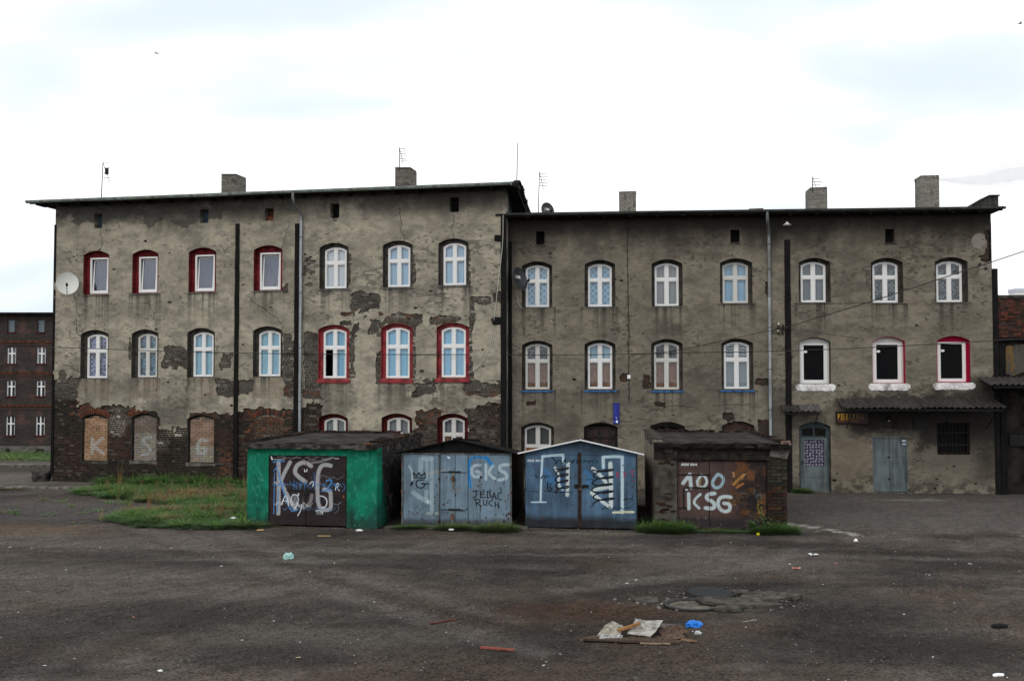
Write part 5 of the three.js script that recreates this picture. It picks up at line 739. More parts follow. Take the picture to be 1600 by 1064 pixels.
// grey-blue sheet-metal garage
{
  const W = 3.06, D = 5.2, e = 2.02, p = 2.37, t = thing('metal_garage', 'pale grey-blue sheet-metal garage with black gable and a small crown tag', 'garage', [-3.06, 0, -28.46], -4.4 * Math.PI / 180, GROUP_G), box = [170, 240, 1165, 895];
  gabledShell(t, W, D, e, p, 0.1, mats.tar, mats.iron, mats.tar);
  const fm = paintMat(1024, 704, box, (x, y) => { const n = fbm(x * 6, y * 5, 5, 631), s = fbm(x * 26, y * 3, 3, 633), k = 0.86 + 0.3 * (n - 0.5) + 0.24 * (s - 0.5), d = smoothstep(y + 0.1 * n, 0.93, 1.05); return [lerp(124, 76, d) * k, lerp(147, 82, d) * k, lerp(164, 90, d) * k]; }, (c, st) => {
    const H = 'rgba(178,196,204,0.42)', K = 'rgba(14,20,26,0.95)', B = 'rgba(36,122,190,0.72)', P = 'rgba(186,204,212,0.62)';
    st([[335, 400], [335, 285], [435, 275]], 44, H, false); st([[395, 300], [395, 470]], 30, H, false); st([[438, 280], [440, 760]], 38, H, false); st([[270, 600], [330, 650], [420, 690]], 44, H); st([[390, 590], [388, 680]], 40, H); st([[400, 795], [500, 790]], 30, 'rgba(178,190,180,0.4)'); st([[230, 350], [262, 400], [258, 480]], 22, 'rgba(190,205,210,0.5)'); st([[420, 415], [560, 385]], 26, 'rgba(176,166,158,0.3)'); st([[405, 680], [404, 692]], 22, 'rgba(205,215,220,0.7)');
    st([[278, 458], [268, 414], [302, 442], [320, 410], [344, 442], [376, 412], [380, 462], [278, 456]], 10, K, false); st([[360, 480], [312, 474], [290, 512], [306, 552], [350, 558], [374, 536], [370, 516], [332, 514], [408, 517]], 11, K); st([[248, 526], [258, 508]], 20, K);
    st([[795, 545], [786, 440], [784, 310], [806, 262], [940, 262], [982, 318], [1004, 342]], 26, B); st([[786, 300], [786, 500]], 30, 'rgba(50,130,195,0.35)'); st([[940, 262], [990, 330]], 30, B);
    st([[888, 336], [826, 332], [802, 392], [822, 448], [882, 444], [888, 400], [852, 396]], 30, P); st([[938, 330], [940, 470]], 28, P, false); st([[1004, 340], [946, 404], [1020, 462]], 28, P); st([[1142, 332], [1070, 326], [1062, 384], [1124, 408], [1136, 462], [1056, 474]], 32, P); st([[590, 262], [602, 268]], 18, 'rgba(200,220,235,0.9)');
    const k = (a, w = 9) => st(a, w, K, false); k([[818, 584], [862, 578]]); st([[846, 580], [856, 620], [838, 640], [820, 634]], 9, K); k([[928, 584], [892, 586], [892, 640], [936, 638]]); k([[892, 612], [922, 610]]); k([[952, 580], [952, 646]]); st([[952, 580], [990, 588], [960, 610], [1000, 626], [954, 646]], 9, K); k([[996, 656], [1014, 592], [1034, 656]]); k([[1000, 634], [1030, 634]]); st([[1086, 592], [1052, 592], [1046, 640], [1060, 658], [1086, 660]], 9, K); k([[1082, 566], [1074, 582]], 7); k([[975, 560], [976, 570]], 7);
    k([[846, 662], [852, 720]]); st([[826, 660], [870, 652], [892, 676], [856, 694]], 9, K); k([[856, 692], [888, 716]]); st([[916, 664], [914, 704], [934, 714], [948, 698], [948, 664]], 9, K); st([[998, 668], [970, 672], [964, 706], [998, 720]], 9, K); k([[1024, 680], [1024, 726]]); k([[1052, 682], [1052, 732]]); k([[1024, 706], [1052, 708]]); st([[1092, 488], [1112, 490], [1096, 516], [1114, 518]], 6, 'rgba(60,50,90,0.9)', false); k([[1076, 542], [1074, 560]], 8);
    rustSpots(c, [180, 260, 1160, 890], 270, 3); for (let i = 0; i < 40; i++) { c.fillStyle = 'rgba(60,38,28,0.7)'; c.beginPath(); c.arc(186 + i * 24.6, 858, 3, 0, 7); c.fill(); } for (const [x, y] of [[508, 470], [506, 872], [780, 876], [895, 450], [1128, 805], [1104, 862], [1150, 790]]) { c.fillStyle = 'rgba(66,34,24,0.85)'; c.beginPath(); c.ellipse(x, y, 9, 14, 0, 0, 7); c.fill(); }
    st([[640, 480], [640, 560]], 14, 'rgba(84,50,30,0.5)'); st([[632, 800], [632, 880]], 14, 'rgba(84,50,30,0.5)'); st([[640, 580], [700, 560]], 50, 'rgba(110,104,92,0.22)');
  });
  const U = (cx) => ((cx - 160) / (1175 - 160)) * W, top = e - 0.05, leaf = (a, b, z) => mapped(extrude(shapeOf([[U(a), 0.06], [U(b), 0.06], [U(b), top], [U(a), top]]), z - 0.03, 0.03, 0.005), U(170), U(1165), 0.06, top);
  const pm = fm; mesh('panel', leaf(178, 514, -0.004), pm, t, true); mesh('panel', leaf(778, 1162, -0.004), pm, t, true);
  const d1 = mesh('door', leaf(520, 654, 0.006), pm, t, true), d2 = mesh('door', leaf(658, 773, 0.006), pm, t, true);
  mesh('frame', [bx(0, U(176), 0, e, -0.03, 0.012), bx(U(1164), W, 0, e, -0.03, 0.012), bx(U(176), U(1164), 0, 0.05, -0.03, 0.01), bx(U(176), U(1164), top + 0.004, e, -0.03, 0.014)], M([0.17, 0.185, 0.19], { t: rustTex ? grimeTex : null, ts: 0.7, roughness: 0.6 }), t);
  mesh('gable', [extrude(shapeOf([[0, e + 0.002], [W, e + 0.002], [W / 2, p]]), -0.03, 0.05)], mats.tar, t);
  mesh('rail', [rod([U(508), 0.05, 0.008], [U(508), top, 0.008], 0.008), rod([U(885), 0.06, 0.002], [U(885), top, 0.002], 0.006)], mats.rust, t);
  for (const [y, x] of [[402, 638], [757, 632]]) { const v = lerp(top, 0.06, (y - 240) / 655); const b = mesh('hasp', [bx(U(525), U(595), v - 0.008, v + 0.008, 0.006, 0.022), bx(U(595), U(708), v - 0.02, v + 0.028, 0.006, 0.03), bx(U(708), U(765), v - 0.02, v - 0.008, 0.006, 0.02)], mats.iron, d1); mesh('strap', [bx(U(x - 7), U(x + 7), v - 0.4, v - 0.02, 0.007, 0.018)], M([0.34, 0.3, 0.24], { t: grimeTex, ts: 0.2 }), d1); padlock(d1, U(x), v - 0.2, 0.012); }
  for (const x of [1170, 160]) for (const y of [1.65, 0.95, 0.35]) mesh('hinge', new THREE.CylinderGeometry(0.014, 0.014, 0.1, 8).translate(U(x), y, 0.02), mats.rust, t);
}
// blue sheet-metal garage
{
  const W = 3.06, D = 5.2, e = 2.04, p = 2.38, t = thing('metal_garage', 'blue sheet-metal garage with white roof edges and looping black scribbles', 'garage', [0.35, 0, -28.1], -7 * Math.PI / 180, GROUP_G), box = [118, 100, 1160, 925];
  gabledShell(t, W, D, e, p, 0.1, mats.tar, mats.iron, M([0.8, 0.81, 0.82], { roughness: 0.35 }));
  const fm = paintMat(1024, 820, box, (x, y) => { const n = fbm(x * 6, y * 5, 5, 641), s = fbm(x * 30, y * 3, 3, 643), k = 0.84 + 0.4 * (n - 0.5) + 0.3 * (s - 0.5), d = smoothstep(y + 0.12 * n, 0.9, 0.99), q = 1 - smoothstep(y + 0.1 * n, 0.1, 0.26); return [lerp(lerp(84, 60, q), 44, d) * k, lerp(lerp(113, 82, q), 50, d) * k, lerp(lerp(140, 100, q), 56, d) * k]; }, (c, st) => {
    const Wt = 'rgba(188,212,222,0.86)', K = 'rgba(14,16,20,0.92)', T = 'rgba(18,44,58,0.8)', Rd = 'rgba(166,48,62,0.85)';
    st([[300, 380], [360, 420], [330, 540], [430, 430], [470, 560]], 60, 'rgba(60,128,200,0.3)'); st([[690, 390], [740, 440], [700, 520]], 50, 'rgba(60,128,200,0.35)');
    st([[266, 680], [272, 460], [284, 250]], 20, Wt, false); st([[284, 250], [380, 240], [476, 234], [478, 310]], 24, Wt, false); st([[180, 686], [316, 684]], 13, Wt); st([[522, 310], [516, 590], [514, 616]], 34, 'rgba(196,206,206,0.85)', false); st([[402, 356], [440, 420], [430, 520], [470, 560]], 26, 'rgba(196,206,206,0.8)');
    st([[848, 350], [846, 252], [940, 244], [1022, 246], [1022, 500], [1020, 770]], 30, Wt, false); st([[938, 772], [1030, 766], [1122, 764]], 22, 'rgba(206,206,182,0.9)'); st([[912, 310], [918, 520], [916, 724]], 38, 'rgba(206,216,216,0.88)', false); st([[752, 360], [830, 430], [870, 490]], 34, 'rgba(206,216,216,0.82)'); st([[760, 560], [840, 545], [900, 530]], 34, 'rgba(200,210,208,0.8)'); st([[738, 590], [800, 640], [860, 690], [910, 720]], 34, 'rgba(206,216,216,0.85)');
    const loop = (xa, xb, y0, y1, n, w) => { const a = []; for (let i = 0; i <= n * 10; i++) { const q = i / (n * 10); a.push([lerp(xa, xb, 0.5 + 0.5 * Math.sin(q * n * 6.283 - 1.2) + 0.04 * Math.sin(q * 9)), lerp(y0, y1, q) + 26 * Math.sin(q * n * 6.283 + 0.9)]); } st(a, w, K); }; loop(404, 526, 345, 580, 4, 12); loop(744, 942, 352, 690, 5, 12);
    st([[330, 500], [334, 566]], 12, K); st([[366, 508], [340, 540], [380, 556], [350, 574]], 10, K); st([[180, 582], [252, 588]], 5, K); st([[300, 580], [420, 588], [560, 586]], 7, K); st([[372, 258], [410, 290], [404, 330], [440, 270], [470, 330], [500, 262]], 12, T);
    scrawl(st, 500, 620, 262, 60, 3, 8, T, 4); scrawl(st, 650, 820, 256, 70, 4, 8, 'rgba(20,60,66,0.75)', 5); scrawl(st, 186, 370, 415, 56, 5, 6, 'rgba(20,52,62,0.7)', 6); scrawl(st, 700, 780, 445, 40, 2, 7, 'rgba(20,60,90,0.7)', 7); scrawl(st, 836, 1100, 705, 52, 5, 7, T, 8); scrawl(st, 1040, 1140, 612, 50, 3, 6, 'rgba(16,40,44,0.75)', 9); scrawl(st, 860, 980, 810, 46, 3, 7, 'rgba(18,44,40,0.7)', 10); st([[974, 392], [974, 446]], 8, Rd); st([[974, 396], [1000, 410], [976, 424]], 7, Rd); st([[1036, 392], [1040, 446]], 8, Rd); st([[1036, 400], [1066, 404]], 7, Rd); st([[1130, 376], [1100, 378], [1112, 404], [1128, 430]], 7, Rd); st([[1110, 476], [1140, 474]], 6, Rd); st([[700, 175], [760, 190], [740, 210]], 6, 'rgba(24,40,50,0.6)');
    c.fillStyle = 'rgba(226,236,242,0.95)'; c.font = 'bold 30px sans-serif'; c.fillText('ADM 39/4', 140, 302); rustSpots(c, [130, 240, 1150, 910], 210, 13); for (let i = 0; i < 30; i++) st([[300 + i * 22, 600 + (i % 5) * 30], [300 + i * 22, 700 + (i % 7) * 30]], 2, 'rgba(26,36,48,0.35)', false);
  });
  const m = W * 0.49, q = (pts) => mapped(extrude(shapeOf(pts), -0.03, 0.035, 0.004), 0, W, 0.02, p);
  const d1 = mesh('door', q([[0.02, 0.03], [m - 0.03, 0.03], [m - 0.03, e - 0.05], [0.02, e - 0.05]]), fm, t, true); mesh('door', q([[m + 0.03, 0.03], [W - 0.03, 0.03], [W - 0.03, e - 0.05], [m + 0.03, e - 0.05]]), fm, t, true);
  mesh('gable', q([[0.005, e - 0.044], [W - 0.005, e - 0.044], [W - 0.005, e], [W / 2, p], [0.005, e]]), fm, t, true);
  mesh('cover_strip', rough(bx(m - 0.045, m + 0.045, 0.02, e + 0.02, -0.02, 0.022), 0.012, 5), M([0.06, 0.04, 0.032], { t: grimeTex, ts: 0.5 }), d1);
  mesh('hasp', [bx(m - 0.15, m + 0.25, 1.14, 1.17, 0.02, 0.035), bx(m - 0.14, m - 0.0, 1.1, 1.21, 0.02, 0.03), bx(m + 0.08, m + 0.24, 1.11, 1.2, 0.012, 0.03)], mats.iron, d1); padlock(d1, m + 0.02, 1.09, 0.03);
  mesh('frame', [bx(W - 0.028, W, 0, e - 0.05, -0.03, 0.004), bx(0, 0.018, 0, e - 0.05, -0.03, 0.004)], mats.iron, t);
  for (const y of [0.4, 1.05, 1.7]) for (const x of [0.015, W - 0.015]) mesh('hinge', new THREE.CylinderGeometry(0.014, 0.014, 0.1, 8).translate(x, y, 0.014), mats.iron, t);
}
// brick garage
{
  const W = 3.52, D = 5.4, h = 2.2, t = thing('brick_garage', 'flat-roofed brick garage with rusty brown doors and white painted slogan', 'garage', [3.86, 0, -27.8], -4.6 * Math.PI / 180, GROUP_G), a = 0.6, b = 3.0, dt = 1.86;
  const pl = M([0.12, 0.11, 0.098], { t: grimeTex, ts: 1.5, b: 0.02, bs: 0.6 }), rb = [[0.15, 0.066, 0.045], [0.1, 0.06, 0.045], [0.09, 0.075, 0.065], [0.17, 0.1, 0.055]];
  mesh('wall', [bx(0, a, 0, h, -0.25, 0)], pl, t); mesh('wall', [bx(-0.004, 0.24, 0, h + 0.2, -D, -0.251)], M([0.27, 0.24, 0.2], { t: streakTex, ts: 1.7, b: 0.015, bs: 0.6 }), t);
  mesh('wall', [bx(W - 0.24, W, 0, h, -D, -0.251), bx(0.25, W - 0.25, 0, h + 0.12, -D, -D + 0.25), bx(b, W - 0.01, 0, h, -0.25, -0.03)], M([0.13, 0.115, 0.1], { t: grimeTex, ts: 0.9, b: 0.02, bs: 0.5 }), t);
  { const r = rng(77); for (let row = 0; row < 21; row++) for (const [x0, x1] of row % 2 ? [[b + 0.01, b + 0.25], [b + 0.26, W]] : [[b + 0.01, b + 0.12], [b + 0.13, b + 0.37], [b + 0.38, W]]) { const y = 0.03 + row * 0.09, kk = 0.6 + 0.7 * r(), c = (row > 12 ? [0.12, 0.11, 0.09] : rb[Math.floor(r() * 4)]).map((q) => q * kk), g = rough(new THREE.BoxGeometry(x1 - x0, 0.074, 0.1), 0.014, row * 7 + x0 * 10), m = new THREE.Mesh(metric(g), toneMat(c)); m.name = 'brick'; m.position.set((x0 + x1) / 2, y + 0.037, -0.045 + r() * 0.014); m.castShadow = m.receiveShadow = true; t.add(m); } }
  { const r = rng(78); for (let i = 0; i < 16; i++) { const kk = 0.5 + 0.5 * r(), c = rb[Math.floor(r() * 4)].map((q) => q * kk), m = new THREE.Mesh(metric(rough(new THREE.BoxGeometry(0.12 + r() * 0.1, 0.07, 0.05), 0.03, i + 200)), toneMat(c)); m.name = 'brick'; m.position.set(0.08 + r() * 0.42, i < 3 ? 1.72 + r() * 0.1 : 0.1 + r() * 0.85, -0.018 + r() * 0.006); t.add(m); } }
  mesh('lintel', [roughSlab(-0.01, W + 0.02, -0.25, 0.03, dt + 0.02, dt + 0.16, 0.04, 41), roughSlab(0.0, W - 0.1, -0.25, 0.012, dt + 0.165, h + 0.0, 0.06, 42)], M([0.062, 0.05, 0.043], { t: grimeTex, ts: 1, b: 0.02, bs: 0.4 }), t); mesh('lintel', rough(bx(W - 0.42, W + 0.035, dt + 0.1, h - 0.01, -0.2, 0.045), 0.09, 43), mats.concrete, t);
  mesh('roof', roughSlab(0.0, W + 0.06, -D - 0.02, 0.13, h + 0.012, h + 0.15, 0.12, 44), M([0.072, 0.066, 0.06], { t: grimeTex, ts: 2.1, b: 0.025, bs: 0.5 }), t);
  mesh('fascia', rough(roughSlab(0.02, W + 0.04, 0.06, 0.19, h + 0.0, h + 0.12, 0.1, 45), 0.02, 3), mats.soot, t);
  brickRow(t, 0.1, W, h + 0.13, -D + 0.12, 0.22, 51, [...DARKB, [0.14, 0.13, 0.11]], false, 0.16); brickRow(t, -D + 0.2, 0.0, h + 0.12, W - 0.08, 0.24, 52, [...DARKB, [0.16, 0.14, 0.12]], true); mesh('brick', rough(bx(W - 0.16, W + 0.1, h + 0.1, h + 0.2, -0.2, 0.12), 0.03, 8), M([0.3, 0.2, 0.17], { t: grimeTex, ts: 0.4 }), t); mesh('coping', [rough(roughSlab(-0.02, 0.26, -D, -0.26, h + 0.2, h + 0.24, 0.05, 46), 0.01, 46)], mats.concreteDark, t);
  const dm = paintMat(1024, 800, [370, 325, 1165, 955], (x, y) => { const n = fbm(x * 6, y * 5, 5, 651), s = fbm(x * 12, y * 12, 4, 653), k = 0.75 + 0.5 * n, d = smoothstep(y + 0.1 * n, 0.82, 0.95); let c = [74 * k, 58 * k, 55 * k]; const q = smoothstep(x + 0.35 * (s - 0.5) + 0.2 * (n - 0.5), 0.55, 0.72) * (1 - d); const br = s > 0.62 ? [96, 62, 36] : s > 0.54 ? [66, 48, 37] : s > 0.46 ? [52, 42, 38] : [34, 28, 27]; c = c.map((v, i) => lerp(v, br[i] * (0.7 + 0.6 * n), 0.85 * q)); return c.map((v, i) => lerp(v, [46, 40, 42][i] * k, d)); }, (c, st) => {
    const Wt = 'rgba(186,200,204,0.9)', r = rng(21); const spot = (x, y, rx, ry, col, n) => { for (let i = 0; i < n; i++) { c.fillStyle = col; c.beginPath(); c.ellipse(x + (r() - 0.5) * rx * 2, y + (r() - 0.5) * ry * 2, 3 + r() * 12, 2 + r() * 7, r() * 3, 0, 7); c.fill(); } };
    spot(900, 510, 60, 60, 'rgba(130,80,34,0.35)', 60); spot(1040, 520, 90, 120, 'rgba(92,58,26,0.35)', 60); spot(1090, 640, 40, 50, 'rgba(74,100,112,0.5)', 24); spot(1100, 740, 22, 60, 'rgba(160,140,20,0.5)', 22); spot(940, 640, 60, 30, 'rgba(66,84,92,0.45)', 26); spot(850, 700, 36, 40, 'rgba(150,120,50,0.4)', 22); spot(1010, 680, 90, 40, 'rgba(28,24,24,0.5)', 40); st([[960, 450], [910, 500], [870, 540]], 22, 'rgba(186,136,68,0.6)'); st([[980, 440], [940, 500]], 8, 'rgba(210,170,110,0.5)'); st([[862, 430], [880, 440], [870, 470]], 12, 'rgba(190,160,110,0.6)'); st([[960, 530], [900, 570]], 14, 'rgba(196,124,60,0.6)');
    st([[426, 532], [486, 452], [496, 570]], 34, Wt, false); st([[594, 456], [546, 500], [556, 560], [610, 572], [642, 520], [620, 466], [590, 456]], 24, Wt); st([[580, 500], [566, 560]], 16, 'rgba(150,130,90,0.7)'); st([[736, 448], [686, 500], [690, 560], [730, 580], [784, 530], [780, 470], [736, 448]], 28, 'rgba(150,178,188,0.92)');
    st([[474, 628], [476, 764]], 30, Wt, false); st([[578, 632], [500, 694], [566, 758]], 24, Wt); st([[704, 624], [640, 626], [628, 676], [700, 700], [704, 764], [622, 756]], 34, Wt); st([[846, 656], [760, 640], [724, 720], [770, 790], [838, 782], [840, 716], [786, 712]], 32, Wt); c.fillStyle = 'rgba(228,234,238,0.95)'; c.font = 'bold 31px sans-serif'; c.fillText('ADM 39/4', 408, 372); st([[450, 590], [462, 592]], 14, Wt);
    rustSpots(c, [380, 330, 1160, 950], 120, 23); st([[770, 330], [790, 560]], 4, 'rgba(30,22,22,0.6)'); for (let i = 0; i < 24; i++) st([[840 + r() * 300, 580 + r() * 60], [840 + r() * 300, 640 + r() * 90]], 3, 'rgba(24,20,20,0.35)');
  });
  const m = lerp(a, b, (660 - 370) / 795), q = (x0, x1, y0, y1, z, th = 0.03) => mapped(extrude(shapeOf([[x0, y0], [x1, y0], [x1, y1], [x0, y1]]), z - th, th, 0.006), a, b, 0, dt);
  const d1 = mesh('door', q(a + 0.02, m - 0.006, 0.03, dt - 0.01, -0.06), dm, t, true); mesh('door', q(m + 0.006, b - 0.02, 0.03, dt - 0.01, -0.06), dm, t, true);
  const U = (cx) => lerp(a, b, (cx - 370) / 795), Y = (cy) => lerp(dt, 0, (cy - 325) / 630); mesh('wicket_door', q(U(392), U(652), Y(862), Y(338), -0.044, 0.015), dm, d1, true);
  mesh('strap', [bx(U(385), U(665), Y(462), Y(448), -0.043, -0.03), bx(U(440), U(665), Y(578), Y(566), -0.043, -0.03), bx(U(424), U(436), Y(762), Y(580), -0.043, -0.032), bx(U(388), U(455), Y(766), Y(750), -0.043, -0.028)], mats.iron, d1);
  mesh('frame', [bx(a, a + 0.018, 0, dt, -0.12, -0.005), bx(b - 0.018, b, 0, dt, -0.12, -0.005)], mats.iron, t);
}
/* ------------------------------------------------------------------ paving, kerbs */
{
  const p = thing('pavement', null, null); p.userData.kind = 'structure'; p.userData.label = 'row of worn concrete slabs before the two metal garages'; const r = rng(31);
  for (let i = 0; i < 7; i++) { const x = -3.2 + i * 0.56, m = mesh('slab', rough(new THREE.BoxGeometry(0.54, 0.06, 0.42), 0.025, 300 + i), M([0.17 + 0.03 * (i % 3), 0.16 + 0.03 * (i % 3), 0.14], { t: grimeTex, ts: 1.1, b: 0.01, bs: 0.4 }), p); m.position.set(x, groundH(x, -28) + 0.008, -28.18 + i * 0.045); m.rotation.set((r() - 0.5) * 0.02, -0.08, (r() - 0.5) * 0.02); }
  const k = thing('path', null, null); tag(k, 'pale concrete edging of the path along the left tenement', null, null, 'structure');
  for (let i = 0; i < 26; i++) { const x = -33 + i * 0.86, z = -38.0 + 0.04 * x * 0 - (x + 13) * -0.02, m = mesh('kerb', rough(new THREE.BoxGeometry(0.84, 0.12, 0.34), 0.03, 350 + i), M([0.3, 0.285, 0.25], { t: grimeTex, ts: 1.3, b: 0.01, bs: 0.4 }), k); m.position.set(x, groundH(x, z) + 0.02, z); m.rotation.y = 0.02; if (x > -12.2) { k.remove(m); } }
  for (let i = 0; i < 16; i++) { const x = -40 + i * 1.32, z = -47.5, m = mesh('kerb', rough(new THREE.BoxGeometry(1.3, 0.16, 0.5), 0.03, 390 + i), M([0.24, 0.23, 0.2], { t: grimeTex, ts: 1.3 }), k); m.position.set(x, groundH(x, z) + 0.03, z); }
  const st = mesh('stone_block', rough(new THREE.BoxGeometry(0.55, 0.42, 0.5, 3, 3, 3), 0.12, 12), mats.concreteDark); st.position.set(-18.75, 0.17, -40.9); tag(st, 'grey stone block at the left corner of the tall tenement', 'stone');
}
/* ------------------------------------------------------------------ far brick block on the left */
{
  const z = -90, gy = -2.9, t = thing('brick_apartment_block', 'distant dark brick block at the left edge with white cross windows', 'apartment building', [-64, 0, z]);
  const W = 27, op = [], rows = [[0.35, 1.9], [3.55, 5.1], [6.75, 8.3]].map(([a, b]) => [a - 0.15, b - 0.1]);
  const cols = []; for (let u = 1.2; u < W - 1; u += 2.62) cols.push(u);
  const v = (py) => EYE + ((590 - py) / 1600) * 90; // heights read off at this wall's own distance
  const R3 = [[v(680), v(650)], [v(619), v(594)], [v(568), v(542)]]; cols.forEach((u) => { R3.forEach(([a, b]) => op.push({ u0: u, u1: u + 0.78, v0: a, a: b, rise: 0.06 })); op.push({ u0: u - 0.05, u1: u + 0.62, v0: v(519), a: v(499), rise: 0.01, flat: true }); });
  const bm = new THREE.MeshPhysicalMaterial({ roughness: 0.95, map: tex(512, 512, (x, y, o) => { const row = Math.floor(y * 52), c = (x * 15 + (row % 2) * 0.5) % 1, j = c < 0.06 || (y * 52) % 1 < 0.14, n = fbm(x * 5, y * 5, 4, 701), k = (0.6 + 0.8 * h2(Math.floor(x * 15 + (row % 2) * 0.5), row, 3)) * (0.5 + n); const b = n > 0.6 ? [0.06, 0.028, 0.022] : [0.034, 0.022, 0.019]; for (let i = 0; i < 3; i++) o[i] = j ? 0.05 * (0.6 + n) : b[i] * k; }, true, [4, 4]), bumpMap: sized(grainTex, 1), bumpScale: 0.01 });
  const s = shapeOf([[0, gy + 1.0], [W, gy + 1.0], [W, v(492)], [0, v(492)]]); op.forEach((o) => s.holes.push(pathOf(outline(o, 0, o.flat)))); mesh('wall', extrude(s, -0.4, 0.4), bm, t); mesh('wall', [bx(0, W, gy - 1, v(492), -10, -9.6), bx(W - 0.4, W, gy - 1, v(492), -9.6, -0.41), bx(0, 0.4, gy - 1, v(492), -9.6, -0.41)], bm, t);
  mesh('plinth', bx(-0.05, W + 0.05, gy - 1, gy + 1.0, -0.45, 0.06), M([0.2, 0.195, 0.18], { t: grimeTex, ts: 2.5 }), t); cols.forEach((u, i) => mesh('cellar_window', bx(u + 0.1, u + (i % 2 ? 0.4 : 0.8), gy + 0.35, gy + 0.75, 0.04, 0.066), mats.dark, t));
  for (const y of [534, 583, 634]) { mesh('string_course', bx(-0.02, W + 0.02, v(y) - 0.1, v(y) + 0.1, -0.1, 0.06), M([0.15, 0.062, 0.04], { t: grimeTex, ts: 1.6 }), t); mesh('string_course', bx(-0.02, W + 0.02, v(y + 5) - 0.05, v(y + 5) + 0.04, -0.1, 0.05), M([0.06, 0.04, 0.035]), t); }
  mesh('roof', bx(-0.4, W + 0.4, v(492), v(488.5), -10.4, 0.6), mats.soot, t);
  op.forEach((o) => { const g = node('window', t), w = o.u1 - o.u0, h = o.a - o.v0, c = (o.u0 + o.u1) / 2, f = 0.09, y2 = o.v0 + h * 0.6; const l = o.flat ? [bx(o.u0, o.u0 + 0.06, o.v0, o.a, -0.2, -0.14), bx(o.u1 - 0.06, o.u1, o.v0, o.a, -0.2, -0.14), bx(o.u0 + 0.06, o.u1 - 0.06, o.a - 0.07, o.a, -0.2, -0.14)] : [bx(o.u0, o.u0 + f, o.v0, o.a - 0.05, -0.2, -0.12), bx(o.u1 - f, o.u1, o.v0, o.a - 0.05, -0.2, -0.12), bx(c - 0.06, c + 0.06, o.v0, o.a, -0.2, -0.11), bx(o.u0 + f, c - 0.061, y2 - 0.06, y2 + 0.06, -0.2, -0.11), bx(c + 0.061, o.u1 - f, y2 - 0.06, y2 + 0.06, -0.2, -0.11)]; mesh('frame', l, o.flat ? mats.sill : mats.white, g); mesh('pane', new THREE.PlaneGeometry(w, h).translate(c, o.v0 + h / 2, -0.18), mats.pane, g); mesh('blind', bx(o.u0, o.u1, o.v0, o.a, -0.34, -0.32), o.flat ? M([0.12, 0.17, 0.19]) : M([0.07, 0.08, 0.1]), g); mesh('sill', bx(o.u0 - 0.08, o.u1 + 0.08, o.v0 - 0.09, o.v0, -0.1, 0.07), mats.redDark, g); });
}
{ const c = thing('chimney_stack', 'pale far chimney beyond the wing at the right edge', 'chimney', [29.9, 0, -60]); mesh('shaft', bx(-0.45, 0.5, 0, 9.1, -0.5, 0.4), mats.white, c); mesh('band', [bx(-0.48, 0.53, 9.1, 9.3, -0.53, 0.43), bx(-0.47, 0.52, 8.7, 8.78, -0.52, 0.42)], M([0.62, 0.64, 0.72]), c); }
/* ------------------------------------------------------------------ dishes, aerials, cables */
function dish(label, pos, r, look, mat, facing, logo) {
  const t = thing('satellite_dish', label, 'satellite dish', pos); const h = new THREE.Group(); const pts = []; for (let i = 0; i <= 12; i++) { const q = (i / 12) * r; pts.push(new THREE.Vector2(q, (q * q) / (r * 3.2))); } for (let i = 12; i >= 0; i--) { const q = (i / 12) * r; pts.push(new THREE.Vector2(q, (q * q) / (r * 3.2) - 0.012)); }
  const m4 = new THREE.Matrix4().lookAt(V(facing), new THREE.Vector3(), new THREE.Vector3(0, 1, 0)), put = (g) => g.applyMatrix4(m4); // local +z looks along 'facing'
  mesh('reflector', put(new THREE.LatheGeometry(pts, 30).rotateX(Math.PI / 2).scale(0.92, 1.04, 1)), mat, t); mesh('rim', put(new THREE.TorusGeometry(r, 0.011, 6, 36).scale(0.92, 1.04, 1).translate(0, 0, r / 3.2)), mat, t);
  mesh('arm', put(merge([rod([0, -r * 1.0, r * 0.3], [0, -r * 0.45, r * 1.15], 0.014)])), mats.iron, t); mesh('receiver', put(merge([new THREE.CylinderGeometry(0.035, 0.045, 0.12, 10).rotateX(1.1).translate(0, -r * 0.42, r * 1.15)])), mats.iron, t);
  if (logo) mesh('badge', put(merge([bx(-r * 0.3, r * 0.35, r * 0.1, r * 0.38, r * 0.085, r * 0.1)])), mats.whiteOld, t), mesh('badge_print', put(merge([bx(-r * 0.24, -r * 0.05, r * 0.15, r * 0.33, r * 0.1005, r * 0.106)])), M([0.2, 0.05, 0.03]), t);
  mesh('bracket', [rod([0, 0, 0], look, 0.02)], mats.iron, t); return t;
}
dish('white satellite dish beside the top left window of the tall tenement', onL(0.86, 7.74, 0.42), 0.44, [0.1, -0.1, -0.45], M([0.62, 0.62, 0.58], { roughness: 0.5 }), [0.35, 0.32, 1]);
dish('black satellite dish on the wall beside the lower tenement window', onR(0.52, 7.66, 0.4), 0.42, [0.02, -0.05, -0.4], M([0.035, 0.038, 0.042], { roughness: 0.45 }), [0.85, 0.3, 0.7], true);
dish('black satellite dish standing on the roof beside the tall gable', [1.32, 10.45, -38.9], 0.3, [0, -0.4, -0.1], M([0.05, 0.053, 0.057], { roughness: 0.45 }), [0.55, 0.25, 1], true);
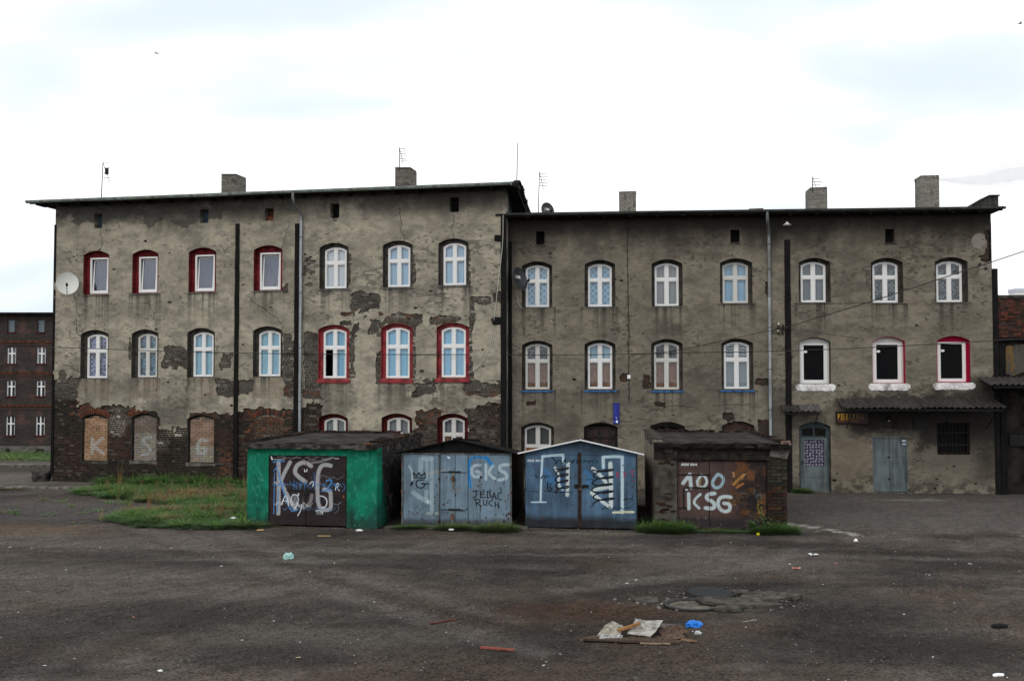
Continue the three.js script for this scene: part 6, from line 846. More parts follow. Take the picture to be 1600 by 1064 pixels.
function aerial(label, base, h, n, gap, bend, big) {
  const t = thing('television_aerial', label, 'aerial', base); mesh('mast', rod([0, 0, 0], [bend, h, 0], 0.022, 6, 0.014), mats.cable, t); if (!n) return t;
  const el = []; for (let i = 0; i < n; i++) el.push(rod([bend, h - 0.06 - i * gap, -0.1], [bend + 0.28 + 0.06 * (i % 2), h - 0.1 - i * gap, 0.14], 0.011, 5)); mesh('element', el, mats.cable, t); mesh('boom', rod([bend, h - 0.04, 0.02], [bend + (big ? 0.32 : 0.16), h - n * gap - 0.1, 0.02], 0.01, 5), mats.cable, t); if (big) mesh('amplifier', new THREE.BoxGeometry(0.12, 0.26, 0.1).translate(bend + 0.17, h - 0.42, 0.02), mats.iron, t); return t;
}
aerial('tall aerial with a box on it above the left end roof', [-16.98, 11.05, -42], 1.98, 4, 0.2, 0.06, true); aerial('ladder-like aerial rising from the second tall tenement chimney', [-4.54, 12.4, -40.9], 0.98, 6, 0.1, 0); aerial('bare slanting rod on the roof corner above the gable', [0.17, 11.05, -39], 2.05, 0, 0, 0.05); aerial('ladder-like aerial behind the gable and the roof dish', [1.02, 10.1, -40], 2.1, 5, 0.12, 0.06); aerial('small aerial on the lower tenement chimney nearest the bakery', [11.83, 11.4, -40], 0.6, 3, 0.13, 0);
{ const l = thing('wall_lamp', 'small white enamel lamp hanging under the sooty eaves', 'lamp', onR(10.22, 9.6, 0.3), -RA); mesh('shade', new THREE.LatheGeometry([[0.02, 0.09], [0.04, 0.08], [0.06, 0.03], [0.15, -0.03], [0.155, -0.04], [0.05, 0.02], [0.03, 0.07]].map(([x, y]) => new THREE.Vector2(x, y)), 16), mats.white, l); mesh('arm', rod([0, 0.07, 0], [0, 0.12, -0.27], 0.012), mats.iron, l);
  const k = thing('wall_lamp', 'dark bracket lamp under the long corrugated canopy by the steel door', 'lamp', onR(13.72, 2.64, 0.2), -RA); mesh('shade', new THREE.LatheGeometry([[0.015, 0.1], [0.05, 0.05], [0.1, -0.04], [0.095, -0.05]].map(([x, y]) => new THREE.Vector2(x, y)), 14), mats.iron, k); mesh('bulb', new THREE.SphereGeometry(0.045, 12, 8).translate(0, -0.05, 0), M([0.5, 0.5, 0.46], { roughness: 0.2 }), k); mesh('arm', rod([0, 0.08, 0], [0, 0.14, -0.17], 0.01), mats.iron, k); }
const cable = (label, pts, r, m = mats.cable, seg = 60) => tag(mesh('cable', tube(pts, r, seg, 5), m), label, 'cable');
cable('long black cable strung across both tenement fronts', [[-18.3, 5.3, -40.1], [-12.25, 5.08, -39.19], [-7.21, 4.98, -38.44], [-2.1, 4.94, -37.4], [2.31, 4.92, -36.9], [6.81, 4.99, -36.33], [9.87, 5.04, -35.87], [13.27, 5.18, -35.36], [17.39, 5.42, -34.75], [26, 6.1, -33.4]], 0.015, mats.cable, 120);
cable('cable rising from the wall insulators to the upper right', [[9.72, 5.86, -36.72], [11.26, 6.35, -35.97], [13.16, 6.97, -35.02], [14.97, 7.61, -34.11], [16.69, 8.21, -33.25], [24, 11, -29.6]], 0.017);
cable('cable sagging left from the insulators to the long cable', [[9.6, 5.84, -36.72], [9.34, 5.8, -36.5], [7.95, 5.51, -36.33], [5.93, 5.08, -36.5], [4.24, 4.9, -36.68]], 0.013); cable('thin cable from the insulators to the first shop window', [[9.75, 5.88, -36.7], [11.31, 5.64, -36.4], [12.58, 5.47, -36.48]], 0.01);
cable('thin cable running straight down the lower tenement to a white box', [onR(4.52, 9.9, 0.06), onR(4.53, 8, 0.05), onR(4.56, 6, 0.05), onR(4.56, 4.2, 0.06), onR(4.58, 3.2, 0.05)], 0.011); cable('pale loose cable hanging between the two tenements down to a red window', [onL(18.3, 10.0, 0.12), onL(18.28, 9, 0.12), onL(18.1, 7.4, 0.1), onL(17.95, 6.2, 0.07), onL(17.75, 5.1, 0.06), onL(17.35, 4.45, 0.06), onL(17.0, 4.28, 0.06)], 0.012, mats.paleCable);
cable('grey cable from the black wall dish curling to its window', [onR(0.42, 7.3, 0.3), onR(0.48, 7.1, 0.12), onR(0.55, 6.8, 0.06), onR(0.66, 6.66, 0.05)], 0.011, mats.paleCable); cable('thin dark cable down the left end beneath the white dish', [onL(1.02, 7.4, 0.3), onL(1.0, 7.1, 0.06), onL(1.02, 6.2, 0.05), onL(1.05, 5.85, 0.05), onL(1.2, 5.75, 0.05)], 0.009);
/* ------------------------------------------------------------------ birds and smoke */
function bird(label, pos, s, turn) { const t = thing('bird', label, 'bird', pos, turn); const body = new THREE.SphereGeometry(0.1, 10, 8).scale(1, 0.8, 2.1), head = new THREE.SphereGeometry(0.055, 8, 6).translate(0, 0.02, 0.22), wing = (k) => { const g = new THREE.BufferGeometry(); g.setAttribute('position', new THREE.BufferAttribute(new Float32Array([0, 0.03, 0.12, k * 0.28, 0.16, 0.1, 0, 0.02, -0.1, k * 0.28, 0.16, 0.1, k * 0.55, 0.02, -0.12, 0, 0.02, -0.1, 0, 0.05, 0.12, 0, 0.04, -0.1, k * 0.28, 0.175, 0.1, k * 0.28, 0.175, 0.1, 0, 0.04, -0.1, k * 0.55, 0.035, -0.12]), 3)); g.computeVertexNormals(); g.setAttribute('uv', new THREE.BufferAttribute(new Float32Array(24), 2)); return g; }; mesh('body', [body, head, new THREE.ConeGeometry(0.07, 0.22, 5).rotateX(Math.PI / 2).scale(1.2, 0.3, 1).translate(0, 0, -0.28)], mats.dark, t); mesh('wing', wing(1), new THREE.MeshPhysicalMaterial({ color: rgb(0.03, 0.03, 0.032), side: THREE.DoubleSide }), t); mesh('wing', wing(-1), new THREE.MeshPhysicalMaterial({ color: rgb(0.03, 0.03, 0.032), side: THREE.DoubleSide }), t); t.scale.setScalar(s); return t; }
bird('small dark bird flying high over the tall tenement', [-14.05, 16.9, -40], 0.2, 0.9); bird('dark bird at the upper right edge of the sky', [20.12, 18.1, -40], 0.3, 1.4);
{ // thin smoke drifting off the last chimney: soft bodies of air that swallow a little light
  const r = rng(91), list = [], m = new THREE.MeshPhysicalMaterial({ color: rgb(0.42, 0.42, 0.43), transparent: true, opacity: 0.075, roughness: 1, specularIntensity: 0, depthWrite: false });
  for (const shell of [1, 0.7, 0.42]) { const nu = 70, nv = 26, pos = [], idx = [], C = (t) => [16.72 + 6.4 * t, 11.93 - 0.3 * Math.sin(t * 3.4) + 1.35 * t ** 1.6, -40.1 + 0.6 * t], Rr = (t) => (0.16 + 0.85 * t) * Math.min(1, Math.sqrt(t * 14)) * Math.min(1, Math.sqrt((1 - t) * 8));
    for (let i = 0; i <= nu; i++) for (let j = 0; j < nv; j++) { const t = i / nu, a = (j / nv) * 6.283, c = C(t), q = shell * Rr(t) * (0.55 + 0.9 * fbm(t * 13 + Math.cos(a) * 0.9 + 4, Math.sin(a) * 0.9 + t * 3 + 7, 4, 915)); pos.push(c[0] - Math.sin(a) * q * 0.3, c[1] + Math.sin(a) * q, c[2] + Math.cos(a) * q); }
    for (let i = 0; i < nu; i++) for (let j = 0; j < nv; j++) { const k = (j + 1) % nv, A = i * nv + j, B = i * nv + k; idx.push(A, A + nv, B, B, A + nv, B + nv); }
    const g = new THREE.BufferGeometry(); g.setAttribute('position', new THREE.BufferAttribute(new Float32Array(pos), 3)); g.setAttribute('uv', new THREE.BufferAttribute(new Float32Array((pos.length / 3) * 2), 2)); g.setIndex(idx); g.computeVertexNormals(); list.push(g); }
  const o = mesh('smoke', list, m); o.castShadow = false; tag(o, 'faint grey smoke drifting right from the last chimney', null, null, 'stuff');
}
/* ------------------------------------------------------------------ grass */
const tuft = (() => { const r = rng(7), list = []; for (let i = 0; i < 8; i++) { const a = r() * 6.283, w = 0.007 + r() * 0.006, h = 0.6 + r() * 0.5, l = 0.15 + r() * 0.5, ca = Math.cos(a), sa = Math.sin(a), ox = (r() - 0.5) * 0.12, oz = (r() - 0.5) * 0.12, P = (t, k) => [ox + ca * l * t * t * h * 0.6 - sa * w * k, t * h * (1 - 0.22 * t * l), oz + sa * l * t * t * h * 0.6 + ca * w * k]; const v = [P(0, -1), P(0, 1), P(0.55, -0.8), P(0, 1), P(0.55, 0.8), P(0.55, -0.8), P(0.55, -0.8), P(0.55, 0.8), P(1, 0)].flat(); const g = new THREE.BufferGeometry(); g.setAttribute('position', new THREE.BufferAttribute(new Float32Array(v), 3)); g.setAttribute('uv', new THREE.BufferAttribute(new Float32Array(18), 2)); g.computeVertexNormals(); list.push(g); } return mergeGeometries(list); })();
const bladeMat = new THREE.MeshPhysicalMaterial({ color: rgb(1, 1, 1), roughness: 1, transmission: 0.35, thickness: 0, specularIntensity: 0.3, side: THREE.DoubleSide });
function grassPatch(label, n, seed, inside, height, color, spread = 1) {
  const r = rng(seed), mats4 = [], cols = []; let tries = 0; while (mats4.length < n && tries++ < n * 14) { const [x, z, k] = inside(r); if (k <= 0 || r() > k) continue; const s = height(x, z) * (0.4 + 0.9 * r()) * (r() < 0.05 ? 1.9 : 1), X = new THREE.Matrix4().compose(new THREE.Vector3(x, groundH(x, z) - 0.012, z), new THREE.Quaternion().setFromAxisAngle(new THREE.Vector3(0, 1, 0), r() * 6.283), new THREE.Vector3(spread, s, spread)); mats4.push(X); cols.push(color(x, z, r)); }
  const m = new THREE.InstancedMesh(tuft, bladeMat, mats4.length), c = new THREE.Color(); mats4.forEach((X, i) => { m.setMatrixAt(i, X); m.setColorAt(i, c.setRGB(...cols[i])); }); m.name = numbered('grass'); m.castShadow = m.receiveShadow = true; scene.add(m); return tag(m, label, null, null, 'stuff');
}
const GREEN = (x, z, r) => { const n = fbm(x * 1.3, z * 1.3, 3, 801), k = 0.6 + 0.7 * r(); return (n > 0.54 ? [0.12, 0.165, 0.045] : [0.08, 0.16, 0.032]).map((v) => v * k); };
const inPoly = (p, x, z) => { let c = false; for (let i = 0, j = p.length - 1; i < p.length; j = i++) if (p[i][1] > z !== p[j][1] > z && x < ((p[j][0] - p[i][0]) * (z - p[i][1])) / (p[j][1] - p[i][1]) + p[i][0]) c = !c; return c; };
const GA = [[-15.5, -36.4], [-15.2, -37.7], [-14.5, -38.4], [-13.3, -39.6], [-10.1, -39.6], [-8.2, -32.8], [-10.1, -32.5], [-11.9, -33.5], [-13.4, -34.5]], GB = [[-11.8, -29.5], [-11.7, -31.5], [-10.4, -32.3], [-8.3, -33.1], [-7.2, -28.0], [-8.7, -28.1], [-10.4, -28.6]], GW = [[-16.2, -39.6], [-16.2, -42.0], [-9.2, -42.4], [-6.8, -41], [-6.8, -39], [-13.0, -38.9]];
grassPatch('overgrown grass with dry straw between the green garage and tall tenement', 24000, 61, (r) => { const x = -16.4 + 10 * r(), z = -27.8 - 14.4 * r(), n = (fbm(x * 1.1, z * 1.1, 4, 811) - 0.5) * 1.6, m = (fbm(x * 1.1 + 40, z * 1.1, 4, 812) - 0.5) * 1.6, wall = -40.7 + (x + 18.2) * 0.2024; if (z < wall + 0.06) return [x, z, 0]; const k = inPoly(GA, x + n, z + m) ? 1 : inPoly(GB, x + n, z + m * 0.6) ? 1 : inPoly(GW, x + n, z) ? 0.9 : x > -8.8 && z < -28.4 && z > -39 ? 0.8 : 0.002; return [x, z, k * (0.55 + 0.9 * (fbm(x * 2.3, z * 2.3, 3, 813) - 0.2))]; }, (x, z) => (z < -38.6 ? 0.32 : 0.16) * (0.3 + 1.4 * fbm(x * 2.1, z * 2.1, 3, 814) ** 1.3), (x, z, r) => { const d = fbm(x * 0.7 + 4, z * 0.55, 4, 821) - 0.11 - 0.2 * smoothstep(-z, 37, 38.6) + 0.3 * blob(x, z, [-9.8, -34.9, 1.8, 1.5]) + 0.22 * blob(x, z, [-10.2, -31.4, 2, 0.7]), k = 0.6 + 0.7 * r(); return (d > 0.56 && r() < 0.8 ? [0.26, 0.19, 0.085] : d > 0.5 && r() < 0.6 ? [0.17, 0.2, 0.06] : [0.095, 0.2, 0.04]).map((v) => v * k); }, 1.7);
const oval = (cx, cz, rx, rz) => (r) => { const x = cx + (r() * 2 - 1) * rx, z = cz + (r() * 2 - 1) * rz; return [x, z, 1 - Math.hypot((x - cx) / rx, (z - cz) / rz) + 0.25 * (fbm(x * 3, z * 3, 2, 831) - 0.3)]; };
grassPatch('small grass tuft at the left foot of the grey-blue garage', 260, 62, oval(-2.75, -28.0, 0.5, 0.1), () => 0.1, GREEN); grassPatch('flat green grass clump before the middle of the grey-blue garage', 900, 63, oval(-1.55, -27.8, 0.5, 0.2), () => 0.13, GREEN); grassPatch('bright grass clump at the gap between the metal garages', 1500, 64, oval(-0.42, -27.6, 0.55, 0.27), () => 0.14, GREEN);
grassPatch('thick grass clump at the left foot of the brick garage', 2600, 65, oval(4.1, -27.4, 0.7, 0.3), () => 0.19, GREEN); grassPatch('grass and weeds at the right foot of the brick garage', 1700, 66, oval(6.95, -27.2, 0.6, 0.24), () => 0.17, GREEN); grassPatch('grass along the doors of the brick garage', 240, 67, oval(5.4, -27.4, 1.0, 0.1), () => 0.08, GREEN);
grassPatch('grass strip before the distant brick block', 5200, 68, (r) => { const x = -62 + 30 * r(), z = -78 - 11 * r(); return [x, z, 1]; }, () => 0.5, GREEN, 5); grassPatch('sparse weeds along the pale path at the far left', 700, 69, (r) => { const x = -32 + 14 * r(), z = -37.4 - 1.0 * r(); return [x, z, fbm(x * 1.2, z * 2, 3, 841) - 0.35]; }, () => 0.1, (x, z, r) => [0.09 * (0.6 + r()), 0.085 * (0.6 + r()), 0.035], 1.5);
grassPatch('weeds at the foot of the glazed house door', 120, 70, oval(10.35, -36.6, 0.35, 0.2), () => 0.2, GREEN);
{ const r = rng(88); for (let k = 0; k < 2; k++) { const t = thing('weed', k ? 'leafy green weed against the right brick pier' : 'low leafy weed before the brick garage doors', 'weed', [k ? 6.72 : 6.4, 0, -27.3 + k * 0.02]); const lf = new THREE.BufferGeometry(); lf.setAttribute('position', new THREE.BufferAttribute(new Float32Array([0, 0, 0, 0.045, 0.03, 0.07, 0, 0.035, 0.16, 0, 0, 0, 0, 0.035, 0.16, -0.045, 0.03, 0.07]), 3)); lf.computeVertexNormals(); lf.setAttribute('uv', new THREE.BufferAttribute(new Float32Array(12), 2)); for (let s = 0; s < 5; s++) { const top = [(r() - 0.5) * 0.4, 0.22 + r() * 0.26 * (k + 0.6), (r() - 0.5) * 0.2], leaves = []; for (let i = 0; i < 9; i++) { const q = (i + 1) / 9; leaves.push(lf.clone().scale(1 - 0.4 * q, 1, 1 - 0.4 * q).rotateX(-0.3).rotateY(i * 2.4).translate(top[0] * q, top[1] * q, top[2] * q)); } mesh('stem', rod([0, 0, 0], top, 0.006, 5, 0.003), M([0.05, 0.09, 0.03]), t); mesh('leaf', leaves, new THREE.MeshPhysicalMaterial({ color: rgb(0.05 + 0.02 * r(), 0.105, 0.03), roughness: 0.7, side: THREE.DoubleSide }), t); } } }
/* ------------------------------------------------------------------ loose stones and scraps */
function scatter(name, label, n, seed, geo, mat, place, size, color, flat) { const r = rng(seed), m = new THREE.InstancedMesh(geo, mat, n), X = new THREE.Matrix4(), q = new THREE.Quaternion(), c = new THREE.Color(); for (let i = 0; i < n; i++) { const [x, z] = place(r), s = size(r); X.compose(new THREE.Vector3(x, groundH(x, z) + s * flat * 0.3, z), q.setFromEuler(new THREE.Euler((r() - 0.5) * 0.4, r() * 6.3, (r() - 0.5) * 0.4)), new THREE.Vector3(s, s * flat, s * (0.6 + 0.6 * r()))); m.setMatrixAt(i, X); m.setColorAt(i, c.setRGB(...color(r))); } m.name = numbered(name); m.castShadow = m.receiveShadow = true; scene.add(m); tag(m, label, null, null, 'stuff'); }
const pebble = rough(new THREE.IcosahedronGeometry(1, 1), 0.35, 5); pebble.setAttribute('uv', new THREE.BufferAttribute(new Float32Array(pebble.attributes.position.count * 2), 2));
const yard = (r) => { const d = 12.6 + 15.2 * r() ** 1.4, x = (r() * 2 - 1) * (0.53 * d + 1); return [x, -d]; };
scatter('gravel', 'dark loose gravel strewn over the yard', 9000, 71, pebble, new THREE.MeshPhysicalMaterial({ roughness: 0.95 }), yard, (r) => 0.006 + 0.016 * r() ** 3, (r) => { const k = 0.04 + 0.09 * r() * r(); return [k, k * 0.93, k * 0.86]; }, 0.6);
scatter('gravel', 'paler stones and crumbs of mortar in the yard', 380, 72, pebble, new THREE.MeshPhysicalMaterial({ roughness: 0.95 }), yard, (r) => 0.007 + 0.02 * r() ** 4, (r) => { const k = 0.2 + 0.3 * r(); return r() < 0.12 ? [0.26, 0.11, 0.07] : [k, k * 0.96, k * 0.9]; }, 0.5);
scatter('litter', 'tiny scraps of paper and plastic scattered in the yard', 55, 73, rough(new THREE.BoxGeometry(2, 0.3, 1.2), 0.6, 6), new THREE.MeshPhysicalMaterial({ roughness: 0.8 }), yard, (r) => 0.012 + 0.03 * r() ** 3, (r) => (r() < 0.75 ? [0.6, 0.62, 0.62] : r() < 0.5 ? [0.4, 0.12, 0.1] : [0.5, 0.42, 0.25]), 0.5);
const GFRONT = [[-7.3, -28.45, -3.7, -27.9], [-3.06, -28.46, 0, -28.22], [0.35, -28.1, 3.38, -27.73], [3.86, -27.8, 7.36, -27.52]];
scatter('debris', 'dirt, leaves and crumbs gathered along the feet of the garages', 900, 76, pebble, new THREE.MeshPhysicalMaterial({ roughness: 0.95 }), (q) => { const g = GFRONT[Math.floor(q() * 4)], t = q(); return [lerp(g[0], g[2], t), lerp(g[1], g[3], t) + 0.03 + 0.35 * q() * q()]; }, (q) => 0.01 + 0.024 * q() ** 3, (q) => { const k = 0.04 + 0.16 * q() * q(); return q() < 0.2 ? [k * 1.5, k, k * 0.6] : [k, k * 0.95, k * 0.88]; }, 0.4);
grassPatch('dry tall stalks standing in the left grass', 130, 77, (r) => { const x = -15 + 7.6 * r(), z = -29 - 12.5 * r(), wall = -40.7 + (x + 18.2) * 0.2024; return [x, z, z > wall + 0.1 && (inPoly(GA, x, z) || inPoly(GB, x, z) || inPoly(GW, x, z)) ? 1 : 0]; }, () => 0.5, (x, z, r) => [0.28, 0.22, 0.11].map((v) => v * (0.6 + 0.6 * r())), 0.8);
/* ------------------------------------------------------------------ things lying in the yard */
const at = (m, x, z, y = 0, ry = 0, rx = 0, rz = 0) => { m.position.set(x, groundH(x, z) + y, z); m.rotation.set(rx, ry, rz); return m; };
const lay = (name, label, cat, g, mat, x, z, y, ry, rx, rz) => tag(at(mesh(name, g, mat), x, z, y, ry, rx, rz), label, cat);
function crumple(w, h, d, seed, amp = 0.5) { const g = new THREE.IcosahedronGeometry(1, 4), p = g.attributes.position; for (let i = 0; i < p.count; i++) { const v = new THREE.Vector3().fromBufferAttribute(p, i), a = Math.abs(fbm(v.x * 1.7 + 9 + v.z, v.y * 1.7 + v.z * 1.3 + seed, 4, seed) - 0.5) * 2; const k = 1 - amp * a - 0.25 * amp * vn(v.x * 5 + 20, v.z * 5 + v.y * 4 + 20, seed); p.setXYZ(i, v.x * k * w, Math.max(-0.02, (v.y * k + 0.25) * h), v.z * k * d); } const q = FLAT(g); q.computeVertexNormals(); return q; }
const plankMat = M([0.15, 0.05, 0.042], { t: streakTex, ts: 0.5, roughness: 0.75 });
lay('wooden_strip', 'dark red wooden strip lying nearer the green garage side', 'wooden strip', rough(new THREE.BoxGeometry(0.5, 0.025, 0.07, 4, 1, 1), 0.012, 3), M([0.11, 0.05, 0.042], { t: streakTex, ts: 0.5 }), -1.16, -17.43, 0.02, 0.55, 0, 0.03); lay('wooden_strip', 'brighter red wooden strip lying nearest the front of the yard', 'wooden strip', rough(new THREE.BoxGeometry(0.53, 0.025, 0.075, 4, 1, 1), 0.012, 4), M([0.27, 0.085, 0.065], { t: streakTex, ts: 0.5 }), -0.22, -15.58, 0.022, -0.34, 0, 0.01);
lay('crumpled_paper', 'crumpled pale teal paper lying in the yard left of centre', 'paper', crumple(0.14, 0.13, 0.12, 11, 0.7), M([0.34, 0.56, 0.52], { roughness: 0.8, side: THREE.DoubleSide }), -5.1, -23.5, 0.01, 0.4); lay('black_rag', 'black rag or bag lying flat at the right of the yard', 'rag', crumple(0.17, 0.05, 0.12, 12, 0.7), mats.dark, 8.03, -16.99, 0.0, 0.2); lay('grey_stone', 'grey stone at the bottom edge of the picture', 'stone', rough(new THREE.IcosahedronGeometry(0.075, 1).scale(1, 0.65, 0.8), 0.03, 7), mats.concrete, 1.63, -13.98, 0.03); lay('plastic_scrap', 'white plastic scrap near the bottom right corner of the yard', 'plastic scrap', crumple(0.12, 0.03, 0.06, 14, 0.7), mats.white, 6.72, -14.28, 0, 0.3);
lay('plastic_scrap', 'white plastic bit on the ground right of the brick garage', 'plastic scrap', crumple(0.06, 0.06, 0.05, 15), mats.white, 8.62, -25.8, 0); lay('paper_scrap', 'flat white paper scrap before the right end of the brick garage', 'paper', rough(new THREE.BoxGeometry(0.2, 0.012, 0.12, 4, 1, 3), 0.03, 8), mats.white, 7.0, -23.9, 0.02, 0.2); lay('paper_scrap', 'pinkish paper strip on the dark asphalt', 'paper', rough(new THREE.BoxGeometry(0.17, 0.012, 0.06, 4, 1, 2), 0.025, 9), M([0.6, 0.25, 0.2]), 6.1, -22.1, 0.02, -0.1); lay('wood_chip', 'pale wood sliver before the green garage doors', 'wood', rough(new THREE.BoxGeometry(0.34, 0.02, 0.06), 0.02, 10), M([0.5, 0.33, 0.17]), -4.86, -26.6, 0.015, 0.05); lay('wood_chip', 'small wood chip at the green garage left pier', 'wood', rough(new THREE.BoxGeometry(0.17, 0.02, 0.07), 0.02, 11), M([0.5, 0.34, 0.17]), -6.75, -27.6, 0.015, 0.1); lay('plastic_scrap', 'little yellow plastic piece in the grass by the brick garage', 'plastic scrap', crumple(0.05, 0.05, 0.04, 17), M([0.75, 0.7, 0.02]), 6.45, -26.95, 0.01);
lay('paper_scrap', 'white crumpled scrap at the right foot of the green garage', 'paper', crumple(0.13, 0.04, 0.08, 18, 0.7), mats.white, -4.1, -27.6, 0); lay('paper_scrap', 'white scrap on the grass clump before the grey-blue garage', 'paper', crumple(0.09, 0.03, 0.05, 19, 0.6), mats.white, -1.62, -27.45, 0.04); lay('paper_scrap', 'white scrap in the grass left of the green garage', 'paper', crumple(0.12, 0.05, 0.07, 20, 0.6), mats.white, -7.9, -29.2, 0.08);
for (const [x, z, w, d, ry, c, l] of [[1.2, -16.2, 0.3, 0.1, 0.5, [0.13, 0.08, 0.055], 'short brown board at the left tip of the heap'], [2.75, -16.05, 0.26, 0.09, -0.5, [0.2, 0.13, 0.09], 'short tan board at the right tip of the heap'], [2.0, -16.25, 0.34, 0.2, 0.2, [0.11, 0.075, 0.06], 'dark brown sheet between the white panels of the heap'], [1.75, -16.8, 0.22, 0.14, 0.9, [0.17, 0.12, 0.09], 'brown scrap behind the white panels of the heap'], [2.62, -16.75, 0.24, 0.12, 0.4, [0.24, 0.2, 0.17], 'greyish scrap behind the right end of the heap']]) lay('board_scrap', l, 'board', rough(new THREE.BoxGeometry(w, 0.02, d, 4, 1, 2), 0.03, x * 90), M(c, { t: streakTex, ts: 0.4 }), x, z, 0.03 + 0.02 * Math.sin(x * 9), ry, 0.06, 0.05);
// dump of broken boards
const pileB = M([0.085, 0.06, 0.045], { t: streakTex, ts: 0.5 }), pileW = M([0.5, 0.49, 0.45], { t: grimeTex, ts: 0.7 }), pileC = M([0.13, 0.085, 0.062], { t: grimeTex, ts: 0.5 });
lay('board', 'long dark board along the front of the rubbish heap', 'board', rough(new THREE.BoxGeometry(1.5, 0.03, 0.16, 6, 1, 2), 0.02, 21), pileB, 1.86, -16.02, 0.035, -0.1, 0, -0.01); lay('board', 'thin split lath in front of the rubbish heap', 'board', rough(new THREE.BoxGeometry(0.46, 0.02, 0.05, 4, 1, 1), 0.012, 22), M([0.28, 0.21, 0.15], { t: streakTex, ts: 0.4 }), 2.2, -15.86, 0.02, -0.06);
lay('label_sheet', 'printed white paper stuck on the front board of the heap', 'paper', rough(new THREE.BoxGeometry(0.36, 0.008, 0.14, 4, 1, 2), 0.016, 23), M([0.5, 0.5, 0.5], { t: grimeTex, ts: 0.25 }), 1.55, -16.1, 0.066, -0.12, 0.3); lay('panel', 'big broken white panel lying slanted on the heap', 'panel', extrude(shapeOf([[-0.26, -0.2], [0.1, -0.26], [0.2, -0.1], [0.38, 0.3], [0.1, 0.26], [-0.06, 0.32]]), 0, 0.014).rotateX(-Math.PI / 2), pileW, 2.08, -16.5, 0.1, 0.0, 0.24, -0.04); lay('panel', 'pointed piece of white panel at the left of the heap', 'panel', extrude(shapeOf([[-0.28, -0.16], [0.12, -0.17], [0.2, 0.06], [0.06, 0.2], [-0.08, 0.12]]), 0, 0.014).rotateX(-Math.PI / 2), M([0.46, 0.43, 0.36], { t: grimeTex, ts: 0.5 }), 1.58, -16.45, 0.09, 0.1, 0.42, 0.05);
lay('wooden_stick', 'orange brown wooden stick propped across the white panels', 'wooden stick', rough(new THREE.BoxGeometry(0.42, 0.035, 0.07, 3, 1, 1), 0.014, 25), M([0.33, 0.17, 0.07], { t: streakTex, ts: 0.4 }), 1.86, -16.42, 0.15, 0.45, 0, 0.16); lay('cardboard', 'brown cardboard sheet at the right of the heap', 'cardboard', rough(new THREE.BoxGeometry(0.4, 0.016, 0.3, 4, 1, 3), 0.04, 26), pileC, 2.56, -16.5, 0.06, 0.3, 0.16, 0.08); lay('cardboard', 'darker cardboard flap tucked under the heap end', 'cardboard', rough(new THREE.BoxGeometry(0.42, 0.014, 0.16, 4, 1, 2), 0.03, 27), M([0.16, 0.11, 0.08], { t: grimeTex, ts: 0.4 }), 2.5, -16.2, 0.035, 0.25, 0.1, 0.06); lay('cardboard', 'purplish grey board half under the white panel', 'cardboard', rough(new THREE.BoxGeometry(0.34, 0.016, 0.22, 4, 1, 2), 0.03, 28), M([0.2, 0.16, 0.15], { t: grimeTex, ts: 0.4 }), 2.42, -16.85, 0.06, 0.1, 0.1, -0.1);
lay('plastic_bag', 'crumpled bright blue plastic bag beside the heap', 'plastic bag', crumple(0.19, 0.09, 0.12, 31, 0.8), M([0.01, 0.17, 0.6], { roughness: 0.35 }), 3.0, -17.05, 0.0, 0.2); lay('plastic_bag', 'dark torn plastic between the heap and blue bag', 'plastic bag', crumple(0.16, 0.07, 0.12, 32, 0.7), M([0.03, 0.03, 0.045], { roughness: 0.4 }), 2.66, -16.95, 0.0, 0.5); lay('plastic_bag', 'clear crumpled plastic in front of the blue bag', 'plastic bag', crumple(0.07, 0.05, 0.05, 33, 0.6), new THREE.MeshPhysicalMaterial({ color: rgb(0.8, 0.82, 0.84), transmission: 0.5, roughness: 0.35, thickness: 0 }), 2.98, -16.55, 0.0);
lay('twig', 'dry twig lying right of the blue bag', 'twig', [rod([-0.12, 0, 0.03], [0.12, 0.02, -0.03], 0.008, 5), rod([0, 0.01, 0], [0.05, 0.05, 0.03], 0.005, 5)], M([0.3, 0.29, 0.26]), 4.0, -17.35, 0.012);
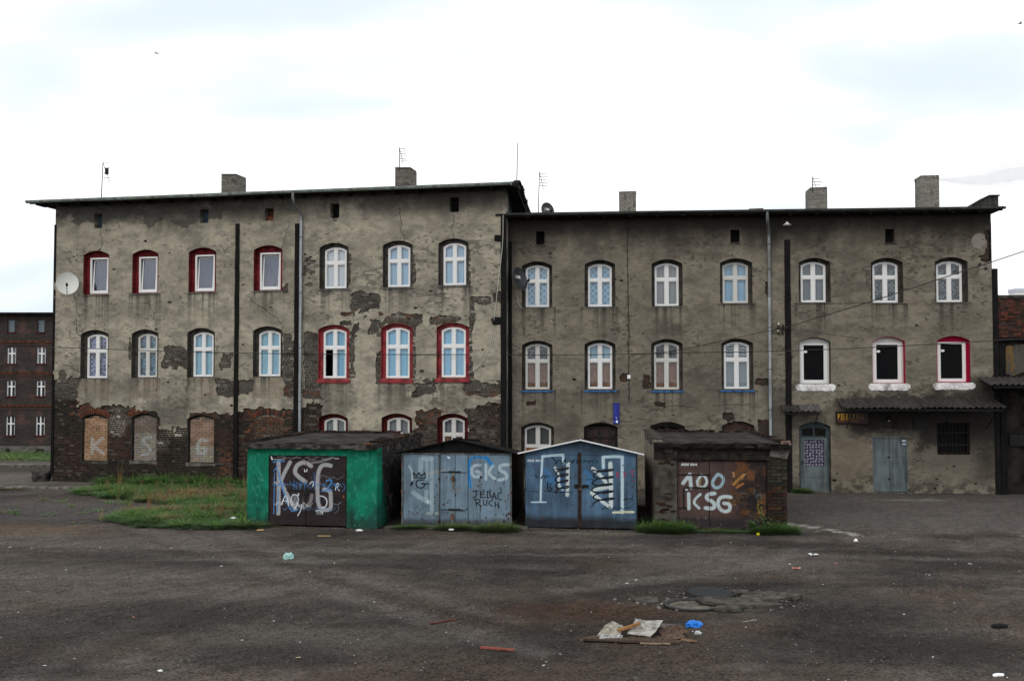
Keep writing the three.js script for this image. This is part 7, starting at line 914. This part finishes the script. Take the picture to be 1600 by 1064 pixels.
// shifted manhole cover, its ring and the broken concrete round them
{
  const c = thing('manhole_cover', 'dark ribbed iron manhole cover lying beside its ring', 'manhole cover', [3.72, groundH(3.72, -19.4) + 0.06, -19.4]); c.rotation.set(0.05, 0, -0.03); mesh('plate', [new THREE.CylinderGeometry(0.46, 0.47, 0.05, 40)], M([0.045, 0.047, 0.052], { t: grimeTex, ts: 0.5, roughness: 0.55, metalness: 0.4 }), c); for (let i = -5; i <= 5; i++) { const l = Math.sqrt(0.41 ** 2 - (i * 0.075) ** 2); mesh('rib', bx(-0.012 + i * 0.075, 0.012 + i * 0.075, 0.025, 0.04, -l, l).rotateY(0.5), M([0.06, 0.062, 0.066], { roughness: 0.5, metalness: 0.4 }), c); } mesh('rim', new THREE.TorusGeometry(0.445, 0.018, 6, 40).rotateX(Math.PI / 2).translate(0, 0.028, 0), mats.iron, c);
  const k = thing('manhole_ring', 'round iron ring filled with pale concrete in front of the cover', 'manhole', [3.24, groundH(3.24, -18.6) + 0.01, -18.6]); mesh('rim', new THREE.LatheGeometry([[0.42, 0], [0.49, 0], [0.5, 0.045], [0.48, 0.06], [0.45, 0.06], [0.42, 0.03], [0.42, 0]].map(([x, y]) => new THREE.Vector2(x, y)), 44), M([0.04, 0.038, 0.036], { t: grimeTex, ts: 0.5, roughness: 0.6 }), k); mesh('fill', roughSlab(-0.3, 0.3, -0.3, 0.3, -0.02, 0.018, 0.03, 61), M([0.21, 0.195, 0.165], { t: grimeTex, ts: 0.6, b: 0.01, bs: 0.2 }), k); mesh('fill', new THREE.CylinderGeometry(0.419, 0.419, 0.03, 36).translate(0, -0.004, 0), M([0.19, 0.175, 0.15], { t: grimeTex, ts: 0.6, b: 0.012, bs: 0.2 }), k);
  const r = rng(35), slabM = M([0.135, 0.127, 0.112], { t: grimeTex, ts: 0.9, b: 0.015, bs: 0.3 }), piece = (label, x, z, rx, rz, seed, y, tx = 0, tz = 0) => { const rr = rng(seed), pts = []; for (let i = 0; i < 11; i++) { const a = (i / 11) * 6.283; pts.push([Math.cos(a) * rx * (0.75 + 0.45 * rr()), Math.sin(a) * rz * (0.75 + 0.45 * rr())]); } lay('concrete_slab', label, 'concrete slab', rough(extrude(shapeOf(pts), -0.02, 0.09, 0.02).rotateX(-Math.PI / 2), 0.012, seed), slabM, x, z, y + 0.02, 0, tx, tz); };
  piece('long broken concrete slab right of the manhole ring', 4.1, -18.7, 0.72, 0.3, 41, 0.0, 0.02, -0.06); piece('broad broken concrete slab right of the iron cover', 4.72, -19.2, 0.48, 0.32, 42, -0.01, 0.03, 0.01); piece('small concrete chunk furthest right of the broken slabs', 5.15, -19.15, 0.2, 0.16, 43, 0.0); piece('concrete chunk between the ring and the long slab', 3.82, -18.2, 0.24, 0.14, 44, -0.01); piece('flat concrete fragment left of the manhole ring', 2.5, -19.0, 0.26, 0.2, 45, -0.03); piece('concrete fragment touching the iron cover at its right', 4.3, -19.55, 0.26, 0.16, 46, -0.01);
  scatter('rubble', 'broken crumbs of concrete round the manhole', 420, 74, pebble, new THREE.MeshPhysicalMaterial({ roughness: 0.95 }), (q) => [3.7 + (q() + q() - 1) * 1.9, -19 + (q() + q() - 1) * 0.95], (q) => 0.01 + 0.035 * q() ** 3, (q) => { const k = 0.05 + 0.14 * q(); return [k, k * 0.95, k * 0.86]; }, 0.6);
}
renderer.render(scene, camera);
